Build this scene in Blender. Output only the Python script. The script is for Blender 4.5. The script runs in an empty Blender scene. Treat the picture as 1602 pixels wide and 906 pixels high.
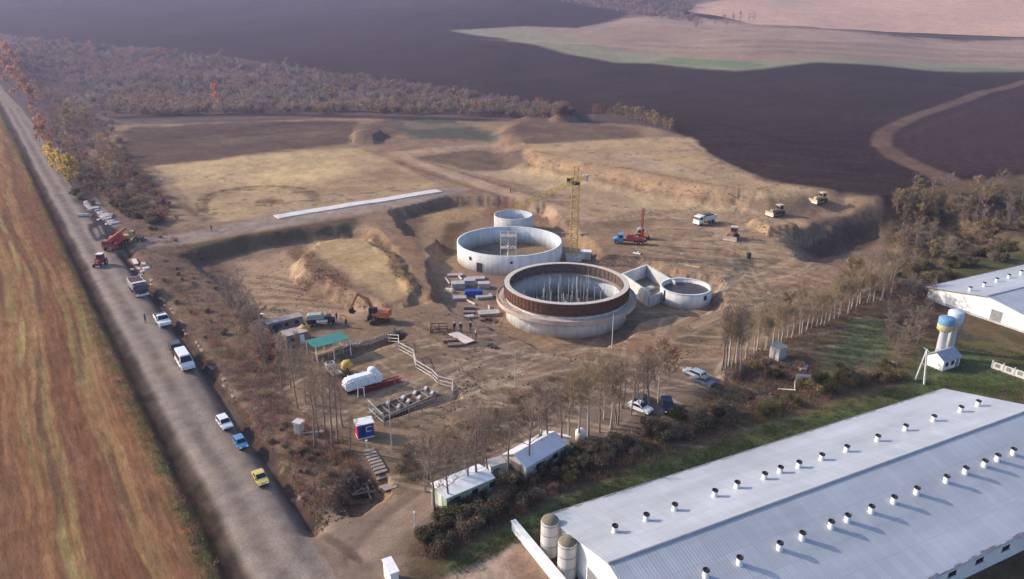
import bpy, bmesh, math, random
import numpy as np
from mathutils import Vector, Matrix

PI = math.pi
R = math.radians
sc = bpy.context.scene
col = sc.collection
rng = random.Random(7)
nrg = np.random.default_rng(11)

# ------------------------------------------------------------------ camera and survey helpers
CAM_H = 52.0
FOC = 1123.0                      # focal length in pixels of the 1602 px wide photograph
PITCH = R(20.5)
CP, SP = math.cos(PITCH), math.sin(PITCH)


def ray(px, py):
    a, b = (px - 801) / FOC, (453 - py) / FOC
    return a, CP + b * SP, -SP + b * CP


def U(px, py, z=0.0):
    """survey point: where the line of sight through a photo pixel meets the level z"""
    dx, dy, dz = ray(px, py)
    t = (z - CAM_H) / dz
    return np.array([dx * t, dy * t, z])


# ------------------------------------------------------------------ noise
def _hash(ix, iy, seed):
    n = (ix * 374761393 + iy * 668265263 + seed * 974711) & 0xFFFFFFFF
    n = ((n ^ (n >> 13)) * 1274126177) & 0xFFFFFFFF
    n = n ^ (n >> 16)
    return (n & 0xFFFF) / 65535.0


def vnoise(x, y, seed=0):
    x = np.asarray(x, float); y = np.asarray(y, float)
    ix = np.floor(x).astype(np.int64); iy = np.floor(y).astype(np.int64)
    fx = x - ix; fy = y - iy
    fx = fx * fx * (3 - 2 * fx); fy = fy * fy * (3 - 2 * fy)
    a = _hash(ix, iy, seed); b = _hash(ix + 1, iy, seed)
    c = _hash(ix, iy + 1, seed); d = _hash(ix + 1, iy + 1, seed)
    return (a * (1 - fx) + b * fx) * (1 - fy) + (c * (1 - fx) + d * fx) * fy


def fbm(x, y, seed=0, octv=4):
    s = 0; a = 0.5; t = 0
    for k in range(octv):
        s = s + a * vnoise(x, y, seed + k * 17); t += a
        x = x * 2.03; y = y * 2.03; a *= 0.5
    return s / t


def sstep(e0, e1, x):
    t = np.clip((x - e0) / (e1 - e0), 0, 1)
    return t * t * (3 - 2 * t)


def sdf(X, Y, poly):
    """signed distance to a polygon, positive inside"""
    poly = np.asarray(poly, float)[:, :2]
    d2 = np.full(X.shape, 1e18); ins = np.zeros(X.shape, bool)
    n = len(poly)
    for i in range(n):
        ax, ay = poly[i]; bx, by = poly[(i + 1) % n]
        ex, ey = bx - ax, by - ay
        wx, wy = X - ax, Y - ay
        t = np.clip((wx * ex + wy * ey) / (ex * ex + ey * ey + 1e-12), 0, 1)
        qx, qy = wx - ex * t, wy - ey * t
        d2 = np.minimum(d2, qx * qx + qy * qy)
        if ay != by:
            c = ((ay <= Y) & (by > Y)) | ((by <= Y) & (ay > Y))
            ins ^= c & (X < ax + (Y - ay) * ex / (by - ay))
    d = np.sqrt(d2)
    return np.where(ins, d, -d)


def ldist(X, Y, line):
    line = np.asarray(line, float)[:, :2]
    d2 = np.full(X.shape, 1e18)
    for i in range(len(line) - 1):
        ax, ay = line[i]; bx, by = line[i + 1]
        ex, ey = bx - ax, by - ay
        wx, wy = X - ax, Y - ay
        t = np.clip((wx * ex + wy * ey) / (ex * ex + ey * ey + 1e-12), 0, 1)
        qx, qy = wx - ex * t, wy - ey * t
        d2 = np.minimum(d2, qx * qx + qy * qy)
    return np.sqrt(d2)


def local(poly, X, Y, m):
    p = np.asarray(poly)
    return ((X > p[:, 0].min() - m) & (X < p[:, 0].max() + m) & (Y > p[:, 1].min() - m) & (Y < p[:, 1].max() + m))


def up(pts, z=0.0):
    return np.array([U(a, b, z) for a, b in pts])


# ------------------------------------------------------------------ relief
# (outline surveyed at level zero, height change, width of the slope)
RELIEF = [
    (up([(815, 262), (1000, 300), (1100, 316), (1200, 330), (1320, 322), (1400, 338), (1700, 330), (1700, 262), (1250, 235), (1080, 190), (820, 190), (790, 215)]), 4.4, 15.0),
    (up([(618, 332), (700, 308), (792, 312), (852, 322), (940, 398), (1000, 404), (1050, 424), (1118, 438), (1124, 474), (1090, 488), (1030, 486), (992, 500), (960, 530), (880, 547), (790, 522), (690, 470), (672, 415), (690, 372), (640, 366)]), -2.5, 3.0),
    (up([(285, 398), (420, 366), (556, 352), (580, 362), (630, 425), (655, 470), (590, 478), (450, 488), (380, 480), (340, 430)]), -3.0, 5.0),
    (up([(470, 392), (494, 374), (575, 370), (615, 400), (650, 448), (640, 472), (600, 474), (545, 452), (478, 424)]), 2.6, 3.2),
    (up([(1246, 378), (1300, 352), (1392, 332), (1480, 330), (1600, 380), (1470, 405), (1392, 400), (1300, 405), (1278, 402)]), -5.5, 8.0),
    (up([(535, 770), (560, 735), (600, 748), (600, 770), (560, 800), (536, 795)]), -2.6, 1.5),
    (up([(500, 562), (570, 536), (632, 520), (634, 528), (590, 545), (510, 572)]), -1.2, 1.4),
    (up([(1125, 582), (1135, 573), (1158, 573), (1166, 583), (1155, 592), (1132, 592)]), 1.1, 1.6),
    (up([(862, 192), (880, 184), (905, 188), (900, 204), (872, 206)]), 4.0, 7.0),
    (up([(548, 214), (585, 206), (600, 214), (585, 224), (556, 224)]), 2.6, 3.0),
    (up([(1175, 352), (1195, 345), (1235, 352), (1250, 364), (1200, 368)]), 1.8, 2.2),
    (up([(600, 640), (716, 612), (720, 622), (604, 655)]), -0.9, 1.0),
]
DITCHES = [  # ditch lines beside the road: (line, depth, half width)
    (up([(196, 395), (225, 440), (262, 490), (300, 545), (340, 605), (372, 655), (410, 705), (450, 760), (490, 822)]), -1.4, 1.25),
    (up([(-40, 110), (0, 170), (62, 292), (138, 440), (210, 590), (262, 690), (310, 790), (372, 915)]), -0.9, 1.3),
]


def T(X, Y):
    X = np.asarray(X, float); Y = np.asarray(Y, float)
    shp = X.shape
    X = np.atleast_1d(X).ravel(); Y = np.atleast_1d(Y).ravel()
    rr = np.sqrt(X * X + Y * Y) + 0 * X
    s = np.maximum(0, Y - 400.0 + 20 * np.sin(X / 170.0))
    hill = np.where(s < 500, 0.5 * 0.135 / 500 * s * s, 0.135 * (s - 250))
    und = (fbm(X / 260.0, Y / 260.0, 3, 3) - 0.5) * 24 * sstep(0, 300, s)
    hill = hill + und
    hill = np.where(hill > 118, 118 + 10 * np.tanh((hill - 118) / 10), hill)
    z = hill
    near = rr < 520
    z = z + np.where(near, (fbm(X / 14.0, Y / 14.0, 5, 4) - 0.5) * 0.5, (fbm(X / 14.0, Y / 14.0, 5, 2) - 0.5) * 0.4)
    z = z + (fbm(X / 60.0, Y / 60.0, 9, 2) - 0.5) * 0.9 * sstep(150, 240, Y)
    for poly, dh, w in RELIEF:
        m = local(poly, X, Y, w + 30)
        if m.any():
            xs, ys = X[m], Y[m]
            nz = (fbm(xs / 7.0, ys / 7.0, 21, 3) - 0.5) * min(w, 4.0) * 1.2 + (fbm(xs / 1.8, ys / 1.8, 25, 3) - .5) * (min(w, 3.0) * .5 if w < 4.5 else .3)
            z[m] += dh * sstep(-w * 0.6, w * 0.4, sdf(xs, ys, poly) + nz)
    for line, dh, w in DITCHES:
        m = local(line, X, Y, 6)
        if m.any():
            d = ldist(X[m], Y[m], line)
            z[m] += dh * np.exp(-(d / w) ** 2)
    return z.reshape(shp)


def tz(x, y):
    return float(T(np.array([x]), np.array([y]))[0])


def GG(pts, dz=0.0):
    """ground points under a list of photo pixels (marching along each line of sight)"""
    pts = np.asarray(pts, float)
    a = (pts[:, 0] - 801) / FOC; b = (453 - pts[:, 1]) / FOC
    D = np.stack([a, CP + b * SP, -SP + b * CP], 1)
    ts = np.concatenate([np.arange(45, 420, 1.5), np.arange(420, 1750, 5.0)])
    PX = D[:, :1] * ts; PY = D[:, 1:2] * ts; PZ = CAM_H + D[:, 2:3] * ts
    g = T(PX, PY) + dz
    below = PZ < g
    k = np.where(below.any(1), below.argmax(1), len(ts) - 1)
    k = np.maximum(k, 1)
    lo, hi = ts[k - 1].copy(), ts[k].copy()
    for _ in range(9):
        mid = (lo + hi) / 2
        zz = CAM_H + D[:, 2] * mid
        bl = zz < T(D[:, 0] * mid, D[:, 1] * mid) + dz
        hi = np.where(bl, mid, hi); lo = np.where(bl, lo, mid)
    t = hi
    return np.stack([D[:, 0] * t, D[:, 1] * t, CAM_H + D[:, 2] * t], 1)


def G(px, py, dz=0.0):
    return GG([(px, py)], dz)[0]


def heading(p, q):
    """direction on the ground from photo point p to photo point q"""
    a, b = G(*p), G(*q)
    return math.atan2(b[1] - a[1], b[0] - a[0])


def inpoly(poly, n, seed=0, jitter=None):
    """n random photo points inside a photo polygon"""
    g = np.random.default_rng(seed)
    P = np.array(poly, float); out = []
    while len(out) < n:
        x = g.uniform(P[:, 0].min(), P[:, 0].max(), 256); y = g.uniform(P[:, 1].min(), P[:, 1].max(), 256)
        m = sdf(x, y, P) > 0
        out += list(zip(x[m], y[m]))
    return out[:n]


# ------------------------------------------------------------------ materials
MATS = {}


def _new(name):
    m = bpy.data.materials.new(name); m.use_nodes = True
    nt = m.node_tree
    b = nt.nodes['Principled BSDF']
    return m, nt, b


def mat(name, c, rough=0.8, metal=0.0, var=0.18, scale=1.5, bump=0.0, spec=0.3):
    """plain procedural paint, concrete, metal: base colour broken by two noises of dirt and fading"""
    if name in MATS:
        return MATS[name]
    m, nt, b = _new(name)
    b.inputs['Roughness'].default_value = rough
    b.inputs['Metallic'].default_value = metal
    b.inputs['Specular IOR Level'].default_value = spec
    tc = nt.nodes.new('ShaderNodeTexCoord')
    n1 = nt.nodes.new('ShaderNodeTexNoise'); n1.inputs['Scale'].default_value = scale; n1.inputs['Detail'].default_value = 6; n1.inputs['Roughness'].default_value = 0.65
    nt.links.new(tc.outputs['Object'], n1.inputs['Vector'])
    mr = nt.nodes.new('ShaderNodeMapRange')
    mr.inputs['From Min'].default_value = 0.3; mr.inputs['From Max'].default_value = 0.7
    mr.inputs['To Min'].default_value = 1 - var; mr.inputs['To Max'].default_value = 1 + var
    nt.links.new(n1.outputs['Fac'], mr.inputs['Value'])
    mx = nt.nodes.new('ShaderNodeMix'); mx.data_type = 'RGBA'; mx.blend_type = 'MULTIPLY'; mx.inputs[0].default_value = 1
    mx.inputs[6].default_value = (*c, 1)
    nt.links.new(mr.outputs['Result'], mx.inputs[7])
    nt.links.new(mx.outputs[2], b.inputs['Base Color'])
    if bump:
        bp = nt.nodes.new('ShaderNodeBump'); bp.inputs['Strength'].default_value = bump; bp.inputs['Distance'].default_value = 0.05
        nt.links.new(n1.outputs['Fac'], bp.inputs['Height']); nt.links.new(bp.outputs['Normal'], b.inputs['Normal'])
    MATS[name] = m
    return m


def mat_attr(name, scales, var=0.35, bump=0.6, dist=0.12, rnd=0.0, rough=1.0, stretch=None, trans=0.0):
    """colour from the mesh's own land-cover attribute, broken by noises in world metres"""
    m, nt, b = _new(name)
    b.inputs['Roughness'].default_value = rough
    b.inputs['Specular IOR Level'].default_value = 0.0
    at = nt.nodes.new('ShaderNodeAttribute'); at.attribute_name = 'Col'
    ge = nt.nodes.new('ShaderNodeNewGeometry')
    src = ge.outputs['Position']
    if stretch:
        mp = nt.nodes.new('ShaderNodeMapping'); mp.vector_type = 'TEXTURE'
        mp.inputs['Rotation'].default_value = (0, 0, stretch[0]); mp.inputs['Scale'].default_value = (stretch[1], stretch[2], 1)
        nt.links.new(src, mp.inputs['Vector']); src = mp.outputs['Vector']
    cur = at.outputs['Color']; h = None
    for s in scales:
        n = nt.nodes.new('ShaderNodeTexNoise'); n.inputs['Scale'].default_value = s; n.inputs['Detail'].default_value = 5; n.inputs['Roughness'].default_value = 0.6
        nt.links.new(src, n.inputs['Vector'])
        mr = nt.nodes.new('ShaderNodeMapRange'); mr.inputs['From Min'].default_value = 0.3; mr.inputs['From Max'].default_value = 0.7
        mr.inputs['To Min'].default_value = 1 - var; mr.inputs['To Max'].default_value = 1 + var
        nt.links.new(n.outputs['Fac'], mr.inputs['Value'])
        mx = nt.nodes.new('ShaderNodeMix'); mx.data_type = 'RGBA'; mx.blend_type = 'MULTIPLY'; mx.inputs[0].default_value = 1
        nt.links.new(cur, mx.inputs[6]); nt.links.new(mr.outputs['Result'], mx.inputs[7])
        cur = mx.outputs[2]; h = n.outputs['Fac'] if h is None else h
    if rnd:
        oi = nt.nodes.new('ShaderNodeObjectInfo')
        mr = nt.nodes.new('ShaderNodeMapRange'); mr.inputs['To Min'].default_value = 1 - rnd; mr.inputs['To Max'].default_value = 1 + rnd
        nt.links.new(oi.outputs['Random'], mr.inputs['Value'])
        mx = nt.nodes.new('ShaderNodeMix'); mx.data_type = 'RGBA'; mx.blend_type = 'MULTIPLY'; mx.inputs[0].default_value = 1
        nt.links.new(cur, mx.inputs[6]); nt.links.new(mr.outputs['Result'], mx.inputs[7]); cur = mx.outputs[2]
    nt.links.new(cur, b.inputs['Base Color'])
    if trans:   # thin leaves and twigs pass part of the light through
        tr = nt.nodes.new('ShaderNodeBsdfTranslucent'); ms = nt.nodes.new('ShaderNodeMixShader'); ms.inputs[0].default_value = trans
        nt.links.new(cur, tr.inputs['Color']); nt.links.new(b.outputs[0], ms.inputs[1]); nt.links.new(tr.outputs[0], ms.inputs[2])
        nt.links.new(ms.outputs[0], nt.nodes['Material Output'].inputs['Surface'])
    if bump:
        bp = nt.nodes.new('ShaderNodeBump'); bp.inputs['Strength'].default_value = bump; bp.inputs['Distance'].default_value = dist
        nt.links.new(h, bp.inputs['Height']); nt.links.new(bp.outputs['Normal'], b.inputs['Normal'])
    return m


def mat_roof(name, c, rough=0.38):
    """corrugated sheet roof: fine ribs along the slope, long weather streaks and patches"""
    m, nt, b = _new(name)
    b.inputs['Roughness'].default_value = rough; b.inputs['Specular IOR Level'].default_value = 0.5
    tc = nt.nodes.new('ShaderNodeTexCoord')
    mp = nt.nodes.new('ShaderNodeMapping'); mp.inputs['Scale'].default_value = (0.05, 0.28, 0.3); mp.inputs['Rotation'].default_value = (0, 0, R(28))
    nt.links.new(tc.outputs['Object'], mp.inputs['Vector'])
    n = nt.nodes.new('ShaderNodeTexNoise'); n.inputs['Scale'].default_value = 1.0; n.inputs['Detail'].default_value = 7; n.inputs['Roughness'].default_value = 0.6
    nt.links.new(mp.outputs['Vector'], n.inputs['Vector'])
    mr = nt.nodes.new('ShaderNodeMapRange'); mr.inputs['From Min'].default_value = 0.3; mr.inputs['From Max'].default_value = 0.7
    mr.inputs['To Min'].default_value = 0.80; mr.inputs['To Max'].default_value = 1.13
    nt.links.new(n.outputs['Fac'], mr.inputs['Value'])
    w = nt.nodes.new('ShaderNodeTexWave'); w.bands_direction = 'X'; w.inputs['Scale'].default_value = 0.9; w.inputs['Distortion'].default_value = 0.0
    nt.links.new(tc.outputs['Object'], w.inputs['Vector'])
    mr2 = nt.nodes.new('ShaderNodeMapRange'); mr2.inputs['To Min'].default_value = 0.93; mr2.inputs['To Max'].default_value = 1.04
    nt.links.new(w.outputs['Fac'], mr2.inputs['Value'])
    mm0 = nt.nodes.new('ShaderNodeMath'); mm0.operation = 'MULTIPLY'
    nt.links.new(mr.outputs['Result'], mm0.inputs[0]); nt.links.new(mr2.outputs['Result'], mm0.inputs[1])
    # sheets: every panel weathers on its own, with darker laps between them
    br = nt.nodes.new('ShaderNodeTexBrick'); br.offset = 0.0; br.inputs['Scale'].default_value = 1.0
    br.inputs['Brick Width'].default_value = 1.15; br.inputs['Row Height'].default_value = 2.9; br.inputs['Mortar Size'].default_value = .03
    br.inputs['Color1'].default_value = (1.03,) * 3 + (1,); br.inputs['Color2'].default_value = (.93,) * 3 + (1,); br.inputs['Mortar'].default_value = (.82,) * 3 + (1,)
    nt.links.new(tc.outputs['Object'], br.inputs['Vector'])
    mm = nt.nodes.new('ShaderNodeMath'); mm.operation = 'MULTIPLY'
    nt.links.new(mm0.outputs[0], mm.inputs[0]); nt.links.new(br.outputs['Color'], mm.inputs[1])
    mx = nt.nodes.new('ShaderNodeMix'); mx.data_type = 'RGBA'; mx.blend_type = 'MULTIPLY'; mx.inputs[0].default_value = 1
    mx.inputs[6].default_value = (*c, 1); nt.links.new(mm.outputs[0], mx.inputs[7])
    nt.links.new(mx.outputs[2], b.inputs['Base Color'])
    bp = nt.nodes.new('ShaderNodeBump'); bp.inputs['Strength'].default_value = 0.25; bp.inputs['Distance'].default_value = 0.03
    nt.links.new(w.outputs['Fac'], bp.inputs['Height']); nt.links.new(bp.outputs['Normal'], b.inputs['Normal'])
    return m


def mat_concrete(name, c, z0=0.0):
    """cast concrete: vertical formwork joints, run-down stains, blotches"""
    m, nt, b = _new(name)
    b.inputs['Roughness'].default_value = 0.85; b.inputs['Specular IOR Level'].default_value = 0.25
    tc = nt.nodes.new('ShaderNodeTexCoord')
    mp = nt.nodes.new('ShaderNodeMapping'); mp.inputs['Scale'].default_value = (1.0, 1.0, 0.14)
    nt.links.new(tc.outputs['Object'], mp.inputs['Vector'])
    n = nt.nodes.new('ShaderNodeTexNoise'); n.inputs['Scale'].default_value = 1.1; n.inputs['Detail'].default_value = 6; n.inputs['Roughness'].default_value = 0.62
    nt.links.new(mp.outputs['Vector'], n.inputs['Vector'])
    n2 = nt.nodes.new('ShaderNodeTexNoise'); n2.inputs['Scale'].default_value = 0.22; n2.inputs['Detail'].default_value = 4
    nt.links.new(tc.outputs['Object'], n2.inputs['Vector'])
    cur = None
    for src, lo, hi in ((n, 0.78, 1.14), (n2, 0.85, 1.12)):
        mr = nt.nodes.new('ShaderNodeMapRange'); mr.inputs['From Min'].default_value = 0.3; mr.inputs['From Max'].default_value = 0.7
        mr.inputs['To Min'].default_value = lo; mr.inputs['To Max'].default_value = hi
        nt.links.new(src.outputs['Fac'], mr.inputs['Value'])
        mx = nt.nodes.new('ShaderNodeMix'); mx.data_type = 'RGBA'; mx.blend_type = 'MULTIPLY'; mx.inputs[0].default_value = 1
        if cur is None:
            mx.inputs[6].default_value = (*c, 1)
        else:
            nt.links.new(cur, mx.inputs[6])
        nt.links.new(mr.outputs['Result'], mx.inputs[7]); cur = mx.outputs[2]
    nt.links.new(cur, b.inputs['Base Color'])
    return m


# ------------------------------------------------------------------ mesh building
class MB:
    def __init__(s):
        s.v = []; s.f = []; s.c = []; s.col = None

    def add(s, vs, fs):
        o = len(s.v); s.v += [tuple(map(float, p)) for p in vs]
        for f in fs:
            s.f.append(tuple(i + o for i in f)); s.c.append(s.col)
        return s

    def box(s, c, d, rz=0.0, taper=1.0, ry=0.0):
        x, y, z = d[0] / 2, d[1] / 2, d[2] / 2
        vs = []
        M = Matrix.Rotation(rz, 3, 'Z') @ Matrix.Rotation(ry, 3, 'Y')
        for k, (a, b_, e) in enumerate(((-1, -1, -1), (1, -1, -1), (1, 1, -1), (-1, 1, -1), (-1, -1, 1), (1, -1, 1), (1, 1, 1), (-1, 1, 1))):
            t = taper if e > 0 else 1.0
            p = M @ Vector((a * x * t, b_ * y * t, e * z)); vs.append((p.x + c[0], p.y + c[1], p.z + c[2]))
        return s.add(vs, [(0, 3, 2, 1), (4, 5, 6, 7), (0, 1, 5, 4), (1, 2, 6, 5), (2, 3, 7, 6), (3, 0, 4, 7)])

    def tube(s, p, q, r0, r1=None, n=6, cap=True):
        r1 = r0 if r1 is None else r1
        p, q = Vector(p), Vector(q); d = (q - p)
        if d.length < 1e-6:
            return s
        d.normalize(); a = d.orthogonal().normalized(); b = d.cross(a)
        vs = []
        for c_, r in ((p, r0), (q, r1)):
            for k in range(n):
                t = 2 * PI * k / n; vs.append(c_ + a * (r * math.cos(t)) + b * (r * math.sin(t)))
        fs = [(k, (k + 1) % n, n + (k + 1) % n, n + k) for k in range(n)]
        if cap:
            fs += [tuple(range(n - 1, -1, -1)), tuple(range(n, 2 * n))]
        return s.add(vs, fs)

    def lathe(s, prof, n=24, c=(0, 0, 0), a0=0.0, a1=2 * PI, close=False):
        """profile of (radius, z) turned about a vertical axis"""
        full = abs(a1 - a0 - 2 * PI) < 1e-6
        m = n if full else n + 1
        vs = []
        for r, z in prof:
            for k in range(m):
                t = a0 + (a1 - a0) * k / n
                vs.append((c[0] + r * math.cos(t), c[1] + r * math.sin(t), c[2] + z))
        fs = []
        L = len(prof)
        for i in range(L if close else L - 1):
            j = (i + 1) % L
            for k in range(n):
                k2 = (k + 1) % m if full else k + 1
                fs.append((i * m + k, i * m + k2, j * m + k2, j * m + k))
        return s.add(vs, fs)

    def prism(s, poly, z0, z1, zs=None):
        """upright prism over a plan polygon (counter-clockwise)"""
        n = len(poly)
        vs = [(p[0], p[1], z0) for p in poly] + [(p[0], p[1], z1) for p in poly]
        return s.add(vs, [tuple(range(n - 1, -1, -1)), tuple(range(n, 2 * n))] + [(k, (k + 1) % n, n + (k + 1) % n, n + k) for k in range(n)])

    def extrude(s, prof, w, wt=None, zt=0.9, k=0.0):
        """side profile (x, z) swept across y, narrowing above zt by k per metre"""
        n = len(prof)
        hw = lambda z: w / 2 - max(0, z - zt) * k
        vs = [(x, hw(z), z) for x, z in prof] + [(x, -hw(z), z) for x, z in prof]
        return s.add(vs, [tuple(range(n)), tuple(range(2 * n - 1, n - 1, -1))] + [((i + 1) % n, i, n + i, n + (i + 1) % n) for i in range(n)])

    def quad(s, a, b, c, d):
        return s.add([a, b, c, d], [(0, 1, 2, 3)])

    def slab(s, pts, th):
        """four corner points given a thickness downwards"""
        n = len(pts)
        vs = [tuple(p) for p in pts] + [(p[0], p[1], p[2] - th) for p in pts]
        return s.add(vs, [tuple(range(n)), tuple(range(2 * n - 1, n - 1, -1))] + [(i, n + i, n + (i + 1) % n, (i + 1) % n) for i in range(n)])

    def mesh(s, name, m=None, smooth=False, bevel=0.0):
        me = bpy.data.meshes.new(name)
        me.from_pydata(s.v, [], s.f)
        bm = bmesh.new(); bm.from_mesh(me)
        cl = None
        if any(c is not None for c in s.c):
            pass
        bmesh.ops.recalc_face_normals(bm, faces=bm.faces) if bevel or not s.c or s.c[0] is None else None
        if bevel:
            ed = [e for e in bm.edges if len(e.link_faces) == 2 and e.calc_face_angle(0) > 0.35]
            bmesh.ops.bevel(bm, geom=ed, offset=bevel, segments=2, affect='EDGES', clamp_overlap=True)
        bm.to_mesh(me); bm.free()
        if s.c and s.c[0] is not None:
            a = me.attributes.new('Col', 'FLOAT_COLOR', 'FACE')
            arr = np.ones((len(s.c), 4)); arr[:, :3] = np.array(s.c)
            a.data.foreach_set('color', arr.ravel())
        if smooth:
            me.polygons.foreach_set('use_smooth', np.ones(len(me.polygons), bool))
        if m:
            me.materials.append(m)
        return me

    def build(s, name, m, parent=None, smooth=False, bevel=0.0, loc=None, rz=0.0):
        o = bpy.data.objects.new(name, s.mesh(name, m, smooth, bevel))
        col.objects.link(o)
        if parent:
            o.parent = parent
        if loc is not None:
            o.location = loc
        if rz:
            o.rotation_euler = (0, 0, rz)
        return o


def tag(o, label=None, cat=None, group=None, kind=None):
    if label: o['label'] = label
    if cat: o['category'] = cat
    if group: o['group'] = group
    if kind: o['kind'] = kind
    return o


def thing(name, label, cat, loc=(0, 0, 0), rz=0.0, group=None):
    o = bpy.data.objects.new(name, None); col.objects.link(o)
    o.empty_display_size = 0.5
    o.location = loc; o.rotation_euler = (0, 0, rz)
    return tag(o, label, cat, group)


def dup(o, loc, rz=0.0, label=None, scale=None):
    def cp(a, par):
        c = a.copy(); col.objects.link(c)
        if par is not None:
            c.parent = par
        for ch in kids.get(a.name, []):
            cp(ch, c)
        return c
    kids = {}
    stack = [o]
    while stack:
        a = stack.pop(); kids[a.name] = list(a.children); stack += kids[a.name]
    r = cp(o, None)
    r.location = loc; r.rotation_euler = (o.rotation_euler[0], o.rotation_euler[1], rz)
    if scale: r.scale = (scale,) * 3 if not isinstance(scale, tuple) else scale
    if label: r['label'] = label
    return r
# ------------------------------------------------------------------ land cover
SAND = (.44, .33, .20); SANDY = (.40, .31, .20); SOIL = (.27, .20, .145); DSOIL = (.15, .11, .085); ROADC = (.245, .188, .15)
PLOUGH = (.040, .029, .028); TAN = (.30, .21, .155); PINK = (.50, .32, .235); GRASS = (.055, .085, .035); WEED = (.19, .145, .118)
CONC = (.50, .47, .44); OLIVE = (.125, .105, .07); STUB = (.26, .142, .075); GREENT = (.23, .23, .145)
MOSS = (.09, .10, .055)

NA = []
aa = np.arange(-40, 40.001, 0.09)
aa = np.concatenate([np.arange(-180, -40, 2.5), aa, np.arange(40.4, 180, 2.5)])
rl = [2.0]
while rl[-1] < 2300:
    r = rl[-1]
    rl.append(r + (3.0 if r < 48 else min(max(r * r / 26000, .25), 4.2) if r < 1450 else 25))
rl = np.array(rl)
AZ, RR = np.meshgrid(np.radians(aa), rl)
VX = (RR * np.sin(AZ)).ravel(); VY = (RR * np.cos(AZ)).ravel()
VZ = T(VX, VY)
nr, nc = RR.shape

Ccol = np.zeros((len(VX), 3))
cls = np.zeros(len(VX), np.int8)
CLS = ['ground', 'road', 'stubble_field', 'ploughed_field', 'harvested_field', 'pale_field', 'grass', 'dirt_track', 'hillside']
N1 = fbm(VX / 9.0, VY / 9.0, 31, 4) - 0.5
N2 = fbm(VX / 9.0 + 50, VY / 9.0 + 80, 47, 4) - 0.5
NB = fbm(VX / 30.0, VY / 30.0, 61, 4)
NS = fbm(VX / 2.2, VY / 2.2, 71, 3)


def paint(px, c, soft=1.0, warp=0.0, alpha=1.0, patch=0.0, obj=None, world=None, sc_=1.0):
    poly = GG(px)[:, :2] if world is None else world
    m = local(poly, VX, VY, soft * 2 + warp * 2 + 2)
    if not m.any():
        return
    i = np.nonzero(m)[0]
    d = sdf(VX[i] + N1[i] * warp * 3, VY[i] + N2[i] * warp * 3, poly)
    a = sstep(-soft, soft, d)
    if obj is not None:
        cls[i[a > 0.5]] = CLS.index(obj)
    a = a * alpha
    if patch:
        a = a * np.clip(1 - patch + patch * 2 * sstep(0.35, 0.65, NB[i]) * 1.0, 0, 1)
    Ccol[i] += (np.array(c) - Ccol[i]) * a[:, None]


def stroke(px, c, w, alpha=0.6, soft=None, warp=0.0, obj=None, smooth=True, broken=0.4):
    if w <= 1.0:      # wheel tracks
        w *= 1.35; alpha = min(.92, alpha * 1.45)
    L = GG(px)[:, :2]
    if smooth and len(L) > 2:
        for _ in range(2):
            q = [L[0]]
            for a, b in zip(L[:-1], L[1:]):
                q += [a * .75 + b * .25, a * .25 + b * .75]
            q.append(L[-1]); L = np.array(q)
    m = local(L, VX, VY, w * 2 + warp * 2 + 2)
    if not m.any():
        return
    i = np.nonzero(m)[0]
    d = ldist(VX[i] + N1[i] * warp * 3, VY[i] + N2[i] * warp * 3, L)
    soft = w * 0.5 if soft is None else soft
    a = 1 - sstep(w / 2 - soft * .5, w / 2 + soft, d)
    if obj is not None:
        cls[i[a > 0.5]] = CLS.index(obj)
    a = a * alpha * (1 - broken * sstep(.35, .6, NS[i]))
    Ccol[i] += (np.array(c) - Ccol[i]) * a[:, None]


def twin(px, c=DSOIL, w=0.6, gap=1.9, alpha=0.5):
    """a pair of wheel ruts"""
    P = np.array(px, float)
    for s in (-1, 1):
        L = GG(P)[:, :2]
        t = np.gradient(L, axis=0); n = np.stack([-t[:, 1], t[:, 0]], 1); n /= np.linalg.norm(n, axis=1)[:, None] + 1e-9
        L2 = L + n * s * gap / 2
        m = local(L2, VX, VY, 3)
        i = np.nonzero(m)[0]
        if len(i) == 0: continue
        for _ in range(2):
            q = [L2[0]]
            for a, b in zip(L2[:-1], L2[1:]):
                q += [a * .75 + b * .25, a * .25 + b * .75]
            q.append(L2[-1]); L2 = np.array(q)
        d = ldist(VX[i] + N1[i] * .6, VY[i] + N2[i] * .6, L2)
        a = (1 - sstep(w * .3, w, d)) * alpha * (1 - .5 * sstep(.35, .6, NS[i]))
        Ccol[i] += (np.array(c) - Ccol[i]) * a[:, None]


# everything starts as dark ploughed land; the rest is laid over it
strk = fbm((VX * .96 + VY * .27) / 40.0, (VX * -.27 + VY * .96) / 3.0, 91, 3) - .5
Ccol[:] = np.array(PLOUGH) * (1 + 0.45 * (NB - .5) + .35 * strk)[:, None]
cls[:] = CLS.index('ploughed_field')
near = (VY < 60)
Ccol[near] = WEED; cls[near] = 0
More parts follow.
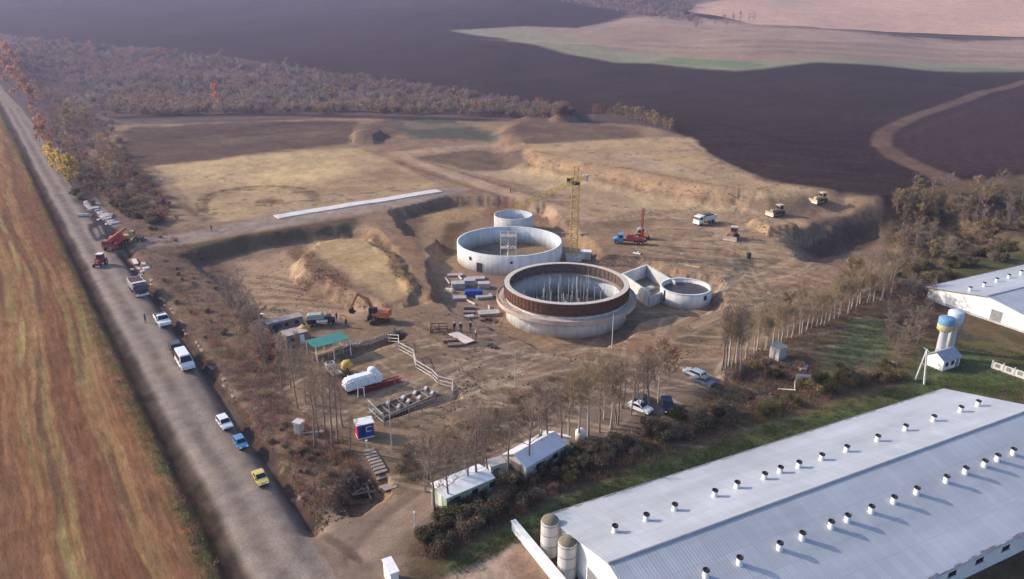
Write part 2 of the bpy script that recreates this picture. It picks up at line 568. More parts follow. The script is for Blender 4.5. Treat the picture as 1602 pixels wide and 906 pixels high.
# far fields
paint([(705, 48), (820, 41), (900, 44), (985, 28), (1080, 24), (1180, 42), (1300, 48), (1700, 70), (1700, 112), (1500, 105), (1380, 102), (1270, 97), (1200, 106), (1150, 110), (1090, 106), (1020, 98), (960, 97), (900, 86), (840, 70), (780, 58)], TAN, 5, 1, .95, 0, 'harvested_field')
paint([(870, 62), (985, 36), (1080, 44), (1180, 60), (1400, 70), (1700, 86), (1700, 62), (1300, 46), (1080, 26), (985, 24)], (.36, .25, .19), 12, 2, .8, .5)
paint([(705, 48), (820, 43), (900, 60), (960, 78), (1040, 86), (1150, 96), (1270, 90), (1400, 95), (1700, 104), (1700, 113), (1380, 103), (1270, 98), (1200, 107), (1150, 111), (1090, 107), (1020, 99), (960, 98), (900, 87), (840, 71), (780, 59)], GREENT, 8, 1, .75)
paint([(1020, 98), (1090, 104), (1150, 108), (1200, 104), (1180, 98), (1120, 94), (1050, 90)], (.12, .18, .09), 6, 1, .75)
paint([(940, 68), (985, 60), (1010, 68), (975, 80)], (.20, .15, .11), 14, 2, .6)
paint([(1160, 72), (1230, 70), (1250, 82), (1190, 88)], (.21, .145, .115), 16, 2, .6)
paint([(1075, 18), (1200, -30), (1800, -60), (1800, 62), (1600, 58), (1450, 52), (1300, 45), (1180, 38), (1130, 26)], PINK, 3, 1, 1, 0, 'pale_field')
paint([(985, 26), (1060, 20), (1080, 10), (1160, -2), (1120, -20), (880, -12), (900, 6), (980, 16)], (.15, .11, .095), 8, 4, .85, 0, 'hillside')
for k in range(6):
    stroke([(760 + k * 40, 62 + k * 2), (900 + k * 40, 72 - k * 2), (1050 + k * 40, 84 - k * 4), (1250 + k * 30, 84 - k * 4), (1700, 96 - k * 4)], (.40, .29, .22) if k % 2 else (.235, .165, .125), 9, .45, 6, 1.5)
for k in range(4):
    stroke([(1240 + k * 60, 2 + k * 6), (1400 + k * 40, 14 + k * 7), (1700, 22 + k * 8)], (.43, .27, .20), 6, .4, 5, 1.5)
stroke([(1180, 40), (1300, 47), (1450, 54), (1700, 64)], (.17, .15, .10), 7, .8, 3)
# curved farm track in the ploughed field
stroke([(1700, 90), (1602, 128), (1520, 152), (1440, 178), (1395, 198), (1376, 215), (1392, 240), (1430, 258), (1475, 278), (1500, 290)], (.17, .125, .105), 7.5, .85, 2, 0, 'dirt_track', broken=.15)
stroke([(1602, 145), (1520, 172), (1450, 195), (1410, 215)], (.085, .062, .06), 3, .5, 2)
stroke([(1390, 165), (1345, 190), (1335, 215), (1350, 240), (1400, 265)], (.036, .026, .03), 2.5, .7, 2)
stroke([(1345, 180), (1322, 205), (1330, 232)], (.036, .026, .03), 1.6, .6, 1.5)
paint([(1400, 200), (1602, 135), (1800, 150), (1800, 280), (1480, 270), (1400, 235)], (.062, .038, .042), 8, 3, .6)
for k in range(9):
    yy = 150 + k * 17
    stroke([(1060 + k * 14, yy), (1180 + k * 10, yy + 4 + k), (1320 + k * 6, yy + 14 + k)], (.085, .062, .062), 1.6, .35, 2)
# rough scrub
paint([(-400, 40), (0, 52), (100, 66), (230, 74), (340, 88), (480, 108), (560, 120), (700, 140), (800, 156), (880, 168), (960, 176), (1040, 192), (1062, 214), (900, 206), (780, 214), (600, 214), (180, 200), (150, 240), (130, 300), (200, 360), (100, 320), (-40, 100), (-400, 90)], (.115, .082, .075), 4, 2, 1, 0, 'hillside')
# the site
paint([(150, 196), (400, 190), (560, 182), (700, 186), (800, 190), (890, 180), (1000, 195), (1066, 212), (1112, 246), (1200, 284), (1320, 306), (1392, 332), (1385, 385), (1395, 430), (1210, 530), (1130, 600), (1060, 640), (880, 700), (640, 850), (590, 960), (520, 960), (470, 800), (400, 690), (280, 520), (200, 370), (130, 250)], SOIL, 2, 1, 1, 0, 'ground')
# valley on the right, everything below the belt: weeds and grass
paint([(1392, 332), (1500, 285), (1900, 260), (1900, 960), (590, 960), (640, 850), (760, 795), (880, 715), (1060, 645), (1130, 606), (1210, 535), (1395, 435)], (.12, .095, .065), 2, 1, 1, 0, 'ground')
paint([(700, 880), (760, 846), (830, 800), (1000, 730), (1200, 664), (1400, 606), (1480, 590), (1602, 600), (1700, 640), (1480, 628), (862, 830), (800, 845), (720, 900)], (.10, .135, .06), 1.5, 1, .95, .15, 'grass')
paint([(1080, 690), (1300, 625), (1420, 600), (1420, 615), (1250, 660), (1100, 706)], (.15, .115, .07), 1.5, 1, .6)
paint([(1290, 560), (1340, 500), (1380, 500), (1395, 540), (1340, 585), (1290, 580)], (.15, .175, .08), 2, 1.5, .85, .3, 'grass')
paint([(1400, 590), (1450, 540), (1520, 545), (1602, 575), (1700, 600), (1700, 640), (1480, 612)], (.095, .13, .055), 2, 1, .85, .2, 'grass')
paint([(1480, 520), (1540, 505), (1602, 540), (1602, 575), (1530, 540)], (.12, .135, .06), 2, 1, .8, .4)
paint([(1500, 420), (1560, 395), (1700, 380), (1700, 420), (1520, 440), (1470, 450)], (.08, .10, .05), 2, 1, .7, .4)
paint([(1445, 470), (1500, 490), (1600, 545), (1600, 556), (1440, 500)], (.21, .15, .11), 1, 1, .6, .3)
paint([(1540, 618), (1602, 605), (1700, 640), (1620, 640)], (.16, .09, .065), 1, .6, .8)
paint([(690, 905), (760, 868), (810, 850), (845, 872), (880, 925), (690, 960)], (.36, .29, .25), .6, .6, 1)
paint([(790, 880), (815, 858), (850, 880), (880, 930), (820, 930)], (.25, .16, .12), .8, .6, .7)
# stubble field on the left
fl = GG([(-40, 110), (0, 172), (60, 292), (138, 442), (210, 592), (262, 692), (310, 792), (372, 920)])[:, :2]
fieldpoly = np.vstack([fl, [fl[-1] + [2, -25]], [[-130, 20]], [[-420, 20]], [[-560, 500]], [[-420, 560]]])
paint(None, STUB, 1.2, .5, 1, 0, 'stubble_field', world=fieldpoly)
i = np.nonzero(cls == CLS.index('stubble_field'))[0]
d = ldist(VX[i], VY[i], fl)
ang = math.atan2(fl[5][1] - fl[3][1], fl[5][0] - fl[3][0])
al = VX[i] * math.cos(ang) + VY[i] * math.sin(ang)
wob = d + 1.5 * (fbm(al / 30.0, d / 60.0, 101, 3) - .5) * 2 + d * .07 * np.sin(al / 38.0)
s1 = fbm(wob / 1.25, al / 75.0, 111, 3); s2 = fbm(wob / .55, al / 14.0, 121, 3); s3 = fbm(wob / 7.0, al / 120.0, 131, 2)
c = Ccol[i]
mixc = lambda c, k, a: c + (np.array(k) - c) * a[:, None]
c = mixc(c, (.20, .10, .058), sstep(.45, .62, s3) * .85)
c = mixc(c, (.31, .20, .10), sstep(.55, .64, s1) * .75)
c = mixc(c, (.175, .10, .065), sstep(.50, .40, s1) * .6)
c = mixc(c, (.23, .19, .085), sstep(.60, .68, s1) * sstep(.48, .62, fbm(wob / 3.0 + 9, al / 25.0, 141, 3)) * .7)
c = mixc(c, (.16, .15, .06), (1 - sstep(1.0, 4.5, d)) * sstep(.35, .6, fbm(VX[i] / 2.5, VY[i] / 2.5, 151, 3)) * .8)
for tr in (5.3, 11.4, 12.9, 17.8, 24.0, 25.4, 33.0):
    tw = np.abs(wob - tr - 1.2 * np.sin(al / 27.0 + tr))
    c = mixc(c, (.14, .095, .06) if int(tr) % 2 else (.38, .31, .14), (1 - sstep(.2, .7, tw)) * .75 * sstep(.3, .55, fbm(wob / 3 + tr, al / 18.0, 161, 2)))
c = c * (0.72 + .56 * s2)[:, None]
Ccol[i] = c
# main road
RL = [(-60, 90), (2, 168), (62, 285), (140, 438), (214, 588), (266, 688), (314, 788), (378, 925)]
RRt = [(566, 925), (545, 880), (505, 835), (462, 790), (420, 722), (380, 668), (345, 612), (300, 552), (258, 492), (222, 440), (196, 392), (180, 392), (130, 330), (80, 230), (34, 170), (-20, 90)]
paint(RL + RRt, ROADC, .5, .25, 1, 0, 'road')
paint([(2, 168), (62, 285), (140, 438), (214, 588), (266, 688), (300, 688), (240, 580), (170, 440), (90, 290), (20, 168)], (.20, .16, .15), 1.0, .5, .6)
paint([(390, 690), (440, 760), (520, 850), (480, 905), (400, 800)], (.19, .155, .14), 2, 1, .55, .3)
paint([(250, 600), (330, 600), (400, 700), (420, 800), (360, 800), (300, 690)], (.17, .14, .125), 3, 2, .5, .5)
for off in (.22, .42, .6, .78):
    Lp = [np.array(a) * (1 - off) + np.array(b) * off for a, b in zip([(2, 168), (62, 285), (140, 438), (214, 588), (266, 688), (330, 815), (378, 925)], [(34, 170), (100, 270), (205, 415), (330, 600), (390, 690), (470, 800), (555, 925)])]
    stroke(Lp, (.29, .24, .21) if off in (.22, .6) else (.165, .135, .125), 1.0, .5, .8, .3)
# access road up to the right from the junction
paint([(470, 800), (540, 806), (590, 800), (660, 755), (700, 735), (760, 720), (870, 640), (1000, 590), (1130, 560), (1180, 575), (1060, 632), (960, 680), (880, 700), (760, 752), (690, 800), (640, 846), (622, 906), (540, 960)], (.215, .172, .145), 1.2, .8, 1, 0, 'dirt_track')
for o in (0, 14, 30, 44):
    stroke([(540 + o, 880 - o * .2), (600 + o, 806 + o * .3), (680 + o * .6, 752 + o * .5), (760, 722 + o * .5), (880, 660 + o * .4)], (.34, .27, .225) if o % 28 else (.16, .12, .10), .7, .55, .6, .2)
for k in range(7):
    stroke([(505 + k * 7, 836 + k * 4), (520 + k * 7, 848 + k * 5)], (.13, .10, .085), .5, .7, .4)
# slope between road and site: dead weeds
paint([(170, 300), (250, 330), (285, 372), (350, 420), (400, 490), (430, 560), (452, 605), (470, 660), (560, 690), (610, 720), (560, 800), (505, 822), (462, 770), (420, 706), (372, 645), (300, 540), (255, 478), (214, 400), (150, 310), (120, 250)], WEED, 1.2, 1, 1, 0, 'ground')
paint([(400, 640), (540, 690), (600, 730), (560, 790), (500, 800), (440, 740)], (.20, .13, .10), 1.5, 1.2, .8, .3)
paint([(260, 500), (310, 470), (380, 500), (420, 560), (380, 610), (330, 590)], (.175, .13, .10), 1.5, 1.2, .7, .4)
stroke([(360, 622), (400, 606), (446, 596)], (.30, .235, .185), 1.4, .8, .6, .2)
stroke([(380, 606), (415, 598), (436, 590)], (.06, .042, .035), 1.6, .85, .8)
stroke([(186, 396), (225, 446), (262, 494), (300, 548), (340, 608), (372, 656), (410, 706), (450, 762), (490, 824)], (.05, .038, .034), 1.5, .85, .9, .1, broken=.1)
stroke([(-20, 130), (2, 166), (60, 286), (137, 438), (210, 588), (262, 690), (312, 792), (376, 925)], (.035, .027, .026), 2.1, .92, .9, .25, broken=.1)  # ditch strip along the field edge, its shadow painted into the dark colour
# upper field: bare sandy subsoil and grass strip above it
paint([(180, 240), (200, 200), (400, 190), (560, 190), (545, 225), (400, 240), (240, 262), (180, 268)], (.125, .095, .08), 2, 1.5, 1, .0)
paint([(300, 222), (480, 206), (540, 204), (500, 212), (320, 232)], (.18, .14, .11), 2, 1, .7, .2)
paint([(180, 208), (360, 198), (500, 188), (560, 190), (420, 204), (220, 222)], (.10, .075, .07), 3, 1, .7)
paint([(214, 264), (300, 254), (470, 236), (560, 232), (610, 250), (690, 292), (640, 305), (430, 340), (330, 348), (285, 310)], SANDY, 1.5, 1.2, 1)
paint([(250, 262), (420, 240), (520, 240), (580, 262), (560, 278), (420, 286), (280, 296)], (.53, .42, .25), 5, 3, .85, .4)
paint([(330, 290), (430, 272), (560, 270), (520, 290), (400, 300)], (.56, .43, .26), 3, 2.5, .5, .6)
paint([(480, 290), (600, 262), (680, 285), (620, 305), (480, 325)], (.30, .215, .14), 4, 2, .7, .3)
paint([(210, 266), (240, 262), (340, 345), (310, 350)], (.255, .20, .15), 1.5, .8, .8)
stroke([(222, 276), (270, 310), (322, 345)], DSOIL, 1.8, .8, 1.2, .2)
stroke([(318, 330), (312, 312), (345, 298), (400, 292), (450, 291), (490, 300), (494, 312)], (.14, .10, .07), 2.6, .95, 1, .1)
stroke([(322, 334), (320, 315), (350, 302), (402, 296), (450, 295), (485, 304), (488, 315)], (.15, .11, .08), 1.5, .8, .8, .1)
for k in range(4):
    stroke([(402 + k * 7, 322), (404 + k * 8, 312), (420 + k * 6, 312), (434 + k * 4, 320)], (.15, .11, .08), 1.2, .8, .6)
# causeway with pale gravel
paint([(200, 372), (285, 366), (430, 334), (690, 294), (740, 296), (700, 308), (560, 336), (420, 358), (285, 382), (215, 388)], (.31, .265, .235), .8, .4, 1, .0, 'dirt_track')
paint([(280, 385), (420, 360), (556, 340), (563, 352), (420, 384), (330, 412), (300, 402)], OLIVE, 1.2, .6, 1)
paint([(620, 330), (700, 308), (745, 312), (735, 322), (690, 334), (650, 352), (664, 400), (652, 404), (632, 366)], (.14, .105, .075), 1.5, .8, .8)  # pit edge and the wall below it, shade painted into the soil colour
# lower pad and mound
paint([(370, 412), (450, 392), (480, 420), (545, 452), (600, 476), (560, 500), (420, 500), (380, 470)], (.40, .30, .21), 2, 1.2, 1)
for k in range(5):
    stroke([(385 + k * 6, 432 + k * 11), (450 + k * 5, 436 + k * 10), (530 + k * 4, 452 + k * 8)], (.20, .145, .10), .9, .55, .7, .3)
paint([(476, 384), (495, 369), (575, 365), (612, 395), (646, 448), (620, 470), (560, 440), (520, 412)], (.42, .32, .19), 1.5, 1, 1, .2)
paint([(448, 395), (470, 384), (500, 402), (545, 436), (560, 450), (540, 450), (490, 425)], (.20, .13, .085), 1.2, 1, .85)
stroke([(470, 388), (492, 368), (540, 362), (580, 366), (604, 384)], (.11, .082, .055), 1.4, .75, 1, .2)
paint([(584, 376), (604, 385), (640, 420), (656, 448), (646, 456), (620, 430)], (.085, .066, .05), 1, .6, .85)  # shadowed right-facing slope, darkened in the ground colour
paint([(580, 345), (612, 345), (650, 400), (690, 440), (700, 480), (640, 470), (655, 440), (610, 385)], (.29, .215, .15), 1.5, 1, .8)
for k in range(4):
    stroke([(588 + k * 9, 345), (622 + k * 9, 385), (652 + k * 8, 430), (668 + k * 8, 470)], (.19, .135, .10), .8, .55, .6, .2)
paint([(660, 336), (740, 322), (780, 330), (720, 350), (680, 362)], (.36, .265, .155), 2, 1, .9, .3)
paint([(682, 380), (700, 350), (740, 345), (716, 372), (712, 400), (700, 400)], (.13, .09, .06), 1.2, .6, .9)  # left wall of the excavation, painted dark for the shade on it
paint([(745, 330), (790, 308), (850, 320), (860, 345), (840, 350), (830, 332), (770, 340)], (.20, .115, .085), 1.5, 1, .8, .2)
# haul road and terrace on the right
paint([(604, 243), (640, 234), (760, 228), (860, 300), (1000, 345), (980, 352), (860, 330), (790, 306), (700, 276)], (.31, .235, .175), 1.5, .8, .9, .2)
paint([(606, 240), (640, 234), (760, 226), (755, 231), (640, 242), (650, 250), (800, 296), (960, 346), (900, 345), (780, 304), (690, 272)], (.40, .305, .23), 1.2, .5, .9, .0, 'dirt_track')
stroke([(660, 250), (760, 282), (880, 322), (960, 346)], (.16, .115, .085), 1.8, .7, 1, .2)
stroke([(612, 250), (700, 282), (790, 310), (850, 322)], (.17, .125, .09), 1.4, .7, 1, .2)
paint([(650, 246), (740, 234), (815, 235), (820, 255), (740, 268), (700, 258)], (.15, .12, .095), 1.2, .8, .9, .1)  # brushy notch wall, its shade put into the colour
paint([(745, 270), (820, 256), (1000, 300), (1180, 326), (1080, 330), (960, 330), (850, 300)], (.47, .37, .24), 2, 1, 1, .2)
paint([(850, 300), (1000, 335), (1100, 330), (1190, 335), (1300, 345), (1250, 380), (1250, 430), (1130, 420), (1000, 390), (920, 340)], (.34, .255, .175), 3, 2, .8, .2)
paint([(820, 228), (1000, 215), (1080, 215), (1112, 246), (1200, 285), (1330, 312), (1200, 310), (1000, 266), (840, 240)], (.41, .315, .205), 2, 1.5, 1, .1)
paint([(955, 240), (1010, 240), (1070, 268), (1060, 274), (1000, 262)], (.46, .37, .27), 2, 1.2, .85, .1)
paint([(1010, 244), (1070, 240), (1090, 256), (1060, 262)], (.44, .33, .19), 2, 1.2, .6, .2)
paint([(819, 234), (850, 236), (1000, 268), (1180, 304), (1170, 324), (1000, 298), (825, 258)], (.46, .33, .20), 1.6, 1.2, .9, .3)
stroke([(822, 258), (1000, 299), (1130, 318)], (.23, .165, .11), 1.5, .7, 1, .3)
stroke([(830, 236), (1000, 268), (1150, 296), (1260, 308)], (.20, .15, .105), 1.2, .6, 1, .3)
stroke([(1060, 214), (1115, 248), (1200, 287), (1320, 308)], (.22, .16, .115), 3, .7, 2, .5)
# machine yard tracks
for k in range(6):
    a0 = k * .35
    stroke([(1180 + math.cos(t + a0) * (26 + 7 * k), 404 + math.sin(t + a0) * (13 + 4 * k)) for t in np.linspace(0, 4.2, 12)], (.20, .145, .105) if k % 2 else (.36, .275, .195), .8, .5, .6, .1)
for k in range(7):
    stroke([(1150 + k * 4, 372), (1144 + k * 5, 400), (1150 + k * 9, 440), (1175 + k * 10, 480)], (.19, .14, .10) if k % 2 else (.35, .265, .19), .7, .5, .5, .2)
for k in range(5):
    stroke([(1040 + k * 5, 380 + k * 2), (1090 + k * 3, 412 + k * 5), (1150 + k * 3, 452 + k * 6), (1185, 500 + k * 5)], (.37, .28, .20) if k % 2 else (.20, .145, .105), .8, .5, .6, .2)
for k in range(5):
    stroke([(1228 + k * 3, 336 + k), (1262 + k * 3, 330 + k * 2), (1285 + k * 2, 334 + k * 3), (1262 + k, 345 + k * 3)], (.21, .15, .11), .8, .55, .6, .1)
paint([(930, 348), (1010, 342), (1030, 352), (960, 362)], (.14, .095, .07), 1.2, 1, .7, .3)
paint([(1244, 378), (1300, 350), (1388, 328), (1392, 352), (1345, 395), (1282, 404)], (.10, .08, .058), 1.5, .8, .9)  # embankment face turned from the sun, shade painted into its earth colour
stroke([(1240, 362), (1290, 346), (1360, 326)], (.16, .12, .085), 1.2, .8, 1, .2)
paint([(1282, 408), (1345, 396), (1420, 362), (1400, 430), (1300, 470), (1200, 520), (1140, 520), (1230, 470)], (.27, .195, .14), 2, 1.5, .9, .2)
paint([(1130, 500), (1250, 450), (1270, 460), (1150, 520)], OLIVE, 1.5, 1, .7, .3)
# yard in front of the tanks
paint([(640, 480), (700, 470), (770, 530), (880, 556), (1000, 540), (1120, 500), (1160, 540), (1000, 590), (860, 650), (740, 720), (640, 700), (720, 620), (630, 530)], (.265, .195, .14), 2, 1, 1, .1)
paint([(690, 440), (780, 420), (780, 500), (770, 530), (720, 530), (700, 490)], (.24, .19, .16), 1.5, 1, .8, .2)
paint([(960, 530), (1060, 520), (1080, 560), (1000, 590)], (.28, .165, .115), 2, 1.5, .7, .3)
paint([(1060, 530), (1110, 512), (1116, 524), (1080, 545), (1050, 550)], OLIVE, 1.2, .8, .8)
for k in range(9):
    cx, cy = 770 + k * 5, 560 + k * 3
    stroke([(cx - 40 + k * 3, cy - 12), (cx, cy + 6), (cx + 40, cy + 4), (cx + 80, cy - 12)], (.185, .13, .095) if k % 2 else (.35, .26, .19), .7, .5, .5, .3)
for k in range(6):
    stroke([(640 + k * 14, 500 + k * 3), (700 + k * 10, 548 + k * 2), (740 + k * 9, 600), (735 + k * 8, 650)], (.19, .135, .10) if k % 2 else (.34, .255, .185), .7, .45, .5, .3)
for k in range(5):
    twin([(700 + 20 * k, 700 - 10 * k), (800 + 10 * k, 640 - 6 * k), (900, 590 - 4 * k), (1000, 560 - 3 * k)], (.18, .13, .10), .5, 1.9, .45)
# compound
paint([(480, 545), (625, 518), (716, 616), (600, 664), (520, 590)], (.265, .20, .135), 1, .6, 1, .1)
paint([(520, 590), (600, 664), (590, 690), (540, 690), (470, 640), (470, 580)], (.22, .165, .12), 1.5, 1, .8, .2)
paint([(584, 638), (669, 607), (682, 618), (601, 656)], (.09, .06, .04), .5, .3, .9)
paint([(500, 562), (572, 536), (632, 518), (636, 528), (590, 545), (510, 572)], (.15, .115, .085), 1, .5, .8)
paint([(395, 500), (480, 495), (540, 500), (560, 520), (470, 545), (400, 530)], (.21, .165, .14), 1.5, 1, .7, .2)
paint([(590, 720), (620, 700), (760, 650), (860, 580), (980, 545), (860, 640), (740, 715), (640, 760), (614, 764)], (.185, .145, .105), 1.5, 1.2, .7, .3)
stroke([(618, 766), (690, 728), (760, 690), (850, 640)], (.10, .075, .055), 1.6, .7, 1, .3)
paint([(538, 770), (560, 738), (598, 752), (598, 768), (565, 795), (538, 790)], (.06, .044, .036), 1, .6, .85)
paint([(560, 700), (586, 700), (612, 764), (600, 770)], (.25, .185, .13), .6, .3, .7)
# far strip with dark green crop and tracks behind the site
paint([(606, 190), (640, 180), (700, 184), (790, 206), (770, 220), (640, 218)], (.062, .068, .058), 4, 3.5, .85, .4, 'grass')
paint([(560, 196), (620, 184), (640, 200), (610, 216), (570, 220)], (.09, .075, .075), 3, 2, .7)
paint([(800, 190), (880, 184), (1000, 200), (1000, 215), (820, 226), (790, 215)], (.125, .095, .085), 3, 2, .8, .2)
stroke([(150, 200), (220, 192), (330, 186), (450, 182), (560, 186)], (.24, .20, .185), 4, .7, 2.5, .5, 'dirt_track')
stroke([(190, 184), (330, 180), (470, 180), (600, 184), (760, 188)], (.04, .033, .036), 11, .9, 4, 1, broken=.1)  # shadow band along the scrub edge, painted dark on the bare ground
stroke([(118, 150), (140, 172), (160, 186), (200, 192)], (.20, .165, .155), 4, .6, 2.5, .5)
stroke([(600, 236), (700, 232), (800, 224), (880, 206)], (.20, .14, .115), 3, .6, 2, .5)
# fresh patch of asphalt and spill at the site entrance
paint([(136, 352), (161, 340), (176, 356), (169, 374), (149, 378)], (.045, .04, .042), .5, .4, .95)
paint([(145, 358), (152, 356), (158, 370), (152, 373)], (.22, .18, .16), .3, .3, .9)
paint([(154, 354), (158, 354), (164, 366), (161, 367)], (.25, .22, .20), .3, .3, .8)
paint([(112, 318), (120, 296), (150, 294), (156, 312), (140, 324)], (.06, .05, .045), 1.5, 1, .85)  # dark bush patch, its shade painted into the ground colour
paint([(132, 318), (148, 310), (186, 352), (178, 356), (160, 340)], (.34, .30, .30), .8, .6, .7, .2)
# plough lines and clod texture in the dark field close to the site, damp tone changes
site = (cls == 0) | (cls == 7)
Ccol[site] *= np.array((.90, .81, .745))
fld_ = cls == 2
Ccol[fld_] *= np.array((.88, .82, .79))
mott = fbm(VX / 5.0, VY / 5.0, 201, 4); mot2 = fbm(VX / 16.0, VY / 16.0, 211, 4)
k1 = np.where(site, (sstep(.3, .7, mott) - .5) * .20 + (sstep(.3, .7, mot2) - .5) * .20, 0)
Ccol *= (1 + k1)[:, None]
Ccol[:, 2] *= 1 - np.where(site, (sstep(.35, .65, mot2) - .5) * .06, 0)
g9 = np.random.default_rng(77)
yard = GG(inpoly([(660, 500), (760, 560), (900, 570), (1060, 545), (1130, 590), (1000, 620), (860, 650), (740, 700), (650, 640), (640, 560)], 26, 51) + inpoly([(1010, 390), (1230, 400), (1260, 440), (1180, 520), (1130, 520), (1130, 450)], 16, 52) + inpoly([(760, 300), (1180, 330), (1200, 380), (1000, 400), (860, 330)], 12, 53) + inpoly([(240, 270), (680, 290), (430, 335), (320, 345)], 8, 54) + inpoly([(840, 225), (1060, 215), (1290, 310), (1150, 300), (1000, 262)], 10, 55))[:, :2]
for p in np.concatenate([yard, yard + g9.uniform(-14, 14, yard.shape)]):
    a_ = g9.uniform(-.6, 1.0); cv = g9.uniform(-.03, .03); L_ = g9.uniform(10, 30)
    ss = np.linspace(-L_, L_, 9); hd = a_ + cv * ss
    line = p + np.cumsum(np.stack([np.cos(hd), np.sin(hd)], 1), 0) * (ss[1] - ss[0]) - np.array([math.cos(a_), math.sin(a_)]) * L_
    for s_ in (-1, 1):
        nn = np.stack([-np.sin(hd), np.cos(hd)], 1) * s_ * .95
        m = local(line, VX, VY, 4); i = np.nonzero(m & site)[0]
        if len(i) == 0: continue
        dd = ldist(VX[i] + N1[i] * .5, VY[i] + N2[i] * .5, line + nn)
        a = (1 - sstep(.18, .5, dd)) * .7 * (1 - .6 * sstep(.35, .6, NS[i]))
        Ccol[i] += (np.array((.15, .11, .08) if s_ * cv > -.01 else (.40, .31, .22)) - Ccol[i]) * a[:, None]
Ccol *= (0.82 + .36 * NS)[:, None]
Ccol = np.clip(Ccol, .01, .9)

# faces, split by land cover into separate sheets that share their edges
idx = np.arange(nr * nc).reshape(nr, nc)
q = np.stack([idx[:-1, :], np.roll(idx, -1, 1)[:-1, :], np.roll(idx, -1, 1)[1:, :], idx[1:, :]], -1).reshape(-1, 4)
q = q[:, ::-1]
fc = cls[q[:, 0]]
M_EARTH = mat_attr('earth', (0.9, 4.0), .20, .8, .16)
M_FIELD = mat_attr('stubble', (1.6, 7.0), .25, .7, .08, stretch=(ang, 6.0, 1.0))
M_PLOUGH = mat_attr('ploughed earth', (.5, 3.0), .28, .8, .16)
M_ROAD = mat_attr('dirt road', (.5, 4.0), .17, .5, .08)
M_FAR = mat_attr('far field', (.05, .4), .10, .2, .2)
MSEL = {'road': M_ROAD, 'dirt_track': M_ROAD, 'stubble_field': M_FIELD, 'ploughed_field': M_PLOUGH, 'harvested_field': M_FAR, 'pale_field': M_FAR}
V3 = np.stack([VX, VY, VZ], 1)
for k, nm in enumerate(CLS):
    f = q[fc == k]
    if nm == 'ground':
        f = np.vstack([f])
    if len(f) == 0:
        continue
    ids, inv = np.unique(f, return_inverse=True)
    f2 = inv.reshape(-1, 4)
    me = bpy.data.meshes.new(nm)
    me.vertices.add(len(ids)); me.vertices.foreach_set('co', V3[ids].ravel())
    me.loops.add(len(f2) * 4); me.loops.foreach_set('vertex_index', f2.ravel().astype(np.int32))
    me.polygons.add(len(f2)); me.polygons.foreach_set('loop_start', np.arange(0, len(f2) * 4, 4, dtype=np.int32))
    me.polygons.foreach_set('loop_total', np.full(len(f2), 4, np.int32))
    me.polygons.foreach_set('use_smooth', np.ones(len(f2), bool))
    me.update(calc_edges=True)
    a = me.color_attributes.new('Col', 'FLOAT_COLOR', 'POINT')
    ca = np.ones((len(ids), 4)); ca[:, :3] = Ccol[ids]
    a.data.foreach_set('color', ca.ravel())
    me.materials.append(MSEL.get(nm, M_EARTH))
    o = bpy.data.objects.new(nm, me); col.objects.link(o); o['kind'] = 'structure'

# from here on heights are read off the finished sheet itself
_VZ = VZ.reshape(nr, nc); _aa = np.append(aa, aa[0] + 360.0)


def T(X, Y):
    X = np.asarray(X, float); Y = np.asarray(Y, float)
    r = np.sqrt(X * X + Y * Y); a = np.degrees(np.arctan2(X, Y))
    i = np.clip(np.searchsorted(rl, r) - 1, 0, nr - 2); j = np.clip(np.searchsorted(_aa, a) - 1, 0, nc - 1)
    u = np.clip((r - rl[i]) / (rl[i + 1] - rl[i]), 0, 1); v = np.clip((a - _aa[j]) / (_aa[j + 1] - _aa[j]), 0, 1); j2 = (j + 1) % nc
    return (_VZ[i, j] * (1 - u) + _VZ[i + 1, j] * u) * (1 - v) + (_VZ[i, j2] * (1 - u) + _VZ[i + 1, j2] * u) * v
# ------------------------------------------------------------------ shared materials
CON = mat_concrete('concrete', (.50, .49, .49))
CONW = mat_concrete('pale concrete', (.68, .66, .65))
CONIN = mat_concrete('tank lining', (.52, .56, .60))
RUST = mat('rusty formwork', (.135, .062, .040), .85, 0, .35, 1.2)
WOOD = mat('raw timber', (.42, .29, .19), .9, 0, .3, 2)
WOODP = mat('weathered board', (.36, .28, .24), .9, 0, .3, 1)
YEL = mat('crane yellow', (.56, .37, .12), .6, 0, .2, 2)
WHITE = mat('white paint', (.78, .78, .78), .5, 0, .10, 2)
WHITEC = mat('white car paint', (.74, .75, .78), .28, 0, .06, 3, 0, .5)
GLASS = mat('dark glass', (.02, .025, .035), .12, 0, .2, 1, 0, .5)
TYRE = mat('tyre rubber', (.025, .024, .023), .9, 0, .3, 4)
RIM = mat('wheel rim', (.38, .38, .40), .4, .6, .2, 4)
BLACK = mat('black steel', (.03, .03, .033), .6, 0, .3, 2)
STEEL = mat('grey steel', (.32, .32, .33), .55, .4, .25, 2)
GALV = mat('galvanised steel', (.55, .55, .56), .5, .3, .15, 2)
RED = mat('red paint', (.42, .065, .045), .5, 0, .2, 2)
ORANGE = mat('orange paint', (.52, .155, .07), .55, 0, .22, 2)
BLUE = mat('blue paint', (.02, .06, .30), .5, 0, .15, 2)
BLUEC = mat('blue car paint', (.09, .24, .47), .3, 0, .06, 3, 0, .5)
YELC = mat('yellow car paint', (.60, .48, .13), .32, 0, .06, 3, 0, .5)
LAMP = mat('clear lamp lens', (.75, .75, .72), .15, 0, .05, 3)
TAIL = mat('red lamp lens', (.40, .02, .02), .2, 0, .05, 3)
TANKFLOOR = mat('wet tank floor', (.17, .145, .105), .7, 0, .35, .35)
EARTHM = mat('heaped earth', (.20, .14, .10), 1, 0, .35, 1.2, .6)

# ------------------------------------------------------------------ tanks
def xy_of(px, py, z):
    return U(px, py, z)


T0 = -2.7


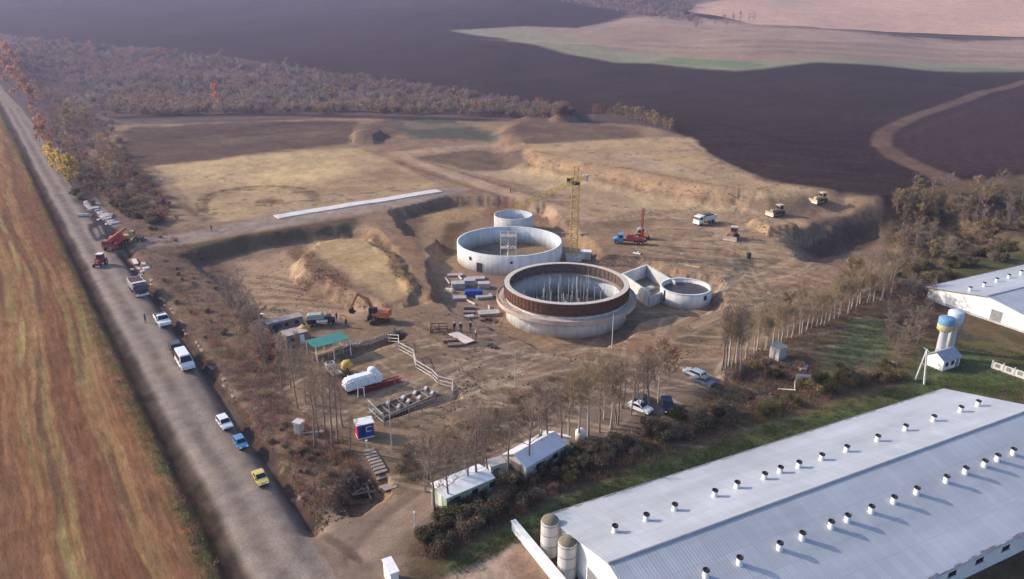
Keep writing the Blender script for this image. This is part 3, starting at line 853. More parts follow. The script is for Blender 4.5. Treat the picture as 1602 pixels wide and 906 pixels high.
def ring(mb, r0, r1, z0, z1, n=72):
    return mb.lathe([(r1, z0), (r1, z1), (r0, z1), (r0, z0)], n, close=True)


# front tank under construction
TX, TY, TR, TH = 10.65, 132.0, 11.9, 6.9
t = thing('round_tank', 'big round tank under construction with rust brown formwork ring round its rim', 'tank', (TX, TY, T0))
ring(MB(), TR - .4, TR, -.6, 5.0).build('wall', CONW, t, True)
ring(MB(), TR - .415, TR - .401, .3, 4.7).build('lining', CONIN, t, True)
MB().lathe([(TR - .45, .3), (0.01, .32)], 72).build('floor', TANKFLOOR, t)
f = ring(MB(), TR + .02, TR + .24, 4.55, TH)
f.build('formwork', RUST, t)
r_ = MB()
for k in range(84):
    a = 2 * PI * k / 84
    r_.box(((TR + .29) * math.cos(a), (TR + .29) * math.sin(a), (4.6 + TH) / 2), (.06, .07, TH - 4.7), a)
for z in (5.0, 5.8, 6.55):
    ring(r_, TR + .26, TR + .36, z, z + .09)
r_.build('formwork_ribs', mat('dark rust', (.11, .05, .033), .85, 0, .3, 2), t)
f = ring(MB(), TR - .72, TR - .42, 5.0, TH - .1)
for k in range(60):
    a = 2 * PI * k / 60
    f.box(((TR - .76) * math.cos(a), (TR - .76) * math.sin(a), 5.85), (.08, .12, 1.7), a)
f.build('inner_formwork', mat('oiled shutter board', (.115, .08, .065), .8, 0, .35, 1.5), t)
ring(MB(), TR - .74, TR + .27, TH, TH + .10).build('rim_platform', mat('pale boards', (.55, .47, .42), .85, 0, .15, 1), t)
wl = ring(MB(), TR + .3, TR + 1.75, 3.95, 4.1)
wl.build('walkway', mat('scaffold boards', (.50, .39, .33), .9, 0, .25, 1.3), t)
ring(MB(), TR + 1.72, TR + 1.79, 3.45, 4.28).build('toe_board', mat('pinkish board', (.52, .40, .35), .9, 0, .25, 1), t)
for k in range(48):
    b_ = MB()
    a = 2 * PI * (k + .5) / 48
    c_, s_ = math.cos(a), math.sin(a)
    b_.tube(((TR + .02) * c_, (TR + .02) * s_, 2.5), ((TR + 1.6) * c_, (TR + 1.6) * s_, 3.9), .06, n=4)
    b_.build('bracket', WOOD, t)
ring(MB(), TR - 1.35, TR - .41, 4.72, 4.84).build('inner_walkway', WOODP, t)
rl_ = MB()
for k in range(40):
    a = 2 * PI * k / 40
    c_, s_ = math.cos(a), math.sin(a)
    if 0.35 < (k / 40) < 0.62:
        rl_.tube(((TR + 1.7) * c_, (TR + 1.7) * s_, 4.1), ((TR + 1.7) * c_, (TR + 1.7) * s_, 5.2), .05, n=4)
        a2 = 2 * PI * (k + 1) / 40
        for z in (4.65, 5.15):
            rl_.tube(((TR + 1.7) * c_, (TR + 1.7) * s_, z), ((TR + 1.7) * math.cos(a2), (TR + 1.7) * math.sin(a2), z), .05, n=4)
rl_.build('guard_rail', WOOD, t)
PROP = mat('pale prop', (.62, .60, .58), .6, 0, .15, 2)
PR = random.Random(5)
k = 0
while k < 78:
    x, y = PR.uniform(-10.3, 10.3), PR.uniform(-10.3, 10.3)
    if x * x + y * y > 10.3 ** 2 or x * x + y * y < 1.5:
        continue
    MB().tube((x, y, .3), (x + PR.uniform(-.05, .05), y, PR.uniform(4.6, 6.4)), .035, n=5).box((x, y, .34), (.25, .25, .08)).build('prop', PROP, t)
    k += 1
MB().lathe([(.62, .3), (.55, 2.2), (.3, 2.3), (.3, 2.7), (.01, 2.7)], 20).build('centre_column', CONW, t, True)
d_ = MB()
for k in range(60):
    a, rr_ = PR.uniform(0, 2 * PI), PR.uniform(1.5, 10.5)
    d_.box((rr_ * math.cos(a), rr_ * math.sin(a), .42), (PR.uniform(.6, 3.2), .18, .12), PR.uniform(0, PI))
d_.build('loose_planks', WOODP, t)['kind'] = 'stuff'
# slanting ladders down from the walkway
for a, top, bot in ((3.75, 3.9, -.1), (4.25, 3.7, 0.0)):
    lad = MB()
    c_, s_ = math.cos(a), math.sin(a)
    p0 = Vector(((TR + 2.0) * c_, (TR + 2.0) * s_, top)); a2 = a + (.28 if a > 4 else -.2)
    p1 = Vector(((TR + 3.0) * math.cos(a2), (TR + 3.0) * math.sin(a2), bot))
    for s2 in (-.22, .22):
        o_ = Vector((-s_ * s2, c_ * s2, 0)); lad.tube(p0 + o_, p1 + o_, .05, n=4)
    for q_ in range(12):
        m_ = p0.lerp(p1, (q_ + .5) / 12); lad.tube(m_ + Vector((s_ * .22, -c_ * .22, 0)), m_ + Vector((-s_ * .22, c_ * .22, 0)), .03, n=4)
    lad.build('ladder', WOOD, t)

# finished pale tank behind
t = thing('round_tank', 'wide pale concrete tank with scaffold tower standing inside it', 'tank', (-.6, 168.0, T0))
RB = 12.8
ring(MB(), RB - .4, RB, -.6, 4.7).build('wall', CONW, t, True)
ring(MB(), RB - .42, RB - .40, .2, 4.6).build('lining', CONIN, t, True)
MB().lathe([(RB - .45, .25), (0.01, .28)], 72).build('floor', TANKFLOOR, t)
for a, z, sx_, sz_ in ((4.14, 1.55, 1.5, 2.2), (3.92, 3.2, .7, .8), (4.75, 3.4, .5, .5)):
    MB().box(((RB + .02) * math.cos(a), (RB + .02) * math.sin(a), z - .2), (.16, sx_, sz_), a).build('wall_opening', BLACK, t)
st = thing('scaffold_tower', 'white scaffold tower standing in the middle of the wide pale tank', 'scaffold', (-.6 - .3, 168.0, T0 + .28))
WS = mat('white scaffold', (.66, .66, .66), .5, .2, .1, 2)
MB().tube((0, 0, 0), (0, 0, 3.2), .28, n=10).build('column', CONW, st)
legs = [(-1.9, -1.2), (1.9, -1.2), (1.9, 1.2), (-1.9, 1.2), (0, -1.2), (0, 1.2)]
for x, y in legs:
    MB().tube((x, y, 0), (x, y, 6.4), .06, n=5).build('upright', WS, st)
m_ = MB()
for z in (2.6, 4.1, 5.6, 6.3):
    for a, b in ((0, 1), (1, 2), (2, 3), (3, 0), (4, 5)):
        m_.tube((*legs[a], z), (*legs[b], z), .05, n=4)
for a, b in ((0, 4), (4, 1), (3, 5), (5, 2)):
    for z in (2.6, 4.1):
        m_.tube((*legs[a], z), (*legs[b], z + 1.5), .04, n=4)
m_.build('bracing', WS, st)
for dk in (((-1.0, 0, 2.66), (1.7, 2.3, .07)), ((1.1, 0, 2.66), (1.4, 2.3, .07)), ((0, 0, 5.66), (3.7, 2.3, .06))):
    MB().box(*dk).build('deck', WOODP, st)

# small tank far behind
t = thing('round_tank', 'small open concrete tank behind the wide pale tank', 'tank', (.4, 193.0, T0 + .5))
ring(MB(), 5.05, 5.4, -.6, 4.2, 48).build('wall', CON, t, True)
ring(MB(), 5.0, 5.04, .2, 4.1, 48).build('lining', CONIN, t, True)
MB().lathe([(5.05, .2), (.01, .22)], 48).build('floor', TANKFLOOR, t)
# small tank on the right with a dark level inside
t = thing('round_tank', 'small round concrete tank filled with dark liquid beside the rectangular basin', 'tank', (36.1, 139.6, T0))
ring(MB(), 4.85, 5.25, -.6, 3.15, 48).build('wall', CONW, t, True)
MB().lathe([(4.86, 2.35), (.01, 2.36)], 48).build('liquid', mat('dark sludge', (.06, .052, .056), .5, 0, .3, .5), t)
ring(MB(), 4.8, 5.3, 3.15, 3.25, 48).build('rim', CONW, t, True)
for a in (3.55, 5.3):
    MB().box((5.3 * math.cos(a), 5.3 * math.sin(a), 1.9 if a < 5 else 2.3), (.12, .35 if a < 5 else .7, 2.4 if a < 5 else .9), a).build('wall_ladder' if a < 5 else 'wall_opening', BLACK, t)
# rectangular basin
A_, B_, C_, D_ = U(974, 428, .5), U(1012, 414, .5), U(1058, 441, .5), U(1017, 458, .5)
t = thing('rectangular_basin', 'open rectangular concrete basin with bare walls next to the small dark tank', 'basin', (*((A_ + C_) / 2)[:2], T0))
o_ = Vector(((A_ + C_) / 2)[:2])
P4 = [Vector(p[:2]) - o_ for p in (A_, B_, C_, D_)]
for k in range(4):
    p, q = P4[k], P4[(k + 1) % 4]
    dq = (q - p).normalized(); nn = Vector((-dq.y, dq.x)) * .2
    pp, qq = p - dq * (.0 if k % 2 else .2), q + dq * (-.4 if k % 2 else .2)
    if k % 2: pp = p + dq * .2
    if k % 2: qq = q - dq * .2
    MB().prism([tuple(pp - nn), tuple(qq - nn), tuple(qq + nn), tuple(pp + nn)], -.6, 3.2 - (.9 if k == 2 else 0)).build('wall', CONW if k in (0, 3) else CON, t)
MB().add([(p.x, p.y, .35) for p in P4], [(3, 2, 1, 0)]).build('floor', TANKFLOOR, t)
MB().box((0, 0, .7), (3.0, 1.2, .5), .6).build('plinth', CON, t)

# ------------------------------------------------------------------ tower crane
cb = U(897, 404, -1.5)
t = thing('tower_crane', 'yellow lattice tower crane standing between the two largest tanks', 'crane', (cb[0], cb[1], -1.8))
MW, MHT = .8, 18.3
MB().box((0, 0, .5), (3.6, 3.6, 1.0)).build('base_ballast', CON, t)


def lattice(mb, p, q, w, h, nseg, r=.07, tri=False):
    p, q = Vector(p), Vector(q); d = (q - p).normalized()
    side = d.cross(Vector((0, 0, 1)))
    side = Vector((1, 0, 0)) if side.length < .01 else side.normalized()
    upv = side.cross(d).normalized()
    cs = [side * (-w) + upv * (-h), side * w + upv * (-h), side * w + upv * h, side * (-w) + upv * h] if not tri else [side * (-w) + upv * (-h), side * w + upv * (-h), upv * h]
    n = len(cs)
    for c in cs:
        mb.tube(p + c, q + c, r, n=4)
    for k in range(nseg):
        a, b = p.lerp(q, k / nseg), p.lerp(q, (k + 1) / nseg)
        for i in range(n):
            j = (i + 1) % n
            mb.tube(a + cs[i], a + cs[j], r * .6, n=4, cap=False)
            mb.tube(a + cs[i if k % 2 else j], b + cs[j if k % 2 else i], r * .6, n=4, cap=False)
    return mb


lattice(MB(), (0, 0, 1.0), (0, 0, MHT), MW, MW, 13, .12).build('mast', YEL, t)
jv = Vector((U(803, 328, 17)[0] - cb[0], U(803, 328, 17)[1] - cb[1], 0)); jl = jv.length; jv.normalize()
MB().lathe([(1.0, MHT), (1.0, MHT + .5), (.01, MHT + .55)], 14).build('slewing_ring', BLACK, t)
lattice(MB(), (jv * 1.0) + Vector((0, 0, MHT + .9)), jv * jl + Vector((0, 0, MHT + .9)), .42, .42, 20, .06, True).build('jib', YEL, t)
lattice(MB(), (jv * -1.0) + Vector((0, 0, MHT + .9)), jv * -5.5 + Vector((0, 0, MHT + .9)), .5, .35, 5, .06).build('counter_jib', YEL, t)
MB().box((*(jv * -5.2).xy, MHT + .6), (1.2, 1.4, 1.5), math.atan2(jv.y, jv.x)).build('counterweight', CON, t)
lattice(MB(), (0, 0, MHT + .5), (0, 0, MHT + 4.3), .5, .5, 3, .08).build('tower_head', YEL, t)
cabm = MB().box((*(jv * .9 + Vector((jv.y, -jv.x, 0)) * 1.1).xy, MHT + .9), (1.3, 1.1, 1.7), math.atan2(jv.y, jv.x)).build('cab', YEL, t, bevel=.05)
MB().box((*(jv * 1.55 + Vector((jv.y, -jv.x, 0)) * 1.1).xy, MHT + 1.1), (.06, .9, 1.0), math.atan2(jv.y, jv.x)).build('cab_window', GLASS, cabm)
ti = MB()
top = Vector((0, 0, MHT + 4.3))
for fq in (.45, .85):
    ti.tube(top, jv * jl * fq + Vector((0, 0, MHT + 1.3)), .04, n=4)
ti.tube(top, jv * -5.3 + Vector((0, 0, MHT + 1.2)), .05, n=4)
ti.build('tie_bar', YEL, t)
tp = jv * jl * .62 + Vector((0, 0, MHT + .45))
tr_ = MB().box(tuple(tp), (.9, .7, .2), math.atan2(jv.y, jv.x)).build('trolley', STEEL, t)
MB().tube(tp, tp - Vector((0, 0, 5.0)), .035, n=4).build('hoist_rope', BLACK, tr_)
MB().lathe([(.01, 0), (.16, .1), (.18, .5), (.01, .6)], 8, (tp.x, tp.y, tp.z - 5.5)).build('hook_block', YEL, tr_)
# site box and pallet beside the crane base
b0 = G(916, 405)
o = thing('site_box', 'pale metal site box beside the tower crane base', 'box', (b0[0], b0[1], b0[2]), R(-10))
MB().box((0, 0, 1.0), (2.6, 1.9, 1.9)).build('body', GALV, o, bevel=.04)
MB().box((0, 0, 2.02), (2.8, 2.1, .1)).build('lid', WHITE, o)
MB().box((-.6, -.965, 1.0), (.9, .03, 1.6)).build('door', WHITE, o)
for (px, py, L_, a, lb) in ((890, 366, 4.0, 0, 'pale timber plank lying across the ground left of the crane mast'), (912, 367, 2.4, 20, 'pale timber plank lying right of the crane mast'), (1083, 418, 3.4, -28, 'yellow timber beam lying behind the small dark tank')):
    g = G(px, py)
    tag(MB().box((0, 0, .18), (L_, .5, .3)).build('timber_beam', mat('fresh timber', (.55, .40, .22), .9, 0, .25, 2) if px > 1000 else WOODP, None, loc=g, rz=R(a)), lb, 'timber')

# ------------------------------------------------------------------ poultry houses
ROOF = mat_roof('roof sheet', (.46, .475, .52))
WALLW = mat('limewashed wall', (.80, .79, .78), .8, 0, .12, .5)
AX = np.array([.90058, .43468]); LFT = np.array([-.43468, .90058])


def house(o_xy, L_, Wd, eh, rh, label, vents, door, winside=True):
    t = thing('poultry_house', label, 'building', (o_xy[0], o_xy[1], 0), math.atan2(AX[1], AX[0]))
    hw = Wd / 2
    mb = MB()
    sec = [(0, -.6), (0, eh), (-hw, rh), (-Wd, eh), (-Wd, -.6)]
    n = 5
    vs = [(0, y, z) for y, z in sec] + [(L_, y, z) for y, z in sec]
    mb.add(vs, [(0, 1, 2, 3, 4), (9, 8, 7, 6, 5)] + [(i, n + i, n + (i + 1) % n, (i + 1) % n) for i in (0, 3)])
    mb.build('wall', WALLW, t)
    ov = .45
    sl = (rh - eh) / hw
    for s in (0, 1):
        y0, z0 = (ov, eh - sl * ov) if s == 0 else (-Wd - ov, eh - sl * ov)
        pts = [(-ov, y0, z0 + .12), (L_ + ov, y0, z0 + .12), (L_ + ov, -hw, rh + .12), (-ov, -hw, rh + .12)]
        if s: pts = pts[::-1]
        MB().slab(pts, .11).build('roof', ROOF, t)
    MB().tube((-ov, -hw, rh + .10), (L_ + ov, -hw, rh + .10), .16, n=8).build('ridge_cap', mat('ridge sheet', (.30, .32, .36), .5, .2, .15, 1), t)
    # loose broken edge of overhanging sheets along the eaves
    PRh = random.Random(3)
    for s in (0, 1):
        y0 = ov if s == 0 else -Wd - ov; sg = 1 if s == 0 else -1; zz = eh - sl * ov
        xs_ = [0.0]; 
        while xs_[-1] < L_ - 1: xs_.append(xs_[-1] + PRh.uniform(.5, 1.1))
        vs_ = []; fs_ = []
        for k in range(len(xs_) - 1):
            d = PRh.uniform(.02, .30) if PRh.random() < .7 else .02
            for x in (xs_[k], xs_[k + 1]):
                vs_ += [(x, y0 + sg * .10, zz - sl * .10 + .15), (x, y0 - sg * d, zz + sl * d + .15), (x, y0 - sg * d, zz + sl * d + .127), (x, y0 + sg * .10, zz - sl * .10 + .127)]
        n_ = len(vs_) // 4
        for k in range(n_ - 1):
            for q_ in range(4):
                fs_.append((k * 4 + q_, k * 4 + (q_ + 1) % 4, (k + 1) * 4 + (q_ + 1) % 4, (k + 1) * 4 + q_))
        MB().add(vs_, fs_).build('eave_strip', mat('grey old sheet', (.20, .20, .22), .7, 0, .3, 1), t)
        MB().tube((0, (ov + .08) if s == 0 else (-Wd - ov - .08), eh - sl * ov - .02), (L_, (ov + .08) if s == 0 else (-Wd - ov - .08), eh - sl * ov - .02), .09, n=6).build('gutter', GALV, t)
    if winside:
        x = 2.5
        while x < L_ - 2:
            for y in (.03, -Wd - .03):
                w_ = MB().box((x, y, eh - 1.25), (1.1, .06, .75)).build('window', GLASS, t)
                MB().box((x, y + (.03 if y > 0 else -.03), eh - 1.68), (1.35, .10, .09)).build('sill', CON, w_)
            x += 4.2
    MB().box((-.03, -hw + door, 1.2), (.06, 2.0, 2.4)).build('door', STEEL, t)
    for yy in ((-3.4, -Wd + 3.4, -hw - 4.5) if door > 0 else ()):
        MB().box((-.03, yy, eh - 1.1), (.05, .9, .7)).build('window', GLASS, t)
    MB().box((-.10, -hw, 1.0 - .9), (.18, Wd - .1, .6)).build('plinth', CON, t)
    o3 = np.array([o_xy[0], o_xy[1], 0.0])
    for k, (px, py) in enumerate(vents):
        dx, dy, dz = ray(px, py); dW = np.array([dx, dy, dz]); cam = np.array([0, 0, CAM_H])
        best = None
        for s in (0, 1):
            # plane of the slope: z = eh + sl * |y - eave|
            al = LFT[0] * (cam[0] - o3[0]) + LFT[1] * (cam[1] - o3[1]); be = LFT[0] * dx + LFT[1] * dy
            if s == 0:   # z = eh - sl*y
                tt = (eh - sl * al - CAM_H) / (dz + sl * be)
            else:        # z = eh + sl*(y + Wd)
                tt = (eh + sl * (al + Wd) - CAM_H) / (dz - sl * be)
            y = al + be * tt
            if (s == 0 and -hw <= y <= .5) or (s == 1 and y < -hw):
                best = (tt, y)
        if best is None: continue
        tt, y = best
        wx = cam + dW * tt
        x = (wx[0] - o3[0]) * AX[0] + (wx[1] - o3[1]) * AX[1]
        z = wx[2]
        v = MB().lathe([(.33, -.5), (.33, .12), (.28, .14), (.28, .82), (.23, .82), (.23, .5), (.01, .5)], 14, (x, y, z)).build('roof_vent', WHITE, t, True)
        MB().lathe([(.30, .82), (.34, .84), (.33, .96), (.27, .98), (.22, .87), (.01, .86)], 14, (x, y, z)).build('cap', BLACK, v)
    return t


V1 = [(961.7, 834), (1010.7, 816), (1055, 800), (1117.7, 778), (1152.5, 765), (1195.4, 751), (1220, 741), (1249, 733), (1284.7, 721), (1323.6, 708), (1372, 691.5), (1415.5, 675), (1459.7, 660), (1502, 645.6), (1529, 636.5),
      (1156, 884), (1103.5, 904), (1218.8, 861), (1254, 845), (1299, 827), (1324.6, 817), (1361.8, 803), (1397, 788), (1432.7, 774), (1479, 755.7), (1509, 742), (1538.8, 731), (1559, 722), (1583.7, 712.5), (1612, 700), (1640, 690)]
h1 = U(862, 808, 3.0)
house(h1, 63.5, 23.0, 3.0, 6.0, 'near long white poultry house with rows of black capped roof vents', V1, 3.0)
h2 = U(1453.6, 449.6, 2.45)
V2 = [(1517, 456), (1539, 449), (1558.7, 442), (1577.5, 436), (1597, 430), (1616, 424), (1640, 416)]
house(h2, 63.5, 23.0, 2.45, 4.5, 'distant white poultry house with a large blank gable and grey door', V2, -2.0)

# silos against the near gable
PALE = mat_concrete('chalky render', (.68, .64, .60))
for k, (px, py, lb) in enumerate(((860, 868, 'pale feed silo at the gable corner, farther of the pair'), (887, 903, 'pale feed silo with mossy top nearer the camera'))):
    g = U(px, py, 0)
    s = thing('feed_silo', lb, 'silo', (g[0], g[1] + .5, 0), .4)
    MB().lathe([(.95, -.3), (.95, 3.9), (.9, 4.0)], 14, (0, 0, 0)).build('shell', PALE, s, True)
    MB().lathe([(.92, 3.98), (.75, 4.25), (.3, 4.45), (.01, 4.48)], 14).build('top', mat('mossy cap', (.22, .19, .14), 1, 0, .4, 2), s, True)
    for z in (1.2, 2.5, 3.7):
        MB().lathe([(.955, z), (.98, z), (.98, z + .09), (.955, z + .09)], 14, close=True).build('band', STEEL, s)
    MB().box((.9, -.3, 2.0), (.25, .4, 3.6)).build('ladder', GALV, s)
p0, p1 = U(803, 829, 0), U(886, 930, 0)
L_ = float(np.linalg.norm(p1 - p0)); a_ = math.atan2(p1[1] - p0[1], p1[0] - p0[0])
w_ = thing('yard_wall', 'long low whitewashed yard wall in front of the near poultry house gable', 'wall', ((p0 + p1)[0] / 2, (p0 + p1)[1] / 2, 0), a_)
MB().box((0, 0, .45), (L_, .40, 1.5)).build('wall', WALLW, w_)
MB().box((0, 0, 1.25), (L_ + .1, .62, .1)).build('coping', WHITE, w_)
g = G(614, 905)
w_ = thing('gate_pillar', 'white rendered gate pillar at the bottom edge of the access road', 'pillar', (g[0], g[1] - .5, g[2]), .5)
MB().box((0, 0, .9), (.8, 2.2, 2.2)).build('shaft', WALLW, w_); MB().box((0, 0, 2.05), (1.0, 2.4, .12)).build('coping', WHITE, w_)

# twin-headed water towers and pump house
for k, (px, py, c1, c2, lb, rz_) in enumerate(((1468, 560, (.14, .28, .46), (.58, .52, .25), 'water tower with blue over yellow drum, in front of its white twin', 0), (1483, 549, (.52, .60, .70), (.66, .66, .70), 'water tower with pale blue and white drum behind the blue and yellow one', 0))):
    g = U(px, py, 0)
    s = thing('water_tower', lb, 'tower', (g[0], g[1], 0))
    MB().lathe([(.72, -.3), (.62, 4.6), (.95, 5.0)], 18).build('shaft', CONW, s, True)
    MB().lathe([(.95, 5.0), (1.2, 5.15), (1.2, 6.1)], 22).build('drum', mat('drum band %s' % ('yellow' if k == 0 else 'white'), c2, .6, 0, .12, 2), s, True)
    MB().lathe([(1.21, 6.1), (1.21, 7.1), (1.05, 7.25), (.01, 7.3)], 22).build('drum_top', mat('drum top %s' % ('blue' if k == 0 else 'pale'), c1, .6, 0, .12, 2), s, True)
    MB().tube((.8, -.6, 0), (1.25, -.6, 7.2), .05, n=4).tube((.9, -.2, 0), (1.3, -.2, 7.2), .05, n=4).build('ladder', STEEL, s)
g = U(1473, 572, 0)
s = thing('pump_house', 'little white pump house with grey pitched roof at the foot of the water towers', 'building', (g[0], g[1], 0), R(27))
mb = MB(); Lh, Wh = 4.2, 2.9
sec = [(Wh / 2, -.3), (Wh / 2, 1.9), (0, 2.8), (-Wh / 2, 1.9), (-Wh / 2, -.3)]
mb.add([(-Lh / 2, y, z) for y, z in sec] + [(Lh / 2, y, z) for y, z in sec], [(0, 1, 2, 3, 4), (9, 8, 7, 6, 5), (0, 5, 6, 1), (3, 8, 9, 4)])
mb.build('wall', WALLW, s)
for q_ in (1, -1):
    pts = [(-Lh / 2 - .2, q_ * (Wh / 2 + .25), 1.80), (Lh / 2 + .2, q_ * (Wh / 2 + .25), 1.80), (Lh / 2 + .2, 0, 2.9), (-Lh / 2 - .2, 0, 2.9)]
    MB().slab(pts if q_ > 0 else pts[::-1], .07).build('roof', mat('grey roofing', (.30, .32, .38), .7, 0, .2, 1), s)
for x in (-1.2, 0.2):
    MB().box((x, -Wh / 2 - .02, 1.1), (.7, .05, .7)).build('window', GLASS, s)
MB().box((1.4, -Wh / 2 - .02, .9), (.8, .05, 1.8)).build('door', STEEL, s)
# A-shaped pole
g1, g2 = U(1432, 594, 0), U(1446, 602, 0)
s = thing('utility_pole', 'A-shaped concrete utility pole in the grass left of the pump house', 'pole', (*((g1 + g2) / 2)[:2], 0))
c_ = (g1 + g2) / 2; dv_ = (g2 - g1) / 2
tt_ = (0, 0, 5.6)
MB().tube((-dv_[0], -dv_[1], -.3), tt_, .16, .11, 6).build('leg', CONW, s); MB().tube((dv_[0], dv_[1], -.3), tt_, .16, .11, 6).build('leg', CONW, s)
MB().box((0, 0, 3.1), (.7, .12, .12), math.atan2(dv_[1], dv_[0])).build('brace', STEEL, s)
MB().tube((0, -.8, 5.45), (0, .8, 5.45), .06, n=5).build('cross_arm', STEEL, s)
# panel fence at the right edge
p0, p1 = U(1551, 576, 0), U(1640, 607, 0)
L_ = float(np.linalg.norm(p1 - p0)); a_ = math.atan2(p1[1] - p0[1], p1[0] - p0[0])
s = thing('panel_fence', 'pale concrete panel fence on the grass right of the pump house', 'fence', (p0[0], p0[1], 0), a_)
n_ = int(L_ / 1.6)
for k in range(n_ + 1):
    MB().box((k * 1.6, 0, .6), (.18, .18, 1.7)).build('post', CON, s)
    if k < n_:
        MB().box((k * 1.6 + .8, 0, .62), (1.38, .10, 1.15)).build('panel', PALE, s)
        MB().box((k * 1.6 + .8, -.06, .75), (.7, .03, .6)).build('grille', STEEL, s)
# ------------------------------------------------------------------ vehicles
_wheelmesh = {}


def wheel(parent, x, y, r, w, rim=RIM):
    key = (round(r, 2), round(w, 2))
    if key not in _wheelmesh:
        mb = MB(); n = 16
        prof = [(r * .62, -w / 2), (r * .95, -w / 2), (r, -w * .35), (r, w * .35), (r * .95, w / 2), (r * .62, w / 2)]
        vs = []; fs = []
        for q, (rr_, yy) in enumerate(prof):
            for k in range(n):
                a = 2 * PI * k / n; vs.append((rr_ * math.cos(a), yy, rr_ * math.sin(a)))
        for q in range(len(prof)):
            q2 = (q + 1) % len(prof)
            for k in range(n):
                fs.append((q * n + k, q * n + (k + 1) % n, q2 * n + (k + 1) % n, q2 * n + k))
        mb.add(vs, fs)
        rm = MB().tube((0, -w * .38, 0), (0, w * .38, 0), r * .63, n=14).tube((0, -w * .5, 0), (0, w * .5, 0), r * .2, n=8)
        _wheelmesh[key] = (mb.mesh('tyre', TYRE), rm.mesh('rim', RIM))
    a, b = _wheelmesh[key]
    o = bpy.data.objects.new('wheel', a); col.objects.link(o); o.parent = parent; o.location = (x, y, r)
    p = bpy.data.objects.new('rim', b); col.objects.link(p); p.parent = o
    return o


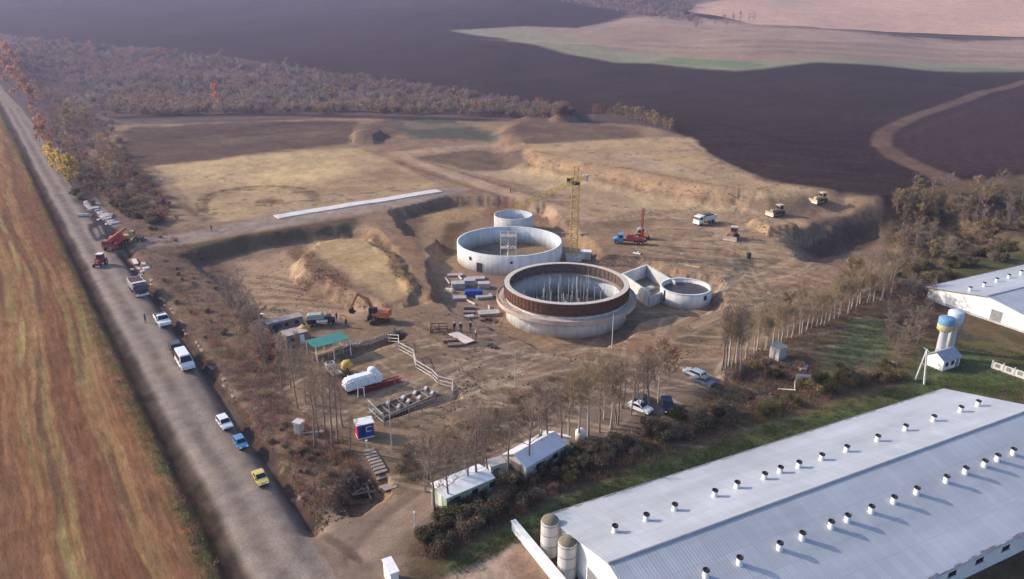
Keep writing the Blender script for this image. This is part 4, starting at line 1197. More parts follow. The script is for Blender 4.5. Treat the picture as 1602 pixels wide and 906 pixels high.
def car(name, label, cat, p, rz, paint, L=4.1, W=1.7, H=1.45, style='hatch', group=None, dz=0.0, wr=.31):
    t = thing(name, label, cat, (p[0], p[1], p[2] + dz), rz, group)
    h = L / 2; b = .62 * H; ta = .24
    if style == 'hatch':
        up_ = [(-h, .55), (-h + .03, b), (-h + .28, H - .06), (-h + .6, H), (h * .12, H), (h * .50, b + .06), (h * .92, b - .14), (h, .52)]
        gl = [(-h + .25, b + .04), (-h + .45, H - .1), (h * .10, H - .1), (h * .42, b + .04)]; ws = ((h * .12, H), (h * .50, b + .06)); rw = ((-h + .03, b), (-h + .28, H - .06))
    elif style == 'sedan':
        up_ = [(-h, .5), (-h + .04, b - .03), (-h * .55, b + .03), (-h * .36, H - .03), (-h * .2, H), (h * .10, H), (h * .45, b + .05), (h * .92, b - .12), (h, .5)]
        gl = [(-h * .52, b + .05), (-h * .33, H - .1), (h * .08, H - .1), (h * .38, b + .05)]; ws = ((h * .10, H), (h * .45, b + .05)); rw = ((-h * .55, b + .03), (-h * .36, H - .03))
    elif style == 'van':
        up_ = [(-h, .4), (-h, H - .15), (-h + .15, H), (h * .42, H), (h * .72, H * .58), (h * .97, H * .44), (h, .4)]
        gl = [(-h + .3, H * .58), (-h + .3, H - .28), (h * .40, H - .28), (h * .62, H * .58)]; ws = ((h * .44, H - .05), (h * .72, H * .58)); rw = ((-h, H * .58), (-h, H - .25)); b = H * .56
    else:  # pickup
        up_ = [(-h, .5), (-h, b), (-h * .12, b), (-h * .05, H - .05), (h * .02, H), (h * .28, H), (h * .52, b + .04), (h * .95, b - .10), (h, .5)]
        gl = [(-h * .05, b + .05), (h * .0, H - .12), (h * .26, H - .12), (h * .46, b + .05)]; ws = ((h * .28, H), (h * .52, b + .04)); rw = ((-h * .12, b), (-h * .05, H - .05))
    prof = [(-h, .28)] + up_ + [(h, .28)]
    prof = prof[::-1]
    body = MB().extrude(prof, W, zt=b, k=ta).build('body', paint, t, bevel=.05)
    hw = lambda z: W / 2 - max(0, z - b) * ta
    for s in (1, -1):
        MB().add([(x, s * (hw(z) + .012), z) for x, z in gl] + [(x, s * (hw(z) - .03), z) for x, z in gl], [(0, 1, 2, 3), (7, 6, 5, 4), (0, 4, 5, 1), (1, 5, 6, 2), (2, 6, 7, 3), (3, 7, 4, 0)]).build('side_window', GLASS, t)
    for nm, ((xa, za), (xb, zb)) in (('windscreen', ws), ('rear_window', rw)):
        if style == 'van' and nm == 'rear_window': continue
        pa, pb = Vector((xa, 0, za)), Vector((xb, 0, zb)); d = pb - pa
        p0, p1 = pa + d * .1, pa + d * .92
        nr_ = Vector((-d.z, 0, d.x)).normalized()
        if nr_.z < 0: nr_ = -nr_
        if nm == 'rear_window' and nr_.x > 0: nr_ = -nr_
        pts = [(p0.x, hw(p0.z) - .09, p0.z), (p0.x, -hw(p0.z) + .09, p0.z), (p1.x, -hw(p1.z) + .07, p1.z), (p1.x, hw(p1.z) - .07, p1.z)]
        pts2 = [(q[0] + nr_.x * .014, q[1], q[2] + nr_.z * .014) for q in pts]; pts3 = [(q[0] - nr_.x * .03, q[1], q[2] - nr_.z * .03) for q in pts]
        MB().add(pts2 + pts3, [(0, 1, 2, 3), (7, 6, 5, 4), (0, 4, 5, 1), (1, 5, 6, 2), (2, 6, 7, 3), (3, 7, 4, 0)]).build(nm, GLASS, t)
    for x in (h * .62, -h * .60):
        for s in (1, -1):
            wheel(t, x, s * (W / 2 - .09), wr, .2)
    for s in (1, -1):
        MB().box((h - .06, s * (W / 2 - .28), .62 * b / .9 if style != 'van' else .85), (.16, .34, .16)).build('headlight', LAMP, t)
        MB().box((-h + .02, s * (W / 2 - .16), .78 * b / .9 if style != 'van' else 1.0), (.08, .18, .26)).build('tail_light', TAIL, t)
        MB().box((ws[1][0] - .1, s * (W / 2 + .08), b + .1), (.12, .18, .12)).build('mirror', BLACK, t)
    MB().box((h - .01, 0, .42), (.10, W - .1, .18)).build('bumper', BLACK, t)
    MB().box((-h + .01, 0, .42), (.10, W - .1, .18)).build('bumper', BLACK, t)
    if style == 'pickup':
        MB().box((-h * .56, 0, b + .003), (h * .80, W - .22, .012)).build('load_bed', mat('dark bed liner', (.05, .05, .055), .8, 0, .2, 2), t)
    return t


down = heading((250, 450), (350, 612))      # along the road towards the junction
car('pickup', 'white pickup with dark load bed parked on the dirt road, person standing beside it', 'pickup', G(255, 506), down + .04, WHITEC, 4.9, 1.8, 1.7, 'pickup', wr=.36)
car('parked_car', 'dark car parked right behind the white minibus', 'car', G(277, 551), down, mat('black car paint', (.03, .03, .035), .3, 0, .1, 2, 0, .5), 4.2, 1.75, 1.6, 'hatch')
car('minibus', 'long white minibus on the dirt road with its windscreen toward the camera', 'van', G(290, 572), down + .02, WHITEC, 5.6, 2.0, 2.35, 'van', wr=.34)
car('parked_car', 'small white hatchback parked just ahead of the blue car', 'car', G(352, 666), down + .06, WHITEC, 4.1, 1.68, 1.46, 'hatch')
car('parked_car', 'bright blue small car parked between white hatchback and yellow car', 'car', G(377, 697), down + .04, BLUEC, 3.7, 1.6, 1.42, 'hatch')
car('parked_car', 'yellow sedan parked alone nearest the junction', 'car', G(408, 752), down - .02, YELC, 4.1, 1.66, 1.42, 'sedan')
# cars by the tree belt on the right
ca = heading((1097, 598), (1072, 590))
car('parked_car', 'silver car with pale bonnet parked behind the grey car by the tree clump', 'car', G(1086, 588), ca - .2, mat('silver car paint', (.42, .47, .54), .3, .3, .06, 3), 4.5, 1.75, 1.5, 'hatch')
car('parked_car', 'grey blue car nearest the sandy tree mound', 'car', G(1099, 600), ca - .1, mat('grey blue car paint', (.15, .18, .25), .3, .3, .06, 3), 4.5, 1.75, 1.5, 'sedan')
car('parked_car', 'white car nosing out of the bushes beside bare trees', 'car', G(1001, 642), heading((990, 637), (1016, 647)), WHITEC, 4.3, 1.72, 1.5, 'sedan')
car('parked_car', 'dark grey car half hidden behind the white car by the bushes', 'car', G(1001, 628), R(70), mat('dark grey car paint', (.09, .09, .095), .35, .2, .1, 3), 4.0, 1.7, 1.45, 'hatch')
car('parked_car', 'dark blue car facing the camera at the edge of the bushes', 'car', G(1044, 640), R(-92), mat('navy car paint', (.018, .025, .075), .3, .1, .1, 3), 4.2, 1.72, 1.5, 'hatch')


def tracks(t, L, W, h, gauge):
    for s in (1, -1):
        pr = [(-L / 2, h * .5), (-L / 2 + h * .2, h * .12), (-L / 2 + h * .5, 0), (L / 2 - h * .5, 0), (L / 2 - h * .2, h * .12), (L / 2, h * .5), (L / 2 - h * .2, h * .88), (L / 2 - h * .5, h), (-L / 2 + h * .5, h), (-L / 2 + h * .2, h * .88)]
        mb = MB(); n = len(pr)
        y0, y1 = s * gauge / 2 - W / 2, s * gauge / 2 + W / 2
        mb.add([(x, y0, z) for x, z in pr] + [(x, y1, z) for x, z in pr], [tuple(range(n)), tuple(range(2 * n - 1, n - 1, -1))] + [((i + 1) % n, i, n + i, n + (i + 1) % n) for i in range(n)])
        for k in range(12):
            x = -L / 2 + h * .5 + (L - h) * k / 11
            mb.box((x, s * gauge / 2, h + .02), (.08, W + .04, .05))
        mb.build('track', mat('muddy track', (.07, .055, .045), .9, .1, .3, 3), t)


def bulldozer(label, p, rz, paint, blade_c):
    t = thing('bulldozer', label, 'bulldozer', p, rz, 'bulldozers levelling the terrace')
    tracks(t, 3.6, .55, 1.1, 2.0)
    MB().box((.9, 0, 1.35), (2.2, 1.2, 1.0)).build('engine_hood', paint, t, bevel=.08)
    MB().box((-.3, 0, .85), (3.0, 1.5, .6)).build('chassis', BLACK, t)
    c = MB().box((-.85, 0, 2.15), (1.5, 1.6, 1.7), taper=.9).build('cab', paint, t, bevel=.06)
    MB().box((-.08, 0, 2.3), (.05, 1.2, .8)).build('cab_window', GLASS, c)
    for s in (1, -1):
        MB().box((-.85, s * .76, 2.3), (1.0, .06, .8)).build('cab_window', GLASS, c)
    MB().box((-.85, 0, 3.04), (1.8, 1.8, .12)).build('roof', blade_c, t, bevel=.03)
    b = MB()
    for k in range(5):
        a = -.5 + k * .25
        b.box((2.75 - .18 * math.cos(a * 2), 0, .25 + k * .24), (.10, 3.4, .27), 0, 1, a * .5)
    b.build('blade', blade_c, t)
    for s in (1, -1):
        MB().tube((-.2, s * 1.45, .55), (2.65, s * 1.45, .45), .12, n=6).build('push_arm', paint, t)
    MB().tube((1.3, .25, 1.8), (1.3, .25, 2.7), .08, n=6).build('exhaust', BLACK, t)
    MB().box((-2.2, 0, .9), (.5, 1.0, .8)).build('ripper', BLACK, t)
    return t


BDY = mat('faded yellow paint', (.48, .36, .16), .7, 0, .25, 2)
BDR = mat('rusty brown paint', (.30, .15, .09), .75, 0, .3, 2)
BLD = mat('worn bright steel', (.60, .50, .42), .5, .2, .2, 2)
bulldozer('rusty brown bulldozer pushing toward the camera right of the white dump truck', G(1146, 374), heading((1150, 368), (1138, 378)), BDR, BLD)
bulldozer('bulldozer with bright blade in the middle of the terrace tracks', G(1215, 337), heading((1222, 334), (1206, 338)), mat('dusty brown paint', (.30, .22, .15), .75, 0, .25, 2), BLD)
bulldozer('yellow bulldozer farthest up, close to the ploughed field', G(1282, 317), heading((1292, 314), (1268, 318)), BDY, BLD)


def dump_truck(label, p, rz, cab_c, bed_c, load, L=6.6):
    t = thing('dump_truck', label, 'truck', p, rz)
    MB().box((0, 0, .85), (L - .2, .9, .25)).build('chassis', BLACK, t)
    c = MB().extrude([(L / 2, .6), (L / 2, 1.5), (L / 2 - .25, 2.55), (L / 2 - 1.75, 2.55), (L / 2 - 1.75, .6)], 2.3, zt=1.5, k=.06).build('cab', cab_c, t, bevel=.07)
    MB().box((L / 2 - .06, 0, 2.0), (.10, 1.9, .75), ry=-.23).build('windscreen', GLASS, c)
    for s in (1, -1):
        MB().box((L / 2 - .85, s * 1.13, 1.95), (1.0, .05, .65)).build('side_window', GLASS, c)
        MB().box((L / 2 + .02, s * .85, .95), (.08, .3, .22)).build('headlight', LAMP, c)
        MB().box((L / 2 - .1, s * 1.3, 2.0), (.1, .2, .4)).build('mirror', BLACK, c)
    MB().box((L / 2 + .02, 0, .65), (.18, 2.3, .3)).build('bumper', WHITE, t)
    x0, x1 = -L / 2, L / 2 - 1.95
    xm, Lb = (x0 + x1) / 2, x1 - x0
    b = MB().box((xm, 0, 1.12), (Lb, 2.3, .1))
    for s in (1, -1):
        b.box((xm, s * 1.17, 1.72), (Lb, .09, 1.25))
    b.box((x0 + .05, 0, 1.72), (.1, 2.22, 1.25)); b.box((x1 - .05, 0, 1.9), (.1, 2.22, 1.6)); b.box((x1 + .3, 0, 2.72), (.8, 2.4, .08))
    bed = b.build('tipper_body', bed_c, t)
    rb = MB()
    for k in range(6):
        for s in (1, -1):
            rb.box((x0 + .3 + k * (Lb - .6) / 5, s * 1.25, 1.7), (.1, .07, 1.2))
    rb.build('side_ribs', bed_c, bed)
    MB().box((xm, 0, 1.85), (Lb - .2, 2.2, 1.35), taper=.72).build('load', load, t)
    for x in (L / 2 - 1.0, -L / 2 + 1.0, -L / 2 + 2.15):
        for s in (1, -1):
            wheel(t, x, s * .98, .5, .34)
    return t


dump_truck('dump truck with white rimmed dark open bed and navy cab on the dirt road', G(218, 458), down + .05, mat('navy truck paint', (.03, .035, .10), .45, 0, .15, 2), mat('dirty white body', (.60, .56, .54), .7, 0, .2, 1.5), mat('dark earth load', (.075, .045, .038), 1, 0, .35, 1.5), 7.0)
dump_truck('white dump truck on the bare terrace facing left', G(1102, 350), heading((1112, 347), (1090, 352)), WHITE, mat('white body grey', (.62, .62, .62), .6, 0, .15, 1.5), mat('dark empty bed', (.05, .045, .045), 1, 0, .35, 1.5), 6.8)


def excavator(label, p, rz, slew, paint, reach=1.0):
    t = thing('excavator', label, 'excavator', p, rz)
    tracks(t, 3.8, .6, .95, 2.3)
    MB().box((0, 0, .75), (2.0, 1.8, .5)).build('undercarriage', BLACK, t)
    Rm = Matrix.Rotation(slew, 3, 'Z')

    def rot(mb):
        mb.v = [tuple(Rm @ Vector(v)) for v in mb.v]; return mb
    MB().lathe([(.75, .95), (.75, 1.2)], 14).build('turntable', BLACK, t)
    rot(MB().box((-.7, 0, 1.75), (3.0, 2.5, 1.05))).build('house', paint, t, bevel=.1)
    rot(MB().box((-1.95, 0, 1.7), (.7, 2.45, 1.1))).build('counterweight', paint, t, bevel=.12)
    c = rot(MB().box((.55, .78, 2.2), (1.5, .95, 1.8), taper=.92)).build('cab', BLACK, t, bevel=.06)
    rot(MB().box((1.27, .78, 2.4), (.08, .75, 1.0))).build('cab_window', GLASS, c)
    rot(MB().box((.5, 1.22, 2.45), (1.1, .08, .8))).build('cab_window', GLASS, c)
    bm_ = MB()
    P = [Vector((.7, -.2, 1.7)), Vector((2.0 * reach, -.2, 4.3)), Vector((4.0 * reach, -.2, 5.0))]
    for a, b, r0, r1 in ((P[0], P[1], .30, .36), (P[1], P[2], .36, .22)):
        bm_.tube(a, b, r0, r1, 4)
    rot(bm_).build('boom', paint, t)
    S = [Vector((3.7 * reach, -.2, 5.25)), Vector((5.3 * reach, -.2, 2.2))]
    rot(MB().tube(S[0], S[1], .26, .18, 4)).build('stick', paint, t)
    rot(MB().tube((.9, .12, 1.6), P[1] + Vector((0, .32, -.3)), .09, n=6).tube(P[1] + Vector((.2, .25, .35)), S[0] + Vector((-.1, .25, .2)), .09, n=6)).build('hydraulic_ram', STEEL, t)
    bk = MB().extrude([(5.0 * reach, 2.3), (5.6 * reach, 2.1), (5.5 * reach, 1.3), (4.7 * reach, 1.2), (4.5 * reach, 1.5), (5.0 * reach, 1.6)][::-1], 1.0, zt=9)
    bk.v = [(x, y - .2, z) for x, y, z in bk.v]
    rot(bk).build('bucket', BLACK, t)
    return t


e0 = G(592, 503)
excavator('orange tracked excavator with boom folded out to the left over the lower pad', e0, R(20), heading((592, 500), (556, 497)) - R(20), ORANGE)


def tractor(label, p, rz, paint, roof):
    t = thing('tractor', label, 'tractor', p, rz)
    MB().box((.75, 0, 1.15), (1.9, .75, .7)).build('engine_hood', paint, t, bevel=.08)
    MB().box((.2, 0, .75), (3.0, .55, .45)).build('chassis', BLACK, t)
    c = MB().box((-.75, 0, 1.9), (1.35, 1.35, 1.4), taper=.92).build('cab', paint, t, bevel=.06)
    MB().box((-.06, 0, 2.05), (.08, 1.1, .8)).build('cab_window', GLASS, c); MB().box((-1.42, 0, 2.05), (.08, 1.1, .8)).build('cab_window', GLASS, c)
    for s in (1, -1):
        MB().box((-.75, s * .66, 2.05), (1.0, .07, .8)).build('cab_window', GLASS, c)
        MB().box((-.9, s * 1.0, 1.55), (1.3, .5, .12)).build('mudguard', paint, t)
        wheel(t, -.9, s * .95, .72, .42); wheel(t, 1.25, s * .8, .42, .28)
        MB().box((1.72, s * .25, 1.15), (.06, .2, .2)).build('headlight', LAMP, t)
    MB().box((-.75, 0, 2.66), (1.5, 1.45, .14)).build('roof', roof, t, bevel=.04)
    MB().tube((1.1, .28, 1.5), (1.1, .28, 2.3), .06, n=6).build('exhaust', BLACK, t)
    return t


tractor('small red tractor with white roof standing alone on the dirt road', G(157, 416), R(-86), RED, WHITE)
tractor('orange red tractor with pale roof behind the red mast of the truck crane', G(1005, 374), R(-40), ORANGE, mat('pale cab roof', (.65, .6, .55), .5, 0, .1, 2))

# red truck crane at the site entrance
p = G(179, 388)
t = thing('truck_crane', 'red truck crane with folded boom at the site entrance', 'crane truck', p, R(-90))
MB().box((-1.0, 0, .9), (8.4, 1.3, .35)).build('chassis', BLACK, t)
c = MB().extrude([(3.2, .6), (3.2, 1.6), (2.95, 2.6), (1.4, 2.6), (1.4, .6)], 2.4, zt=1.6, k=.05).build('cab', RED, t, bevel=.08)
MB().box((3.12, 0, 2.05), (.10, 2.0, .75), ry=-.23).build('windscreen', GLASS, c)
for s in (1, -1):
    MB().box((2.3, s * 1.18, 2.0), (1.0, .06, .65)).build('side_window', GLASS, c)
    MB().box((3.22, s * .9, 1.0), (.08, .3, .22)).build('headlight', LAMP, c)
    for x in (2.2, -2.2, -3.5):
        wheel(t, x, s * 1.0, .52, .36)
MB().box((-1.6, 0, 1.25), (5.6, 2.3, .35)).build('deck', RED, t, bevel=.05)
MB().box((-2.2, .2, 2.0), (2.2, 1.7, 1.3)).build('crane_house', RED, t, bevel=.1)
MB().box((-1.0, -.8, 2.0), (1.2, .75, 1.4)).build('operator_cab', mat('pale red', (.60, .28, .25), .5, 0, .15, 2), t, bevel=.05)
MB().box((-1.7, .35, 3.0), (8.2, .6, .6), ry=.10).build('boom', RED, t)
MB().tube((2.2, .35, 2.55), (2.6, .35, 2.0), .12, n=6).build('hook_block', YEL, t)
for x in (.9, -4.4):
    for s in (1, -1):
        MB().tube((x, s * 1.2, 1.0), (x, s * 1.5, .1), .09, n=6).build('outrigger', RED, t)
# flat trailer tipped on end: red frame with pale bed
p = G(211, 415)
t = thing('trailer', 'narrow red framed trailer with pale bed beside the ditch', 'trailer', p, heading((205, 402), (214, 418)))
MB().box((0, 0, .9), (4.4, 1.2, .14)).build('bed', mat('pale bed boards', (.68, .60, .56), .8, 0, .15, 1), t)
f = MB()
for s in (1, -1):
    f.box((0, s * .66, .95), (4.5, .12, .4))
f.build('frame', RED, t)
for s in (1, -1):
    wheel(t, -.6, s * .75, .38, .24); wheel(t, .5, s * .75, .38, .24)
MB().tube((2.2, 0, .8), (3.3, 0, .55), .07, n=6).build('drawbar', RED, t)
# yellow loader half hidden at the causeway mouth
p = G(206, 378)
t = thing('wheel_loader', 'dark yellow wheel loader in shade right of the red truck crane', 'loader', p, R(10))
MB().box((-.9, 0, 1.4), (2.2, 1.5, .9)).build('engine_hood', BDY, t, bevel=.08)
c = MB().box((.4, 0, 2.0), (1.2, 1.4, 1.5), taper=.92).build('cab', BDY, t, bevel=.05)
MB().box((1.0, 0, 2.2), (.08, 1.1, .8)).build('cab_window', GLASS, c)
for s in (1, -1):
    wheel(t, -1.2, s * .95, .65, .45); wheel(t, 1.3, s * .95, .65, .45)
    MB().tube((.9, s * .5, 1.5), (2.6, s * .5, .7), .11, n=5).build('lift_arm', BDY, t)
MB().extrude([(2.5, 1.0), (2.5, .2), (3.4, .15), (3.3, .3), (2.7, .45), (2.65, 1.0)], 2.2, zt=9).build('bucket', BLACK, t)

# blue drilling truck with red mast
p = G(978, 381)
t = thing('drilling_rig', 'blue cabbed drilling truck with tall red mast raised beside the tanks', 'drilling rig', p, R(170))
MB().box((-1.5, 0, .9), (7.6, 1.1, .3)).build('chassis', BLACK, t)
c = MB().extrude([(2.9, .6), (2.9, 1.4), (2.0, 1.55), (1.75, 2.5), (.5, 2.5), (.5, .6)], 2.2, zt=1.5, k=.05).build('cab', BLUEC, t, bevel=.07)
MB().box((1.86, 0, 2.05), (.08, 1.8, .7), ry=-.25).build('windscreen', GLASS, c)
MB().box((2.93, 0, 1.0), (.1, 1.7, .5)).build('grille', WHITE, c)
for s in (1, -1):
    MB().box((1.1, s * 1.08, 2.0), (.8, .06, .6)).build('side_window', GLASS, c)
    for x in (2.0, -2.6, -3.9):
        wheel(t, x, s * .95, .52, .36)
MB().box((-2.4, 0, 1.35), (4.4, 2.1, .5)).build('deck', RED, t, bevel=.05)
MB().box((-1.2, 0, 2.0), (1.6, 1.7, 1.0)).build('engine_box', RED, t, bevel=.06)
lattice(MB(), (-3.9, 0, .4), (-3.9, 0, 9.3), .26, .26, 12, .07).build('mast', RED, t)
MB().tube((-3.9, 0, .5), (-3.9, 0, 8.6), .10, n=6).build('drill_rod', ORANGE, t)
MB().tube((-1.6, .5, 1.6), (-3.7, .3, 4.6), .10, n=6).tube((-1.6, -.5, 1.6), (-3.7, -.3, 4.6), .10, n=6).build('mast_ram', STEEL, t)
for s in (1, -1):
    MB().tube((-4.4, s * .9, 1.1), (-4.4, s * 1.1, .05), .10, n=6).build('outrigger', RED, t)
# army-style covered truck above the teal shelter
p = G(503, 508)
t = thing('covered_truck', 'dark truck with pale grey canvas cover parked above the teal roofed shelter', 'truck', p, heading((490, 508), (522, 506)))
MB().box((0, 0, .85), (6.4, 1.0, .3)).build('chassis', BLACK, t)
c = MB().extrude([(3.3, .6), (3.3, 1.4), (2.5, 1.55), (2.3, 2.4), (1.2, 2.4), (1.2, .6)], 2.1, zt=1.5, k=.06).build('cab', BLACK, t, bevel=.06)
MB().box((2.42, 0, 2.0), (.08, 1.7, .6), ry=-.25).build('windscreen', GLASS, c)
MB().box((-1.1, 0, 1.4), (4.3, 2.3, .8)).build('load_box', BLACK, t)
cv = MB().extrude([(-3.2, 1.75), (-3.2, 2.6), (-2.9, 2.95), (.2, 2.95), (.6, 2.5), (.9, 1.75)], 2.3, zt=2.2, k=.25).build('canvas_cover', mat('grey green canvas', (.36, .39, .36), .95, 0, .15, 1.5), t, bevel=.08)
MB().box((.3, -1.25, 1.4), (2.6, .10, .6)).build('side_board', WHITE, t)
for s in (1, -1):
    for x in (2.3, -1.4, -2.5):
        wheel(t, x, s * .95, .5, .34)

# real sizes: these small cars and machines measure shorter than a modern car
for o in list(col.objects):
    lb = o.get('label', '')
    for key, k in (('yellow sedan', .80), ('bright blue small car', .80), ('small white hatchback', .84), ('white pickup with', 1.14), ('dump truck with white rimmed', 1.06), ('silver car with pale', .82), ('grey blue car nearest', .82), ('white car nosing', .86), ('dark grey car half', .86), ('dark blue car facing', .92), ('dark truck with pale grey canvas', .76)):
        if o.parent is None and lb.startswith(key):
            o.scale = (k, k, k)
# ------------------------------------------------------------------ people
def person_mesh(name, pose=0):
    """one continuous skinned figure, 1.75 m, standing with slightly bent arms (or mid-stride)"""
    st = .16 if pose else .05
    J = [(0, 0, .95), (0, 0, 1.18), (0, 0, 1.40), (0, 0, 1.50), (.01, 0, 1.60), (.015, 0, 1.72),
         (0, .19, 1.42), (.02, .26, 1.14), (.12, .25, .92), (.16, .24, .84),
         (0, -.19, 1.42), (-.02, -.26, 1.14), (.08, -.26, .92), (.11, -.26, .83),
         (0, .09, .88), (.03 + st, .11, .48), (st - .04, .11, .08), (st + .12, .12, .04),
         (0, -.09, .88), (.03 - st * .4, -.11, .48), (-st - .08, -.11, .08), (-st + .08, -.12, .04)]
    Rr = [.15, .15, .16, .065, .10, .085, .075, .055, .04, .04, .075, .055, .04, .04, .10, .068, .045, .04, .10, .068, .045, .04]
    E = [(0, 1), (1, 2), (2, 3), (3, 4), (4, 5), (2, 6), (6, 7), (7, 8), (8, 9), (2, 10), (10, 11), (11, 12), (12, 13), (0, 14), (14, 15), (15, 16), (16, 17), (0, 18), (18, 19), (19, 20), (20, 21)]
    me = bpy.data.meshes.new(name); me.from_pydata(J, E, [])
    o = bpy.data.objects.new(name + '_tmp', me); col.objects.link(o)
    md = o.modifiers.new('s', 'SKIN'); o.modifiers.new('b', 'SUBSURF').levels = 1
    sv = me.skin_vertices[0].data
    for k, r in enumerate(Rr):
        sv[k].radius = (r, r)
    sv[0].use_root = True
    bpy.context.view_layer.update()
    dg = bpy.context.evaluated_depsgraph_get()
    out = bpy.data.meshes.new_from_object(o.evaluated_get(dg))
    out.name = name
    bpy.data.objects.remove(o); bpy.data.meshes.remove(me)
    out.polygons.foreach_set('use_smooth', np.ones(len(out.polygons), bool))
    return out


PM = [person_mesh('figure', 0), person_mesh('figure', 1)]
SKIN = mat('skin', (.45, .27, .19), .6, 0, .05, 2)
DARKC = mat('dark clothes', (.035, .035, .045), .95, 0, .2, 4)


def person(label, p, rz, top, hat, pose=0):
    me = PM[pose].copy(); me.materials.clear(); me.materials.append(DARKC)
    o = bpy.data.objects.new('person', me); col.objects.link(o)
    o.location = p; o.rotation_euler = (0, 0, rz)
    tag(o, label, 'person')
    MB().lathe([(.20, 1.02), (.22, 1.15), (.235, 1.36), (.14, 1.50), (.07, 1.53)], 12).build('jacket', top, o, True).scale = (.85, 1.1, 1)
    MB().lathe([(.125, 1.64), (.125, 1.70), (.09, 1.79), (.01, 1.82)], 12, (.015, 0, 0)).build('helmet', hat, o, True)
    MB().box((.115, 0, 1.62), (.03, .13, .09)).build('face', SKIN, o, bevel=.02)
    return o


NAVY = mat('navy jacket', (.03, .04, .09), .95, 0, .2, 4); GREYJ = mat('grey jacket', (.12, .12, .13), .95, 0, .2, 4)
ORJ = mat('orange vest', (.70, .20, .04), .9, 0, .1, 4); BRJ = mat('brown jacket', (.16, .09, .06), .95, 0, .2, 4)
person('dark clothed person standing on the dirt road beside the white pickup', G(228, 505), R(0), GREYJ, BLACK)
person('dark clothed person walking along the gravel causeway', G(331, 362), R(20), DARKC, BLACK, 1)
person('dark clothed person on the haul road beyond the small rear tank', G(799, 303), R(200), NAVY, BLACK)
person('dark clothed person standing right of the grey canvas truck', G(527, 503), R(30), DARKC, BLACK)
person('brown jacketed person walking left of the orange excavator', G(542, 512), R(150), BRJ, ORJ, 1)
person('dark clothed worker beside the brown open crate', G(711, 518), R(-60), DARKC, WHITE)
person('worker in navy jacket standing behind the pale formwork panel', G(721, 519), R(-90), NAVY, WHITE)
person('worker in grey jacket, farther of the two right of the pale formwork panel', G(735, 509), R(-120), GREYJ, ORJ)
person('worker in dark jacket, nearer of the two right of the pale formwork panel', G(736, 517), R(60), DARKC, WHITE)
person('worker in pale overall standing alone at the right end of the formwork panel', G(745, 529), R(180), mat('pale overall', (.5, .48, .45), .95, 0, .1, 4), ORJ)

# ------------------------------------------------------------------ formwork yard left of the tanks
def stack(label, px, py, rz, n, d, c, gap=.05, group=None, cat='formwork'):
    g = G(px, py)
    t = thing('formwork_stack', label, cat, g, R(rz), group)
    for k in range(n):
        m_ = MB().box((PR.uniform(-.06, .06), PR.uniform(-.06, .06), .18 + k * (d[2] + gap)), d, PR.uniform(-.05, .05))
        m_.build('panel', c, t)
    for s in (-.35, .35):
        MB().box((d[0] * s, 0, .06), (.12, d[1], .12)).build('bearer', WOOD, t)
    return t


PGREY = mat('grey panel', (.42, .40, .41), .7, 0, .2, 1)
PPINK = mat('pinkish grey panel', (.40, .34, .33), .8, 0, .25, 1)
stack('grey panel stack with pale top, leftmost of three behind the blue tarpaulin', 717, 451, 8, 7, (2.9, 2.2, .14), PGREY)
stack('grey panel stack with pale top, middle of three behind the blue tarpaulin', 735, 446, 8, 7, (2.5, 2.0, .14), PGREY)
stack('grey panel stack with pale top, rightmost of three behind the blue tarpaulin', 757, 450, 6, 6, (2.5, 1.9, .14), PGREY)
g = G(741, 463)
t = thing('tarpaulin_bale', 'blue tarpaulin covered bale in front of the three grey stacks', 'bale', g, R(4))
MB().box((0, 0, .65), (4.0, 1.9, 1.3), taper=.9).build('tarpaulin', BLUE, t, bevel=.15)
MB().box((0, 0, .06), (3.9, 1.8, .12)).build('pallet', WOOD, t)
stack('low pale panel pile left in front of the blue tarpaulin bale', 719, 469, 5, 3, (2.8, 1.7, .14), PPINK)
stack('low pale panel pile right of the blue tarpaulin bale', 757, 466, 18, 3, (3.4, 1.8, .12), PGREY)
stack('dark panel pile, upper of two below the blue tarpaulin bale', 733, 483, 4, 3, (2.0, 1.2, .12), mat('brown grey panel', (.22, .175, .165), .85, 0, .3, 1))
stack('dark panel pile, lower of two below the blue tarpaulin bale', 733, 490, 4, 2, (2.2, 1.1, .12), mat('brown grey panel', (.22, .175, .165)))
stack('pale panel pile beside the walkway ladder of the big tank', 765, 492, 10, 3, (4.2, 2.2, .12), PPINK)
stack('small pale panel pile at the left end of the ladder pile', 735, 497, 12, 2, (1.7, 1.2, .14), PGREY)
stack('wide pinkish panel pile just below the pale tank door', 745, 437, 8, 2, (4.0, 1.8, .14), PPINK)
stack('narrow pinkish panel pile left under the pale tank wall', 712, 432, 8, 2, (3.4, 1.4, .14), PPINK)
for px, py, a, L_, c_, lb in ((700, 441, -72, 4.0, 'w', 'pale pole lying upright left of the grey stacks'), (720, 436, -70, 2.6, 'w', 'short pale pole lying above the leftmost grey stack'), (736, 474, -52, 3.2, 'w', 'pale beam lying slanted below the blue tarpaulin bale'), (765, 483, -84, 2.2, 'w', 'thin pale beam lying right of the dark panel piles')):
    g = G(px, py)
    tag(MB().box((0, 0, .25), (L_, .3, .3)).build('beam', mat('pale beam', (.66, .56, .47), .8, 0, .15, 1), None, loc=g, rz=R(a)), lb, 'beam')
g = G(703, 457)
t = thing('sack_bale', 'cream wrapped bale at the left end of the formwork yard', 'bale', g, R(-25))
MB().box((0, 0, .4), (2.3, 1.2, .8), taper=.85).build('wrapping', mat('cream wrapping', (.72, .62, .42), .8, 0, .15, 1), t, bevel=.14)
g = G(764, 502)
t = thing('scrap_heap', 'heap of dark scrap boards beside the big tank', 'heap', g)
